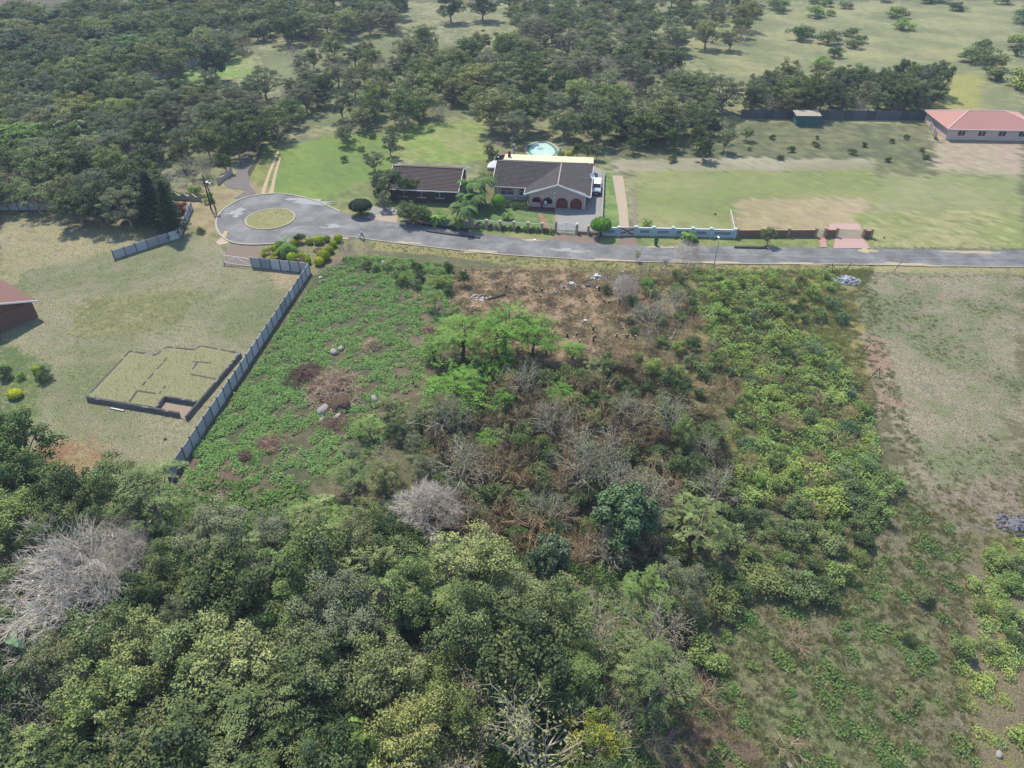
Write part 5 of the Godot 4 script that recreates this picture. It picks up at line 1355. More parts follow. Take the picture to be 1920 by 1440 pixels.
	b = MB.new(); b.tube([Vector3(-1.3, 0.1, 0.7), Vector3(0, 0.16, 0.05), Vector3(1.4, 0.12, -0.8)], [0.10, 0.14, 0.16], 7, lin(62, 48, 42)); part("trunk", b, vcm(), lg)
	b = MB.new(); b.tube([Vector3(1.4, 0.12, -0.8), Vector3(1.43, 0.12, -0.82)], [0.13, 0.13], 7, lin(170, 150, 124)); part("cut_end", b, vcm(), lg)
	# torn trunk standing in the thicket
	var tt := thing("snapped_trunk", Vector2(20.03, -92.31), 0.0, "snapped pale trunk standing in the grey thicket", "dead tree")
	b = MB.new(); b.tube([Vector3.ZERO, Vector3(0.05, 1.2, 0), Vector3(0.02, 2.2, 0)], [0.16, 0.13, 0.1], 7, lin(196, 168, 128)); part("trunk", b, vcm(), tt)
	for s in [-1, 1]:
		b = MB.new(); b.tube([Vector3(0.03, 1.8, 0), Vector3(0.35 * s, 2.7, 0.1)], [0.08, 0.04], 5, lin(176, 150, 116)); part("prong", b, vcm(), tt)
	lg = thing("log", Vector2(20.90, -91.42), 0.0, "long pale pole lying across cut branches in the thicket", "log")
	b = MB.new(); b.tube([Vector3(-1.6, 0.15, 0.9), Vector3(0, 0.5, 0), Vector3(1.7, 0.8, -0.9)], [0.07, 0.06, 0.04], 6, lin(186, 164, 136)); part("trunk", b, vcm(), lg)
	b = MB.new(); b.tube([Vector3(-1.6, 0.15, 0.9), Vector3(-1.63, 0.145, 0.92)], [0.065, 0.065], 6, lin(206, 184, 150)); part("cut_end", b, vcm(), lg)
var stump_spots := [Vector2(-0.89, -96.78), Vector2(1.93, -96.63), Vector2(4.47, -95.68), Vector2(13.05, -95.99), Vector2(13.45, -92.76), Vector2(14.20, -92.46), Vector2(15.59, -91.72), Vector2(16.74, -92.16), Vector2(14.90, -89.67), Vector2(11.23, -85.23), Vector2(7.50, -83.51), Vector2(8.85, -84.04), Vector2(11.07, -82.61), Vector2(11.37, -83.51), Vector2(14.28, -83.51), Vector2(15.65, -83.38), Vector2(16.69, -82.99), Vector2(9.15, -82.09), Vector2(4.52, -79.59), Vector2(11.67, -78.38), Vector2(21.41, -87.42), Vector2(10.79, -92.76), Vector2(3.59, -95.52), Vector2(4.27, -94.28)]
var stump_labels := ["leftmost thin stump near the litter patch", "thin stump right of the charred log's far end", "thin stump left of the branch pile, upper one", "tallest thin stump carrying a white bag near the tyre", "left stump of the small pair below the tyre", "right stump of the small pair below the tyre", "thick dark stump at the left foot of the grey thicket", "thick dark stump right of its twin under the grey thicket", "lone stump below the two thick thicket stumps", "lone upright stump in the middle of the cleared slope", "left lower stump near the bright thorn trees", "tiny stump right of the left lower one", "stouter stump of the touching pair on the lower slope", "thinner stump of the touching pair on the lower slope", "lower right stump, left of three in a row", "lower right stump, middle of three in a row", "lower right stump, right of three in a row", "dark stump above the pale green bush on the lower slope", "stump at the brush edge right of the thorn trees", "tiny lowest stump of the cleared slope", "dark split stump amid the cut grey branches", "tiny stump between branch pile and tyre", "small stump, upper of the close pair left of the branch pile", "small stump, lower of the close pair left of the branch pile"]
func vcm() -> StandardMaterial3D:
	if not mats.has("vc"):
		var m := StandardMaterial3D.new()
		m.vertex_color_use_as_albedo = true
		m.roughness = 0.95
		mats.vc = m
	return mats.vc

# ---------------------------------------------------------------- vegetation prototypes
func rdir() -> Vector3:
	var z := rng.randf_range(-1, 1); var a := rng.randf() * TAU; var r := sqrt(1.0 - z * z)
	return Vector3(r * cos(a), z, r * sin(a))
func pick(pal: Array) -> Color:
	return pal[rng.randi() % pal.size()]
func put_leaf(b: MB, p: Vector3, nrm: Vector3, L: float, W: float, col: Color, droop := 0.2):
	var d := nrm.cross(rdir())
	if d.length_squared() < 0.001: d = nrm.cross(Vector3.RIGHT)
	d = (d.normalized() + Vector3(0, -droop, 0)).normalized()
	b.leaf(p, d, d.cross(nrm).normalized(), L, W, col)
func grow(b: MB, p: Vector3, d: Vector3, L: float, r: float, depth: int, kids: int, spread: float, lift: float, col: Color, ends: Array):
	var pts := [p]; var rad := [r]
	var q := p; var dd := d
	for i in 2:
		dd = (dd + rdir() * 0.22 + Vector3(0, lift, 0)).normalized()
		q += dd * L * 0.5
		pts.append(q); rad.append(r * (0.85 if i == 0 else 0.66))
	b.tube(pts, rad, 5 if r > 0.04 else 3, col * rng.randf_range(0.85, 1.12), false)
	if depth == 0:
		ends.append([q, dd])
		return
	for i in kids:
		var nd := (dd + rdir() * spread).normalized()
		var f := rng.randf_range(0.55, 1.0)
		grow(b, p.lerp(q, f) if i > 0 else q, nd, L * rng.randf_range(0.66, 0.85), r * 0.62, depth - 1, kids, spread, lift, col, ends)
func leafy(o: Dictionary) -> Dictionary:
	var R: float = o.R; var yc: float = o.yc; var ry: float = o.ry
	var b := MB.new(); var cen := []
	var pal: Array = o.pal
	var nz := FastNoiseLite.new(); nz.seed = rng.randi(); nz.frequency = 0.8
	for i in o.cl:
		var d := rdir()
		if d.y < -0.75: d.y = absf(d.y) * 0.6
		d = d.normalized()
		var m := pow(rng.randf(), 0.34) * (1.0 + 0.60 * nz.get_noise_3dv(d * 1.4))
		var c := Vector3(d.x * R, d.y * ry, d.z * R) * m * 0.86 + Vector3(0, yc, 0)
		var cr := R * rng.randf_range(o.c0, o.c1)
		var tone := pick(pal) * rng.randf_range(0.82, 1.18)
		cen.append(c)
		if o.get("spray", false):
			# flat feathery sprays: a twig with leaflets on both sides
			for s in 7:
				var dir := (Vector3(c.x, 0, c.z).normalized() + rdir() * 0.9 + Vector3(0, 0.05, 0)); dir.y *= 0.3
				dir = dir.normalized()
				var sd := dir.cross(Vector3.UP).normalized()
				var st := c + rdir() * Vector3(cr, cr * 0.35, cr) * 0.8
				var len := cr * rng.randf_range(0.8, 1.5)
				var cc := tone * rng.randf_range(0.85, 1.2)
				for k in o.per / 7:
					var t: float = float(k) / (o.per / 7)
					var side := 1.0 if k % 2 else -1.0
					var pp := st + dir * len * t + Vector3(0, -0.25 * t * t * len, 0) + rdir() * cr * 0.09
					var ld := (sd * side + dir * 0.5 + Vector3(0, rng.randf_range(-0.3, 0.25), 0)).normalized()
					var nn := (Vector3.UP + rdir() * 0.5).normalized()
					b.leaf(pp, ld, ld.cross(nn).normalized(), o.leaf * rng.randf_range(0.8, 1.3), o.leaf * o.asp, cc * rng.randf_range(0.85, 1.15))
		else:
			for k in o.per:
				var e := rdir()
				var off: Vector3 = e * cr * (0.45 + 0.55 * rng.randf()) * Vector3(1, o.flat, 1)
				var nn := (e * 0.5 + Vector3(0, 0.55, 0) + rdir() * 0.7).normalized()
				put_leaf(b, c + off, nn, o.leaf * rng.randf_range(0.7, 1.35), o.leaf * o.asp, tone * rng.randf_range(0.75, 1.25), 0.3)
	var t := MB.new()
	var bark: Color = o.get("bark", lin(136, 126, 112))
	var fork := Vector3(rng.randf_range(-0.2, 0.2) * R * 0.3, yc - ry * 0.75, rng.randf_range(-0.2, 0.2) * R * 0.3)
	if fork.y < 0.2: fork.y = 0.2
	var tr := R * 0.055
	t.tube([Vector3(0, -0.1, 0), fork * 0.5 + Vector3(0.04 * R, 0, 0), fork], [tr * 1.4, tr, tr * 0.9], 7, bark, false)
	for i in mini(cen.size(), o.get("limbs", 22)):
		var c: Vector3 = cen[i]
		var mid := fork.lerp(c, 0.5) + Vector3(0, -0.12 * R, 0) + rdir() * 0.08 * R
		t.tube([fork, mid, c, c + (c - fork).normalized() * R * 0.14], [tr * 0.6, tr * 0.36, tr * 0.16, tr * 0.05], 5, bark * rng.randf_range(0.8, 1.2), false)
	return {"trunk": t, "crown": b, "yc": yc, "R": R}
func twiggy(o: Dictionary) -> Dictionary:
	var t := MB.new(); var ends := []
	var bark: Color = o.bark
	var n: int = o.stems
	for i in n:
		var a := TAU * i / n + rng.randf_range(-0.4, 0.4)
		var tilt: float = o.tilt * rng.randf_range(0.6, 1.2)
		grow(t, Vector3(cos(a), 0, sin(a)) * 0.08 + Vector3(0, -0.05, 0), Vector3(cos(a) * tilt, 1, sin(a) * tilt).normalized(), o.L * rng.randf_range(0.85, 1.15), o.r, o.depth, o.kids, o.spread, o.lift, bark, ends)
	var b := MB.new()
	var pal: Array = o.pal
	for e in ends:
		var tone := pick(pal)
		for k in o.per:
			var p: Vector3 = e[0] + rdir() * o.L * 0.22
			put_leaf(b, p, (Vector3(0, 0.6, 0) + rdir()).normalized(), o.leaf * rng.randf_range(0.7, 1.3), o.leaf * 0.5, tone * rng.randf_range(0.75, 1.25))
	# fine end twigs count as the crown's outline
	for e in ends:
		for k in o.get("fine", 2):
			var d: Vector3 = (e[1] + rdir() * 0.7).normalized()
			b.tube([e[0], e[0] + d * o.L * 0.3], [o.r * 0.07 + 0.003, 0.003], 3, bark * rng.randf_range(0.9, 1.2), false)
	return {"trunk": t, "crown": b, "yc": o.yc, "R": o.R}
func add_proto(kind: String, d: Dictionary, mt: Array):
	if not protos.has(kind): protos[kind] = []
	var e := {"trunk": d.trunk.mesh(vcm()), "crown": d.crown.mesh(mt[0]), "yc": d.yc, "R": d.R, "mats": mt}
	protos[kind].append(e)
func tints(a: Array) -> Array:
	var o := []
	for c in a: o.append(leaf_mat(c.linear_to_srgb()))
	return o
func make_protos():
	var T := tints([Color(1, 0.97, 0.9), Color(0.8, 0.82, 0.8), Color(0.62, 0.67, 0.64), Color(0.88, 0.97, 0.75), Color(0.76, 0.74, 0.72), Color(0.95, 0.88, 0.7)])
	var dk := [Color(0.070, 0.105, 0.040), Color(0.090, 0.128, 0.048), Color(0.062, 0.094, 0.043), Color(0.118, 0.15, 0.055)]
	var ol := [Color(0.14, 0.185, 0.075), Color(0.115, 0.158, 0.06), Color(0.098, 0.138, 0.054), Color(0.17, 0.20, 0.09)]
	var gr := [Color(0.18, 0.20, 0.115), Color(0.21, 0.225, 0.14), Color(0.155, 0.175, 0.095)]
	var th := [Color(0.105, 0.20, 0.04), Color(0.088, 0.17, 0.036), Color(0.125, 0.22, 0.05)]
	var pg := [Color(0.225, 0.255, 0.10), Color(0.19, 0.22, 0.09), Color(0.25, 0.265, 0.12)]
	var bl := [Color(0.10, 0.145, 0.082), Color(0.12, 0.165, 0.098), Color(0.085, 0.125, 0.07)]
	var ye := [Color(0.19, 0.19, 0.04), Color(0.15, 0.165, 0.04), Color(0.23, 0.20, 0.04), Color(0.11, 0.14, 0.04)]
	var br := [Color(0.24, 0.185, 0.12), Color(0.20, 0.155, 0.10), Color(0.27, 0.225, 0.145), Color(0.18, 0.18, 0.095), Color(0.15, 0.17, 0.08), Color(0.17, 0.18, 0.09)]
	var base := {"R": 2.8, "yc": 3.4, "ry": 2.9, "cl": 74, "per": 150, "leaf": 0.15, "asp": 0.62, "flat": 0.75, "c0": 0.13, "c1": 0.27}
	for i in 3:
		var o := base.duplicate(); o.leaf = 0.19; o.per = 120; o.pal = dk; add_proto("dark", leafy(o), T)
		o = base.duplicate(); o.pal = ol; o.cl = 80; o.per = 135; o.flat = 0.6; add_proto("olive", leafy(o), T)
		o = base.duplicate(); o.pal = gr; o.leaf = 0.12; o.per = 190; o.cl = 70; o.flat = 0.5; o.c0 = 0.12; o.c1 = 0.25; add_proto("grey", leafy(o), T)
		o = base.duplicate(); o.pal = pg; add_proto("pale", leafy(o), T)
		o = base.duplicate(); o.pal = th; o.spray = true; o.cl = 44; o.per = 182; o.leaf = 0.16; o.asp = 0.45; o.ry = 1.9; o.cl = 34; o.c0 = 0.26; o.c1 = 0.40; o.c0 = 0.22; o.c1 = 0.36; o.bark = lin(74, 66, 60); add_proto("thorn", leafy(o), T)
		o = base.duplicate(); o.pal = gr; o.spray = true; o.cl = 50; o.per = 182; o.leaf = 0.135; o.asp = 0.45; o.ry = 2.2; o.pal = [Color(0.145, 0.195, 0.072), Color(0.118, 0.165, 0.06), Color(0.17, 0.21, 0.085)]; add_proto("acacia", leafy(o), T)
		# shrubs: crown centre at 0.8, radius 1
		o = {"R": 1.0, "yc": 0.75, "ry": 0.75, "cl": 24, "per": 80, "leaf": 0.13, "asp": 0.6, "flat": 0.85, "c0": 0.28, "c1": 0.42, "limbs": 6, "pal": [Color(0.20, 0.28, 0.085), Color(0.175, 0.245, 0.07), Color(0.23, 0.30, 0.095)]}
		add_proto("shrub", leafy(o), T)
		o = o.duplicate(); o.pal = [Color(0.14, 0.20, 0.10), Color(0.12, 0.175, 0.085), Color(0.165, 0.22, 0.115)]; o.leaf = 0.11; o.per = 100; add_proto("blueshrub", leafy(o), T)
		o = o.duplicate(); o.pal = dk; o.leaf = 0.13; o.per = 85; add_proto("darkshrub", leafy(o), T)
		o = o.duplicate(); o.pal = ol; add_proto("oliveshrub", leafy(o), T)
		# dry and leafless
		add_proto("brown", twiggy({"stems": 7, "tilt": 0.8, "L": 0.85, "r": 0.03, "depth": 2, "kids": 3, "spread": 0.8, "lift": 0.02, "bark": lin(178, 150, 120), "pal": br, "per": 12, "leaf": 0.09, "yc": 0.9, "R": 1.4}), T)
		add_proto("wispy", twiggy({"stems": 5, "tilt": 0.55, "L": 1.5, "r": 0.06, "depth": 3, "kids": 3, "spread": 0.75, "lift": 0.05, "bark": lin(172, 162, 148), "pal": [Color(0.20, 0.20, 0.115), Color(0.17, 0.17, 0.095), Color(0.23, 0.215, 0.14)], "per": 9, "leaf": 0.15, "yc": 2.6, "R": 2.4}), T)
		add_proto("bare", twiggy({"stems": 6, "tilt": 0.75, "L": 1.45, "r": 0.06, "depth": 5, "kids": 3, "spread": 0.7, "lift": 0.04, "bark": lin(186, 179, 172), "pal": [Color(0.25, 0.22, 0.2)], "per": 0, "leaf": 0.1, "yc": 2.8, "R": 3.0, "fine": 3}), T)
	var o2 := base.duplicate(); o2.pal = bl; o2.ry = 2.6; o2.leaf = 0.30; add_proto("bluegreen", leafy(o2), T)
	o2 = base.duplicate(); o2.pal = ye; o2.cl = 50; add_proto("yellow", leafy(o2), T)
	o2 = base.duplicate(); o2.pal = [Color(0.075, 0.16, 0.04), Color(0.06, 0.135, 0.035)]; o2.spray = true; o2.ry = 1.1; o2.cl = 40; o2.per = 160; add_proto("flat", leafy(o2), T)
	o2 = {"R": 2.6, "yc": 5.0, "ry": 4.6, "cl": 70, "per": 90, "leaf": 0.28, "asp": 0.35, "flat": 0.4, "c0": 0.16, "c1": 0.26, "pal": [Color(0.022, 0.040, 0.026), Color(0.03, 0.05, 0.03)]}
	add_proto("conifer", make_conifer(), T)
	# clipped balls
	for q in [["ball", [Color(0.13, 0.25, 0.03), Color(0.105, 0.215, 0.028), Color(0.15, 0.27, 0.04)]], ["goldball", [Color(0.36, 0.40, 0.03), Color(0.30, 0.36, 0.03), Color(0.42, 0.42, 0.03)]], ["greenball", [Color(0.10, 0.22, 0.02), Color(0.075, 0.18, 0.02), Color(0.12, 0.24, 0.03)]]]:
		var b := MB.new()
		var cy := 0.72 if q[0] == "goldball" else 1.45
		for k in 2600:
			var d := rdir()
			if d.y < -0.5: d.y = -d.y
			var p := Vector3(d.x, d.y * 0.8, d.z) * (1.0 - 0.12 * rng.randf()) + Vector3(0, cy, 0)
			put_leaf(b, p, (d + rdir() * 0.6).normalized(), 0.15, 0.10, pick(q[1]) * rng.randf_range(0.8, 1.2))
		b.ball(Vector3(0, cy, 0), Vector3(0.86, 0.66, 0.86), 12, 8, q[1][1])
		var t := MB.new(); t.tube([Vector3(0, -0.05, 0), Vector3(0, cy * 0.55, 0)], [0.13, 0.11], 7, lin(80, 70, 60))
		for k in 4: t.tube([Vector3(0, cy * 0.34, 0), Vector3(cos(k * 1.6) * 0.5, cy * 0.8, sin(k * 1.6) * 0.5)], [0.07, 0.04], 5, lin(80, 70, 60), false)
		add_proto(q[0], {"trunk": t, "crown": b, "yc": cy, "R": 1.0}, T)
	# palms and wild bananas
	for i in 2:
		add_proto("palm", make_palm(4.6, 14, 2.3, 0.9, [Color(0.07, 0.125, 0.045), Color(0.09, 0.15, 0.05)], 0.12), T)
		add_proto("smallpalm", make_palm(0.9, 17, 1.3, 0.7, [Color(0.12, 0.20, 0.05), Color(0.15, 0.23, 0.06)], 0.06), T)
		add_proto("banana", make_banana(), T)
func make_conifer() -> Dictionary:
	var t := MB.new(); var b := MB.new()
	t.tube([Vector3(0, -0.1, 0), Vector3(0.1, 5, 0), Vector3(0, 10.2, 0)], [0.26, 0.17, 0.03], 7, lin(70, 58, 50), false)
	for i in 130:
		var u := i / 130.0
		var y := 1.0 + 9.0 * u
		var a := i * 2.4 + rng.randf_range(-0.3, 0.3)
		var L := (1.0 - u) * 2.5 * rng.randf_range(0.75, 1.15) + 0.35
		var d := Vector3(cos(a), 0, sin(a)); var sd := d.cross(Vector3.UP)
		var tip := Vector3(0, y, 0) + d * L + Vector3(0, -0.12 * L + 0.1, 0)
		t.tube([Vector3(0, y, 0), tip], [0.04, 0.012], 4, lin(70, 58, 50), false)
		var col := pick([Color(0.026, 0.046, 0.028), Color(0.034, 0.056, 0.032), Color(0.045, 0.068, 0.036)])
		for k in int(26 * L + 12):
			var f := rng.randf_range(0.15, 1.0)
			var p := Vector3(0, y, 0).lerp(tip, f) + sd * rng.randf_range(-0.35, 0.35) * (1.1 - f * 0.6) + Vector3(0, rng.randf_range(-0.12, 0.1), 0)
			put_leaf(b, p, (Vector3.UP + rdir() * 0.8).normalized(), 0.34, 0.13, col * rng.randf_range(0.75, 1.3), 0.3)
	return {"trunk": t, "crown": b, "yc": 5.0, "R": 2.8}
func make_palm(h: float, n: int, L: float, arch: float, pal: Array, tr: float) -> Dictionary:
	var t := MB.new(); var b := MB.new()
	t.tube([Vector3(0, -0.1, 0), Vector3(0.05, h * 0.5, 0), Vector3(0, h, 0)], [tr * 1.5, tr, tr * 0.9], 8, lin(142, 136, 124), false)
	for i in n:
		var a := TAU * i / n + rng.randf_range(-0.25, 0.25)
		var up := rng.randf_range(0.1, 1.3)
		var d := Vector3(cos(a), 0, sin(a)); var sd := d.cross(Vector3.UP)
		var pts := []; var rad := []
		var col := pick(pal) * rng.randf_range(0.85, 1.15)
		for k in 8:
			var u := k / 7.0
			pts.append(Vector3(0, h, 0) + d * L * u * (1.0 - 0.15 * u) + Vector3(0, L * (up * u * 0.8 - arch * u * u * 1.1), 0))
			rad.append(0.035 * (1.1 - u))
		b.tube(pts, rad, 4, col * 1.2, false)
		for k in 34:
			var u := 0.1 + 0.9 * k / 33.0
			var f := u * 7.0; var i0 := mini(int(f), 6)
			var p: Vector3 = pts[i0].lerp(pts[i0 + 1], f - i0)
			var tg: Vector3 = (pts[i0 + 1] - pts[i0]).normalized()
			var ll := L * 0.30 * sin(PI * (0.12 + 0.8 * u))
			for s in [-1, 1]:
				var ld: Vector3 = (sd * s + tg * 0.6 + Vector3(0, -0.35, 0)).normalized()
				b.leaf(p, ld, ld.cross(Vector3.UP + d * 0.3).normalized(), ll, minf(0.13, L * 0.045), col * rng.randf_range(0.8, 1.2))
	return {"trunk": t, "crown": b, "yc": h, "R": L}
func make_banana() -> Dictionary:
	var t := MB.new(); var b := MB.new()
	for i in 36:
		var a := rng.randf() * TAU
		var d := Vector3(cos(a), 0, sin(a))
		var o := Vector3(rng.randf_range(-0.7, 0.7), 0, rng.randf_range(-0.7, 0.7))
		var h := rng.randf_range(1.2, 3.1)
		var sp := o + d * 0.5 + Vector3(0, h, 0)
		t.tube([o, o + d * 0.15 + Vector3(0, h * 0.6, 0), sp], [0.07, 0.05, 0.03], 5, lin(120, 132, 86), false)
		var up := rng.randf_range(-0.1, 0.9); var L := rng.randf_range(0.55, 0.95)
		var col := Color(0.10, 0.165, 0.095) * rng.randf_range(0.75, 1.35)
		var sd := d.cross(Vector3.UP).normalized()
		var prev := []
		for k in 7:
			var u := k / 6.0
			var c := sp + d * L * u + Vector3(0, L * (up * u - 0.75 * u * u), 0)
			var w := 0.13 * sin(PI * minf(0.08 + 0.9 * u, 1.0))
			var row := [c - sd * w + Vector3(0, 0.10 * w, 0), c, c + sd * w + Vector3(0, 0.10 * w, 0)]
			if k:
				b.quad(prev[0], row[0], row[1], prev[1], col); b.quad(prev[1], row[1], row[2], prev[2], col * 0.95)
			prev = row
	return {"trunk": t, "crown": b, "yc": 2.4, "R": 1.9}

var part_words := {"palm": "fronds", "smallpalm": "fronds", "banana": "leaves"}
func plant(kind: String, at: Vector2, h: float, sx: float, called: String, label: String, category: String, group := "", y := 0.0) -> Node3D:
	var list: Array = protos[kind]
	var e: Dictionary = list[rng.randi() % list.size()]
	var o := thing(called, at, rng.randf() * TAU, label, category, group, y)
	var s: float = h / e.yc
	o.scale = Vector3(s * sx * rng.randf_range(0.93, 1.07), s, s * sx * rng.randf_range(0.93, 1.07))
	piece("stems" if kind in ["bare", "wispy", "brown", "banana"] else "trunk", e.trunk, o)
	var c := piece(part_words.get(kind, "crown"), e.crown, o)
	if e.mats.size() > 1 and kind != "bare": c.material_override = e.mats[rng.randi() % e.mats.size() if group else [0, 3][rng.randi() % 2]]
	return o
var kind_words := {"dark": "dark green leafy tree", "olive": "olive green bushy tree", "grey": "grey green feathery tree", "pale": "pale green bushy tree", "thorn": "bright green thorn tree", "acacia": "fine-leaved green tree", "shrub": "low green shrub", "blueshrub": "low blue-green shrub", "darkshrub": "low dark shrub", "oliveshrub": "low olive shrub", "brown": "dry brown bush", "wispy": "thin twiggy half-bare bush", "bare": "leafless grey bush", "bluegreen": "blue-green leafy tree", "yellow": "yellowish green tree"}
func fill(poly: Array, mixk: Array, spacing: float, h0: float, h1: float, sx: float, called: String, group: String, maxn := 300, gate := -2.0):
	var p := PV(poly); var bx := poly_box(p)
	var pts := []
	var tries := int(bx.get_area() / (spacing * spacing) * 8.0)
	for i in tries:
		if pts.size() >= maxn: break
		var q := Vector2(rng.randf_range(bx.position.x, bx.end.x), rng.randf_range(bx.position.y, bx.end.y))
		if not Geometry2D.is_point_in_polygon(q, p): continue
		var ok := true
		var sp := spacing * rng.randf_range(0.75, 1.15)
		for e in pts:
			if e.distance_squared_to(q) < sp * sp: ok = false; break
		if not ok: continue
		for e in keep_clear:
			if e[0].distance_squared_to(q) < e[1] * e[1]: ok = false; break
		if not ok or Geometry2D.is_point_in_polygon(q, road_poly): continue
		pts.append(q)
		var u := fposmod(noise_a.get_noise_2dv(q * 0.8) * 0.5 + rng.randf(), 0.9999)
		if gate > -1.5 and noise_a.get_noise_2dv(q * 0.7) < gate: continue
		var kind: String = mixk[int(u * mixk.size())]
		var f := rng.randf()
		var h: float = lerpf(h0, h1, f) * (1.0 if protos[kind][0].yc > 3.0 else protos[kind][0].yc / 3.6 if protos[kind][0].yc > 1.2 else protos[kind][0].yc / 3.2)
		var o := plant(kind, q, h, sx * rng.randf_range(0.85, 1.2), called, "", "shrub" if kind.contains("shrub") or kind in ["brown"] else "tree", group)
		var size := "small " if f < 0.3 else "large " if f > 0.7 else ""
		crowd.append([o, size + kind_words[kind], h])
var keep_clear := []
var landmarks := []
func mark(at: Vector2, words: String):
	landmarks.append([at, words])
func seen(p: Vector3) -> Vector2:
	# where a point shows in the picture; used for wording the labels only
	var q := Vector3(p.x, p.y - 56.0, p.z)
	var s := sin(deg_to_rad(37.5)); var c := cos(deg_to_rad(37.5))
	var dep := -q.z * c - q.y * s
	return Vector2(q.x, -(q.y * c - q.z * s)) / maxf(dep, 1.0) * 1377.0
func word_labels():
	var by := {}
	for e in crowd:
		var o: Node3D = e[0]
		var s := seen(o.position + Vector3(0, e[2], 0))
		var best := 1e9; var bi := 0
		for i in landmarks.size():
			var d := seen(V3(landmarks[i][0], 2.0)).distance_to(s)
			if d < best: best = d; bi = i
		var rel := s - seen(V3(landmarks[bi][0], 2.0))
		var dir: String = ["right of", "lower right of", "below", "lower left of", "left of", "upper left of", "above", "upper right of"][int(round(rel.angle() / (TAU / 8.0)) + 8) % 8]
		var lab: String = "%s %s %s" % [e[1], dir, landmarks[bi][1]]
		if not by.has(lab): by[lab] = []
		by[lab].append([best, o])
	for lab in by:
		var l: Array = by[lab]
		l.sort_custom(func(a, b): return a[0] < b[0])
		for i in l.size():
			var w: String = ["", ", nearest", ", second out", ", third out", ", fourth out", ", fifth out", ", sixth out", ", seventh out", ", eighth out", ", ninth out", ", tenth out", ", eleventh out", ", twelfth out", ", outermost"][mini(i + 1, 13)] if l.size() > 1 else ""
			l[i][1].set_meta("label", lab + w)

# ---------------------------------------------------------------- ground cover (stuff)
func tuft(n: int, h: float, spread: float, w: float, pal: Array, lean: float) -> MB:
	var b := MB.new()
	for i in n:
		var a := rng.randf() * TAU
		var o := Vector3(cos(a), 0, sin(a)) * spread * sqrt(rng.randf())
		var d := (Vector3(0, 1, 0) + rdir() * lean).normalized()
		if d.y < 0.15: d.y = 0.15
		var c := pick(pal) * rng.randf_range(0.75, 1.25)
		var L := h * rng.randf_range(0.6, 1.2)
		var sd := d.cross(rdir()).normalized() * w * 0.5
		b.quad(o - sd, o + d * L * 0.6 - sd * 0.7 , o + d * L + Vector3(d.x, -0.1, d.z) * L * 0.3, o + sd, c)
	return b
func weed(n: int, h: float, spread: float, leaf: float, asp: float, pal: Array) -> MB:
	var b := MB.new()
	for i in n:
		var a := rng.randf() * TAU
		var r := spread * sqrt(rng.randf())
		var p := Vector3(cos(a) * r, h * (1.0 - 0.6 * r / spread) * rng.randf_range(0.3, 1.0), sin(a) * r)
		put_leaf(b, p, (Vector3(0, 1, 0) + rdir() * 0.7).normalized(), leaf * rng.randf_range(0.7, 1.4), leaf * asp, pick(pal) * rng.randf_range(0.78, 1.25), 0.1)
	return b
func scatter(called: String, label: String, category: String, meshes: Array, poly: Array, per_m2: float, s0: float, s1: float, cols: Array, gate := -2.0, holes: Array = [], y := 0.0, gate_noise := 0):
	var root := Node3D.new()
	root.name = numbered(called)
	add_child(root)
	tag(root, label, category, "", "stuff")
	var p := PV(poly); var bx := poly_box(p)
	var total := int(bx.get_area() * per_m2)
	var where := []
	for m in meshes: where.append([])
	for i in total:
		var q := Vector2(rng.randf_range(bx.position.x, bx.end.x), rng.randf_range(bx.position.y, bx.end.y))
		if gate > -1.5:
			var g: float = (noise_b if gate_noise == 0 else noise_a).get_noise_2dv(q)
			if g + rng.randf_range(-0.12, 0.12) < gate: continue
		if not Geometry2D.is_point_in_polygon(q, p) or inside(q, holes): continue
		where[i % meshes.size()].append(q)
	for k in meshes.size():
		var mm := MultiMesh.new()
		mm.transform_format = MultiMesh.TRANSFORM_3D
		mm.use_colors = true
		mm.mesh = meshes[k]
		mm.instance_count = where[k].size()
		for i in where[k].size():
			var s := rng.randf_range(s0, s1)
			var bs := Basis(Vector3.UP, rng.randf() * TAU).scaled(Vector3(s, s * rng.randf_range(0.8, 1.2), s))
			mm.set_instance_transform(i, Transform3D(bs, V3(where[k][i], y)))
			mm.set_instance_color(i, pick(cols) * rng.randf_range(0.85, 1.15))
		var mi := MultiMeshInstance3D.new()
		mi.name = "clumps"
		mi.multimesh = mm
		root.add_child(mi, true)

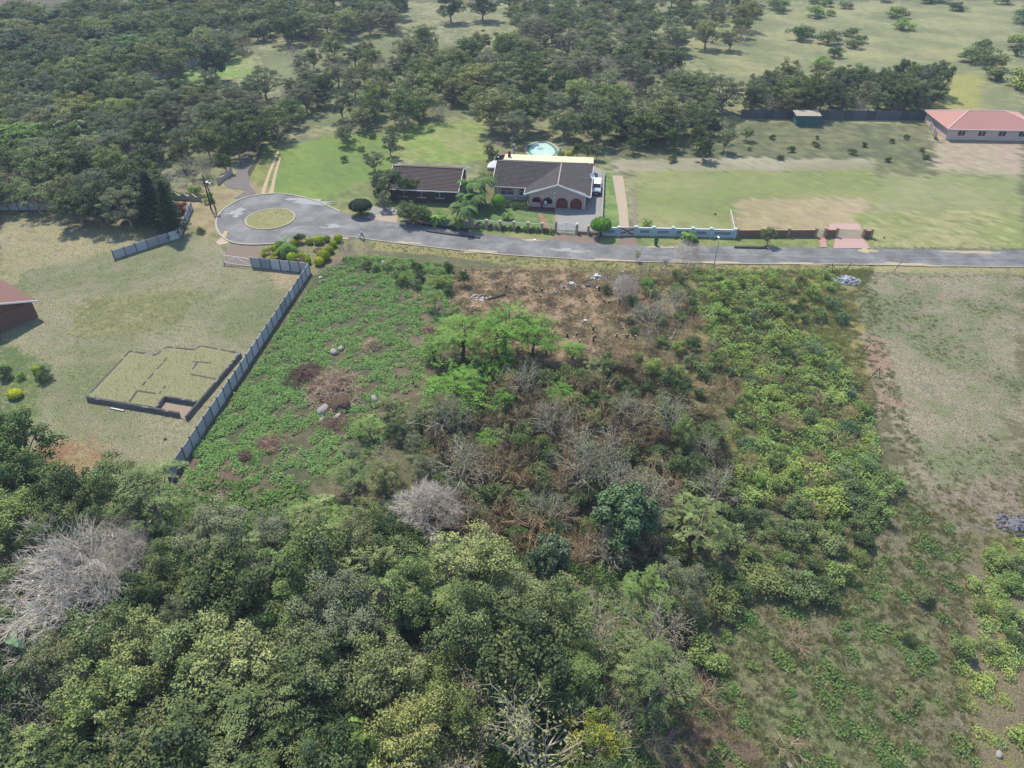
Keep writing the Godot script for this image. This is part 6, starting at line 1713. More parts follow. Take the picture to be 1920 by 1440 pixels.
func make_cover():
	var lm := leaf_mat()
	var wg := [Color(0.135, 0.225, 0.07), Color(0.11, 0.19, 0.055), Color(0.16, 0.25, 0.09), Color(0.15, 0.24, 0.075)]
	var wm := []
	for i in 3: wm.append(weed(34, 0.42, 0.42, 0.17, 0.8, wg).mesh(lm))
	var one := [Color(1, 1, 1), Color(0.9, 1.0, 0.9), Color(1.0, 0.98, 0.85)]
	var heaps := [circle(Vector2(-22.26, -71.36), 2.2), circle(Vector2(-26.42, -74.65), 1.3), circle(Vector2(-22.54, -67.54), 0.7), circle(Vector2(-22.80, -80.33), 0.6)]
	scatter("leafy_weeds", "low broad-leaved green weeds carpeting the plot beside the grey wall", "weeds", wm, [Vector2(-30.15, -100.05), Vector2(-26.72, -106.68), Vector2(-17.16, -105.96), Vector2(-9.28, -103.47), Vector2(-9.42, -87.83), Vector2(-11.00, -76.37), Vector2(-13.66, -64.82), Vector2(-15.79, -58.57), Vector2(-22.56, -54.92), Vector2(-30.82, -56.11), Vector2(-35.53, -55.71)], 5.5, 0.55, 1.25, one, -0.12, heaps)
	scatter("leafy_weeds", "lush low weeds along the foot of the grey wall", "weeds", wm, [Vector2(-29.84, -99.71), Vector2(-25.19, -93.67), Vector2(-24.99, -77.54), Vector2(-29.39, -61.16), Vector2(-34.24, -56.11), Vector2(-35.92, -55.71)], 4.5, 0.6, 1.3, one, -0.25, heaps)
	var hb := []
	for i in 3: hb.append(weed(110, 0.95, 0.7, 0.155, 0.75, [Color(0.20, 0.27, 0.075), Color(0.165, 0.235, 0.062), Color(0.23, 0.30, 0.085), Color(0.13, 0.20, 0.075)]).mesh(lm))
	var dead := [tuft(30, 0.95, 0.45, 0.025, [Color(0.26, 0.21, 0.13), Color(0.20, 0.16, 0.10), Color(0.32, 0.27, 0.17)], 0.9).mesh(lm)]
	var rshr := [Vector2(29.12, -93.67), Vector2(36.25, -100.05), Vector2(40.14, -93.67), Vector2(39.84, -85.10), Vector2(42.92, -81.21), Vector2(43.12, -68.75), Vector2(39.09, -56.11), Vector2(32.82, -50.44), Vector2(23.68, -52.63), Vector2(25.02, -62.96), Vector2(29.39, -72.98), Vector2(26.74, -82.48)]
	scatter("dry_undergrowth", "dead brown stalks standing among the right-hand shrub cover", "undergrowth", dead, rshr, 0.9, 0.7, 1.5, one, -0.1)
	scatter("shrub_cover", "dense light green shrub cover on the right-hand plot", "shrubs", hb, rshr, 2.6, 0.4, 1.5, [Color(1, 1, 1), Color(0.75, 0.9, 0.95), Color(1.08, 1.0, 0.8), Color(0.65, 0.72, 0.6), Color(0.9, 0.8, 0.6)], -0.22)
	scatter("shrub_cover", "loose green shrub cover along the street's bush side", "shrubs", hb, [Vector2(-25.93, -107.05), Vector2(-10.22, -104.88), Vector2(-9.05, -93.67), Vector2(-16.29, -98.40), Vector2(-22.24, -100.05)], 1.3, 0.45, 1.0, [Color(0.8, 0.95, 0.9), Color(1, 1, 1), Color(0.75, 0.8, 0.8)], -0.2)
	scatter("shrub_cover", "green shrub cover right of the grey thicket by the street", "shrubs", hb, [Vector2(27.51, -101.74), Vector2(50.25, -102.42), Vector2(49.51, -96.78), Vector2(36.82, -95.99), Vector2(29.96, -75.22), Vector2(26.01, -82.48)], 1.5, 0.5, 1.05, [Color(0.9, 1.0, 0.9), Color(1, 1, 1), Color(1.05, 1.0, 0.8)], -0.1)
	scatter("shrub_cover", "yellowish green shrub cover in the bottom right corner", "shrubs", hb, [Vector2(43.83, -46.03), Vector2(50.58, -48.01), Vector2(37.28, -23.74), Vector2(34.20, -23.74), Vector2(37.59, -34.25)], 2.2, 0.45, 1.0, [Color(1.15, 1.05, 0.85), Color(1, 1, 1)], -0.1)
	# dry grass
	var gm := []
	for i in 3: gm.append(tuft(22, 0.36, 0.24, 0.03, [Color(0.50, 0.43, 0.26), Color(0.43, 0.38, 0.22), Color(0.36, 0.37, 0.17), Color(0.56, 0.49, 0.31)], 1.8).mesh(lm))
	var dcol := [Color(1.2, 1.15, 1.1), Color(1.05, 1.0, 0.95), Color(1.0, 1.1, 0.85)]
	scatter("dry_grass", "short dry grass on the cleared slope with stumps", "grass", gm, [Vector2(-9.28, -103.47), Vector2(8.44, -103.47), Vector2(28.41, -102.08), Vector2(33.15, -87.83), Vector2(27.67, -68.75), Vector2(22.97, -64.82), Vector2(14.98, -75.22), Vector2(6.81, -75.22), Vector2(-4.12, -76.37), Vector2(-9.04, -87.83)], 11.0, 0.22, 0.7, dcol, -0.35)
	scatter("dry_grass", "tall yellow grass tufts at the right-hand plot's upper edge", "grass", gm, [Vector2(28.48, -102.42), Vector2(56.95, -102.42), Vector2(50.37, -93.67), Vector2(43.76, -68.75), Vector2(42.75, -72.98), Vector2(41.91, -82.48), Vector2(39.18, -87.83), Vector2(26.47, -92.16)], 8.0, 0.7, 1.5, [Color(0.9, 1.0, 0.7), Color(1, 1, 0.9), Color(0.7, 0.85, 0.5)], -0.25)
	scatter("dry_grass", "pale dry grass covering the open field on the right", "grass", gm, [Vector2(52.39, -101.40), Vector2(80.82, -102.42), Vector2(50.84, -48.01), Vector2(42.98, -48.01), Vector2(41.00, -54.53), Vector2(43.30, -66.75), Vector2(47.95, -85.10)], 9.0, 0.14, 0.34, [Color(1.0, 1.03, 1.1), Color(0.95, 0.98, 0.98), Color(1.05, 1.02, 1.1)], -2.0)
	scatter("dry_grass", "short dry grass on the walled lawn around the foundation", "grass", gm, [Vector2(-91.97, -123.34), Vector2(-62.12, -108.91), Vector2(-41.33, -103.47), Vector2(-31.87, -100.72), Vector2(-36.67, -56.51), Vector2(-42.57, -53.00), Vector2(-51.37, -56.11), Vector2(-59.61, -64.82)], 7.0, 0.12, 0.28, [Color(0.85, 0.9, 0.75), Color(0.75, 0.88, 0.6), Color(0.95, 0.9, 0.8)], -0.2, [PV([Vector2(-51.75, -69.90), Vector2(-38.06, -65.31), Vector2(-35.82, -79.27), Vector2(-41.49, -80.88), Vector2(-50.51, -79.63)])])
	scatter("dry_grass", "short dry grass growing inside the raised foundation", "grass", gm, [Vector2(-51.00, -69.63), Vector2(-42.86, -67.79), Vector2(-42.40, -69.94), Vector2(-37.97, -68.91), Vector2(-36.08, -78.72), Vector2(-41.18, -80.19), Vector2(-45.56, -79.82), Vector2(-49.90, -78.72)], 8.0, 0.12, 0.3, [Color(0.85, 0.92, 0.7), Color(0.95, 0.9, 0.8)], -2.0, [], 0.69)
	scatter("dry_grass", "ragged grass tufts along the pale field's edges", "grass", gm, [Vector2(51.98, -101.40), Vector2(56.55, -101.40), Vector2(50.58, -82.48), Vector2(46.77, -66.75), Vector2(45.66, -56.11), Vector2(47.36, -51.52), Vector2(52.00, -50.09), Vector2(50.09, -46.68), Vector2(42.35, -46.68), Vector2(38.40, -52.26), Vector2(42.35, -66.75), Vector2(47.22, -85.10)], 7.0, 0.4, 1.0, [Color(0.7, 0.8, 0.6), Color(0.85, 0.85, 0.75), Color(0.6, 0.72, 0.5)], -0.1)
	scatter("dry_grass", "rough olive grass over the lower right slope", "grass", gm, [Vector2(16.92, -46.03), Vector2(41.23, -53.76), Vector2(45.60, -48.01), Vector2(37.59, -34.25), Vector2(33.85, -22.32), Vector2(6.39, -22.32), Vector2(12.94, -31.89)], 9.0, 0.4, 1.1, [Color(0.62, 0.72, 0.5), Color(0.7, 0.74, 0.6), Color(0.8, 0.75, 0.65), Color(0.55, 0.68, 0.45)], -0.4)
	scatter("dry_grass", "yellow verge grass along the street's bush side", "grass", gm, [Vector2(-23.18, -111.79), Vector2(-8.73, -108.53), Vector2(11.94, -105.06), Vector2(37.16, -103.64), Vector2(57.29, -103.29), Vector2(56.95, -102.42), Vector2(28.41, -102.08), Vector2(3.37, -103.47), Vector2(-9.51, -107.05), Vector2(-22.86, -109.67)], 6.0, 0.3, 0.8, [Color(0.95, 1.0, 0.75), Color(0.8, 0.95, 0.6)], -0.3)
	scatter("leafy_weeds", "scattered weeds on the brown soil of the lower right slope", "weeds", wm, [Vector2(12.94, -37.29), Vector2(19.48, -46.03), Vector2(41.00, -54.53), Vector2(44.55, -48.01), Vector2(37.37, -34.25), Vector2(33.83, -23.02), Vector2(6.08, -23.02), Vector2(12.70, -30.55)], 2.2, 0.5, 1.3, [Color(0.62, 0.6, 0.58), Color(0.78, 0.68, 0.62), Color(0.5, 0.55, 0.5)], 0.06)
	island_grass(gm)
	scatter("lawn_weeds", "thin green weed patches in the walled dry lawn", "weeds", wm, [Vector2(-89.54, -118.94), Vector2(-61.36, -107.05), Vector2(-41.09, -102.60), Vector2(-32.13, -100.05), Vector2(-36.55, -57.73), Vector2(-42.91, -53.76), Vector2(-51.78, -56.91), Vector2(-59.61, -64.82)], 0.9, 0.12, 0.34, [Color(0.9, 0.9, 0.7), Color(0.7, 0.75, 0.55), Color(1.0, 0.95, 0.8)], 0.12, [PV([Vector2(-51.75, -69.90), Vector2(-38.06, -65.31), Vector2(-35.82, -79.27), Vector2(-41.49, -80.88), Vector2(-50.51, -79.63)])])
	scatter("field_tufts", "coarse grass tufts dotted over the pale right-hand field", "grass", gm, [Vector2(54.37, -100.05), Vector2(80.25, -101.40), Vector2(52.00, -50.09), Vector2(44.49, -50.09), Vector2(42.35, -57.73), Vector2(45.23, -70.83)], 2.2, 0.4, 0.95, [Color(0.75, 0.8, 0.62), Color(0.9, 0.88, 0.8), Color(0.65, 0.75, 0.5)], 0.16, [], 0.0, 1)
	var lt := []
	for i in 2: lt.append(tuft(26, 0.5, 0.6, 0.028, [Color(0.28, 0.21, 0.15), Color(0.36, 0.29, 0.21), Color(0.20, 0.15, 0.10), Color(0.42, 0.35, 0.26)], 5.0).mesh(lm))
	scatter("twig_litter", "dead twigs and leaf litter strewn over the cleared slope", "litter", lt, [Vector2(-9.19, -102.08), Vector2(8.36, -102.08), Vector2(28.21, -101.06), Vector2(33.15, -87.83), Vector2(27.67, -68.75), Vector2(22.97, -64.82), Vector2(14.98, -75.22), Vector2(6.81, -75.22), Vector2(-4.12, -76.37), Vector2(-9.04, -87.83)], 2.6, 0.5, 1.2, [Color(1, 1, 1), Color(1.2, 1.15, 1.1)], -0.15)
	# brown undergrowth below the bushes
	var ug := []
	for i in 2: ug.append(tuft(34, 0.8, 0.5, 0.03, [Color(0.25, 0.19, 0.125), Color(0.20, 0.155, 0.105), Color(0.30, 0.24, 0.165), Color(0.18, 0.165, 0.09)], 1.6).mesh(lm))
	scatter("dry_undergrowth", "tangled brown undergrowth in the middle of the bush plot", "undergrowth", ug, [Vector2(-9.02, -77.54), Vector2(6.87, -76.37), Vector2(16.50, -76.37), Vector2(23.60, -64.82), Vector2(23.96, -53.76), Vector2(16.17, -44.76), Vector2(2.04, -45.39), Vector2(-9.50, -48.69), Vector2(-10.37, -62.96)], 6.5, 0.5, 1.3, [Color(1, 1, 1), Color(0.8, 0.85, 0.7), Color(1.1, 1.0, 0.9)], -0.45)
	scatter("forest_undergrowth", "dark weedy undergrowth beneath the bottom woods", "undergrowth", wm, [Vector2(-54.79, -56.11), Vector2(-35.96, -56.11), Vector2(-22.65, -55.31), Vector2(-8.45, -48.69), Vector2(17.18, -44.76), Vector2(12.40, -36.76), Vector2(12.28, -30.55), Vector2(6.02, -22.32), Vector2(-38.36, -22.32)], 2.2, 0.8, 1.8, [Color(0.55, 0.6, 0.5), Color(0.65, 0.7, 0.5)], -0.5)
func island_grass(gm: Array):
	scatter("dry_grass", "short dry grass on the turning circle's round island", "grass", gm, Array(circle(Vector2(-42.76, -120.89), 4.0)), 14.0, 0.14, 0.34, [Color(0.9, 1.0, 0.7), Color(1.1, 1.0, 0.85)], -0.3, [], 0.12)
func circle(c: Vector2, r: float) -> PackedVector2Array:
	var o := PackedVector2Array()
	for i in 12: o.append(c + Vector2(cos(TAU * i / 12), sin(TAU * i / 12)) * r)
	return o

# ---------------------------------------------------------------- single trees and shrubs seen in the picture
func own(kind: String, at: Vector2, h: float, sx: float, called: String, label: String, category := "tree", clear := 0.0, words := ""):
	plant(kind, at, h, sx, called, label, category)
	if clear > 0: keep_clear.append([at, clear])
	if words: mark(at, words)
func make_named_plants():
	# bottom woods
	own("bare", Vector2(-36.61, -39.48), 5.6, 1.0, "leafless_tree", "large leafless silvery tree among the bottom left woods", "tree", 5.0, "large silvery bare tree")
	own("bare", Vector2(-8.89, -50.00), 3.0, 1.05, "leafless_tree", "leafless grey tree at the lower left corner of the bush plot", "tree", 2.4, "grey bare tree in mid-left bush")
	own("bare", Vector2(-34.64, -43.93), 3.4, 0.9, "leafless_tree", "second silvery leafless tree right of the largest one", "tree", 2.0)
	own("bare", Vector2(-11.18, -37.43), 3.2, 0.75, "leafless_tree", "small grey leafless tree in the dark of the bottom woods", "tree", 1.4, "small bare tree in the dark woods")
	own("bare", Vector2(-6.30, -42.24), 2.8, 0.65, "leafless_tree", "small white-twigged leafless bush below the bush plot", "tree", 1.2)
	own("wispy", Vector2(1.51, -25.98), 4.4, 1.35, "twiggy_tree", "big half-bare grey twiggy tree at the bottom centre", "tree", 3.6, "big twiggy tree at the bottom")
	own("yellow", Vector2(5.89, -25.90), 3.6, 1.0, "yellow_tree", "yellow-green leafy tree beside the big twiggy tree, bottom", "tree", 2.6, "yellow-green bottom tree")
	own("pale", Vector2(-0.23, -40.72), 3.0, 0.62, "pale_tree", "round pale yellow-green tree standing out in the bottom woods", "tree", 1.5, "round pale yellow-green tree")
	own("bluegreen", Vector2(3.33, -42.61), 3.6, 0.7, "dark_tree", "dark glossy tree right below the bush plot", "tree", 1.7)
	own("bluegreen", Vector2(10.53, -47.32), 4.0, 0.98, "round_tree", "round blue-green tree with dense crown right of the bush plot", "tree", 2.8, "round blue-green tree")
	own("wispy", Vector2(8.93, -45.29), 2.8, 1.0, "twiggy_tree", "grey twiggy bush below left of the blue-green round tree", "tree", 1.8)
	own("acacia", Vector2(17.72, -47.20), 3.6, 1.0, "light_green_tree", "light green feathery tree right of the blue-green round tree", "tree", 2.6, "light green feathery tree")
	own("pale", Vector2(18.85, -60.51), 2.8, 0.72, "yellow_green_tree", "yellow-green leafy tree at the brown bush's right edge", "tree", 1.7, "yellow-green tree of the brown bush")
	own("wispy", Vector2(21.40, -58.97), 2.2, 1.0, "twiggy_tree", "grey twiggy bush right of the yellow-green leafy tree", "tree", 1.4)
	own("dark", Vector2(18.88, -55.26), 2.4, 0.8, "dark_tree", "dark bush below the yellow-green leafy tree", "tree", 1.5)
	own("grey", Vector2(-26.80, -36.21), 4.0, 0.62, "silver_green_tree", "small silvery green tree in the middle of the left woods", "tree", 1.6, "silvery green tree of the left woods")
	own("grey", Vector2(-22.11, -39.54), 4.0, 0.8, "silver_green_tree", "silvery green tree above right of the smaller silvery one", "tree", 2.0)
	own("grey", Vector2(-27.25, -44.73), 4.0, 1.2, "feathery_tree", "broad grey green feathery tree below the grey wall's end", "tree", 3.0, "broad feathery tree below the wall")
	own("olive", Vector2(-24.22, -31.99), 4.6, 1.1, "broad_tree", "broad sunlit olive tree in the lower left woods", "tree", 3.2, "broad sunlit olive tree")
	own("olive", Vector2(-32.12, -34.09), 4.6, 1.0, "broad_tree", "broad olive tree right of the wild banana clump", "tree", 2.6)
	own("banana", Vector2(-37.66, -33.29), 4.4, 1.15, "wild_banana", "big wild banana clump with pale paddle leaves at left edge", "plant", 3.2, "wild banana clump")
	own("banana", Vector2(-13.45, -26.59), 3.2, 0.8, "wild_banana", "small wild banana clump at the bottom edge", "plant", 1.4, "bottom wild banana")
	own("banana", Vector2(-49.07, -49.62), 3.0, 0.9, "wild_banana", "wild banana clump at left edge above the silvery bare tree", "plant", 1.4)
	own("smallpalm", Vector2(-10.10, -27.07), 3.4, 0.45, "spiky_plant", "single spiky pale rosette plant near the bottom edge", "plant", 1.0, "spiky rosette plant")
	own("dark", Vector2(-52.10, -56.98), 4.6, 1.15, "dark_tree", "big dark tree at the left edge beside the dry lawn", "tree", 3.4, "big dark left edge tree")
	own("dark", Vector2(-48.76, -52.10), 4.2, 1.1, "dark_tree", "dark tree below the big one at the left edge", "tree", 2.8)
	own("olive", Vector2(-38.65, -51.53), 4.2, 1.05, "broad_tree", "broad dark olive tree at the lower edge of the dry lawn", "tree", 3.0, "broad olive tree at the lawn's edge")
	own("acacia", Vector2(-18.63, -47.20), 3.4, 1.0, "feathery_tree", "fine-leaved dark green tree left of the grey bare tree", "tree", 2.4)
	own("acacia", Vector2(11.61, -38.65), 3.4, 0.95, "feathery_tree", "fine-leaved tree below the blue-green round tree", "tree", 2.4)
	own("thorn", Vector2(4.68, -37.17), 3.2, 0.8, "thorn_tree", "bright green thorn tree in the middle of the bottom woods", "tree", 1.8)
	# thorn trees on the plot
	own("thorn", Vector2(-6.27, -78.14), 3.8, 1.3, "thorn_tree", "bright green thorn tree, leftmost of the three on the plot", "tree", 3.4, "bright thorn trees")
	own("thorn", Vector2(-1.03, -79.80), 4.2, 1.25, "thorn_tree", "bright green thorn tree, middle of the three on the plot", "tree", 3.6)
	own("thorn", Vector2(2.75, -78.94), 3.6, 1.15, "thorn_tree", "bright green thorn tree, rightmost of the three on the plot", "tree", 1.8)
	own("thorn", Vector2(-2.38, -76.44), 1.9, 2.0, "thorn_bush", "low spreading bright thorn bush below the three thorn trees", "shrub", 1.4)
	own("thorn", Vector2(-10.23, -78.28), 1.6, 1.3, "thorn_bush", "bright thorn bush left of the three thorn trees", "shrub", 1.4)
	own("thorn", Vector2(-6.73, -67.36), 3.1, 1.6, "thorn_tree", "broad bright green thorn tree on the plot's left middle", "tree", 3.2, "broad mid-plot thorn tree")
	own("thorn", Vector2(-1.14, -67.86), 1.7, 1.0, "thorn_tree", "small flat-topped light thorn tree in the brown bush", "tree", 1.0)
	own("thorn", Vector2(-2.69, -61.65), 1.0, 2.0, "thorn_bush", "lone low bright thorn spray in the brown bush", "shrub", 1.4, "low bright thorn spray")
	own("thorn", Vector2(7.95, -78.28), 1.5, 1.3, "thorn_bush", "light thorn bush right of the three thorn trees", "shrub", 1.3)
	own("thorn", Vector2(5.77, -69.39), 1.3, 1.8, "thorn_bush", "light green thorn spray at the plot's right middle", "shrub", 1.2)
	own("grey", Vector2(10.76, -74.73), 1.3, 1.6, "feathery_bush", "pale feathery bush on the lower cleared slope", "shrub", 1.3)
	own("thorn", Vector2(-16.16, -98.36), 1.4, 0.9, "thorn_bush", "bright green bush between street and weedy plot", "shrub", 1.0)
	own("acacia", Vector2(-11.05, -90.66), 1.9, 1.0, "feathery_bush", "dark fine-leaved bush at the cleared slope's left edge", "shrub", 1.2)
	own("acacia", Vector2(-8.21, -87.71), 1.5, 1.1, "feathery_bush", "fine-leaved bush just above the thorn trees", "shrub", 1.0)
	own("dark", Vector2(-7.24, -97.72), 1.4, 0.9, "round_bush", "round green bush at the top left of the cleared slope", "shrub", 1.0)
	# street thicket
	own("bare", Vector2(15.91, -93.33), 2.4, 0.8, "leafless_tree", "grey leafless thicket tree above the thick stumps", "tree", 1.2, "grey leafless thicket")
	own("wispy", Vector2(14.32, -96.38), 2.0, 0.9, "twiggy_bush", "grey green twiggy bush behind the tyre", "shrub", 1.0)
	own("bare", Vector2(27.63, -103.20), 2.6, 0.75, "leafless_tree", "leafless dark-stemmed tree before the street", "tree", 1.0, "leafless street-side tree")
	own("wispy", Vector2(20.36, -99.66), 1.8, 0.7, "twiggy_bush", "twiggy bush at the street's kerb left of the leafless tree", "shrub", 0.8)
	own("thorn", Vector2(19.97, -95.76), 1.5, 0.8, "thorn_bush", "green bush above the snapped pale trunk", "shrub", 0.8)
	own("acacia", Vector2(19.95, -105.14), 1.2, 0.7, "feathery_bush", "wispy light green sapling at the street's kerb", "shrub", 0.6)
	# garden by the circle
	for q in [[Vector2(-33.70, -111.37), 0.5, 0.9, "gold clipped bush nearest the circle's kerb, left of the row"], [Vector2(-32.18, -111.46), 0.62, 1.0, "larger gold-green clipped bush in the kerb row"], [Vector2(-31.00, -112.26), 0.5, 0.8, "gold-green clipped bush right in the kerb row"], [Vector2(-29.04, -112.15), 0.6, 0.9, "rightmost clipped bush of the kerb row"], [Vector2(-29.49, -110.21), 0.5, 1.0, "gold clipped bush under the kerb row's right end"], [Vector2(-29.73, -108.12), 0.55, 1.0, "yellow clipped bush at the bed's right side"], [Vector2(-30.16, -105.81), 0.75, 1.05, "largest yellow clipped bush of the bed"], [Vector2(-30.59, -104.12), 0.6, 1.0, "gold-green bush at the grey wall's corner"], [Vector2(-32.47, -104.47), 0.5, 0.8, "gold-green clipped bush just behind the grey wall"], [Vector2(-36.09, -110.98), 0.5, 0.9, "gold clipped bush at the bed's left kerb"], [Vector2(-36.28, -109.25), 0.6, 0.9, "gold-green clipped bush beside the small palm"], [Vector2(-38.02, -109.83), 0.5, 0.8, "gold clipped bush left of the small palm"], [Vector2(-38.51, -108.31), 0.6, 0.9, "gold-green clipped bush at the bed's left end"], [Vector2(-35.14, -105.18), 0.7, 0.9, "low gold-green hedge lump behind the grey wall"]]:
		plant("goldball", q[0], q[1] * 1.05, q[2] * 0.95, "clipped_bush", q[3], "bush", "clipped bushes of the circle's garden")
	for q in [[Vector2(-39.09, -107.20), "curled clipped hedge, left coil beside the brown driveway"], [Vector2(-37.17, -105.73), "curled clipped hedge, right coil beside the brown driveway"], [Vector2(-33.88, -105.11), "arched clipped hedge behind the grey wall"]]:
		var t := thing("curled_hedge", q[0], 0.0, q[1], "hedge", "curled hedges of the circle's garden")
		var b := MB.new(); var st := MB.new()
		var pal := [Color(0.30, 0.36, 0.03), Color(0.24, 0.32, 0.03), Color(0.34, 0.38, 0.04)]
		for k in 1500:
			var a := rng.randf() * PI * 1.25
			var c := Vector3(cos(a) * 1.25, 0.55 + 0.25 * sin(a), -sin(a) * 0.9)
			var d := rdir()
			put_leaf(b, c + d * 0.36, (d + rdir() * 0.5).normalized(), 0.14, 0.10, pick(pal) * rng.randf_range(0.8, 1.2))
		for k in 5:
			var a := PI * 1.2 * k / 4.0
			st.tube([Vector3(cos(a) * 1.25, 0, -sin(a) * 0.9), Vector3(cos(a) * 1.25, 0.6 + 0.2 * sin(a), -sin(a) * 0.9)], [0.04, 0.04], 5, lin(84, 72, 58))
		part("stems", st, vcm(), t); part("foliage", b, leaf_mat(), t)
	plant("darkshrub", Vector2(-35.32, -111.64), 0.9, 0.75, "round_bush", "dark green bush at the circle's kerb above the garden bed", "bush")
	plant("smallpalm", Vector2(-36.46, -107.43), 1.9, 0.85, "small_palm", "small feathery palm in the circle's garden", "palm")
	plant("wispy", Vector2(-26.64, -106.14), 1.9, 0.75, "dark_stemmed_tree", "small dark-stemmed thin tree at the garden's right end", "tree")
	for q in [[Vector2(-35.12, -111.40), 0.55, "round planting pit near the kerb row of clipped bushes"], [Vector2(-34.69, -107.97), 0.7, "left of two round planting pits in the bed's middle"], [Vector2(-33.58, -106.87), 0.75, "lower round planting pit near the grey wall"], [Vector2(-31.76, -108.91), 0.8, "round planting pit at the bed's right middle"]]:
		var pt := thing("planting_pit", q[0], 0.0, q[2], "pit", "planting pits of the circle's garden")
		var b := MB.new(); b.tube([Vector3(0, 0.0, 0), Vector3(0, 0.09, 0)], [q[1] * 1.15, q[1] * 0.95], 14, lin(118, 96, 76), false); part("rim", b, vcm(), pt)
		b = MB.new(); b.tube([Vector3(0, 0.0, 0), Vector3(0, 0.055, 0)], [q[1] * 0.96, q[1] * 0.94], 14, lin(70, 50, 42)); part("mulch", b, vcm(), pt)
	# bungalow's garden and street
	plant("ball", Vector2(-2.39, -124.68), 1.9, 1.0, "ball_tree", "clipped round green ball tree on the bungalow's lawn", "tree")
	plant("greenball", Vector2(14.95, -114.07), 2.15, 1.15, "round_topped_tree", "dark green round-topped tree on the street before the cream fence", "tree")
	plant("olive", Vector2(42.31, -110.88), 1.9, 0.95, "street_bush", "round green bush between brick wall and street", "bush")
	var db := plant("greenball", Vector2(-26.92, -122.72), 1.75, 1.75, "round_bush", "round dark bush beside the short pale driveway", "bush")
	(db.get_child(1) as MeshInstance3D).material_override = leaf_mat(Color(0.42, 0.42, 0.9))
	for q in [["palm", Vector2(-5.01, -127.98), 4.8, 1.25, "tall_palm", "tall palm leaning over the gap between the two dark roofs"], ["palm", Vector2(-8.25, -117.31), 3.9, 1.45, "street_palm", "graceful dark palm by the street left of the cream fence"], ["palm", Vector2(-7.11, -126.99), 4.2, 1.6, "dense_palm", "dense palm before the neighbour's roof corner"], ["palm", Vector2(-8.05, -125.29), 2.8, 1.8, "young_palm", "young palm in the row between the two houses"], ["palm", Vector2(-6.35, -123.88), 3.2, 1.5, "young_palm", "young palm below the dense one between the houses"], ["smallpalm", Vector2(-12.78, -118.95), 1.5, 1.1, "garden_palm", "bushy yellow-green palm above the garden wall"], ["smallpalm", Vector2(-9.48, -117.87), 1.3, 1.1, "garden_palm", "low palm left of the street palm's trunk"], ["smallpalm", Vector2(-0.84, -120.92), 1.0, 0.9, "lawn_palm", "tiny pale palm on the bungalow's lawn below the ball tree"], ["smallpalm", Vector2(23.39, -117.67), 1.0, 0.8, "lawn_palm", "tiny palm on the pale lawn behind the turquoise wall"], ["smallpalm", Vector2(29.70, -112.32), 1.2, 1.0, "verge_palm", "small palm before the turquoise wall's middle"]]:
		plant(q[0], q[1], q[2], q[3], q[4], q[5], "palm")
	for q in [[Vector2(-18.00, -119.59), 2.1, 1.5, "tall dark shrub mass right of the short pale driveway"], [Vector2(-15.75, -119.16), 1.9, 1.4, "dark shrub above the garden wall's left end"], [Vector2(-14.84, -118.95), 1.2, 1.1, "dark shrub at the garden wall's left end"]]:
		plant("dark", q[0], q[1], q[2], "garden_shrub", q[3], "shrub")
	for q in [[Vector2(-21.70, -131.66), 2.6, 1.2, "dark tree hiding the neighbour house's left end"], [Vector2(-18.56, -130.13), 2.3, 1.15, "dark tree before the neighbour house's left windows"], [Vector2(-15.27, -130.32), 1.5, 1.3, "low dark tree before the neighbour house's middle"], [Vector2(-23.59, -130.33), 1.8, 1.2, "small dark tree left of the neighbour house's drive"]]:
		own("dark", q[0], q[1], q[2], "yard_tree", q[3])
	for q in [["goldball", Vector2(-60.66, -70.40), 0.5, 1.3, "bright yellow-green bush at the left edge below the brick house"], ["goldball", Vector2(-60.65, -75.46), 0.45, 0.9, "small yellow-green bush right of the brick house"], ["darkshrub", Vector2(-58.83, -73.70), 0.9, 0.9, "dark round shrub beside the small yellow-green bush"], ["darkshrub", Vector2(-64.01, -74.37), 0.9, 1.1, "dark shrub at the left edge before the brick house"], ["shrub", Vector2(-62.02, -74.12), 0.5, 1.0, "low green shrub between the brick house's bushes"]]:
		plant(q[0], q[1], q[2], q[3], "yard_bush", q[4], "bush")
	for q in [[Vector2(-5.71, -125.70), "shrub beside the tall palm's foot"], [Vector2(2.41, -125.22), "leafy shrub at the porch corner"], [Vector2(0.48, -125.43), "dark low hedge shrub under the left wing's first window"], [Vector2(-0.97, -126.37), "dark low hedge shrub under the left wing's second window"], [Vector2(1.55, -125.43), "dark low hedge shrub between window and porch"]]:
		plant("darkshrub", q[0], 0.6, 0.9, "garden_shrub", q[1], "shrub")
	var fi := 0
	for q in [Vector2(-5.81, -117.67), Vector2(-5.07, -117.46), Vector2(-3.68, -117.04), Vector2(-2.75, -116.83), Vector2(-1.28, -116.62), Vector2(-0.37, -116.41), Vector2(1.10, -116.20), Vector2(2.10, -116.00), Vector2(3.47, -115.79), Vector2(4.37, -115.58), Vector2(5.82, -115.38), Vector2(6.72, -115.17)]:
		plant(["darkshrub", "shrub"][fi % 2], q, 0.5, 0.8, "fence_shrub", "green shrub number %s from the left behind the cream fence" % ["one", "two", "three", "four", "five", "six", "seven", "eight", "nine", "ten", "eleven", "twelve"][fi], "shrub", "shrubs behind the cream fence"); fi += 1
	var rb := plant("oliveshrub", Vector2(-6.63, -121.80), 0.6, 0.8, "red_shrub", "reddish orange shrub at the cream fence's left end", "shrub")
	(rb.get_child(1) as MeshInstance3D).material_override = leaf_mat(Color(1.0, 0.45, 0.35))
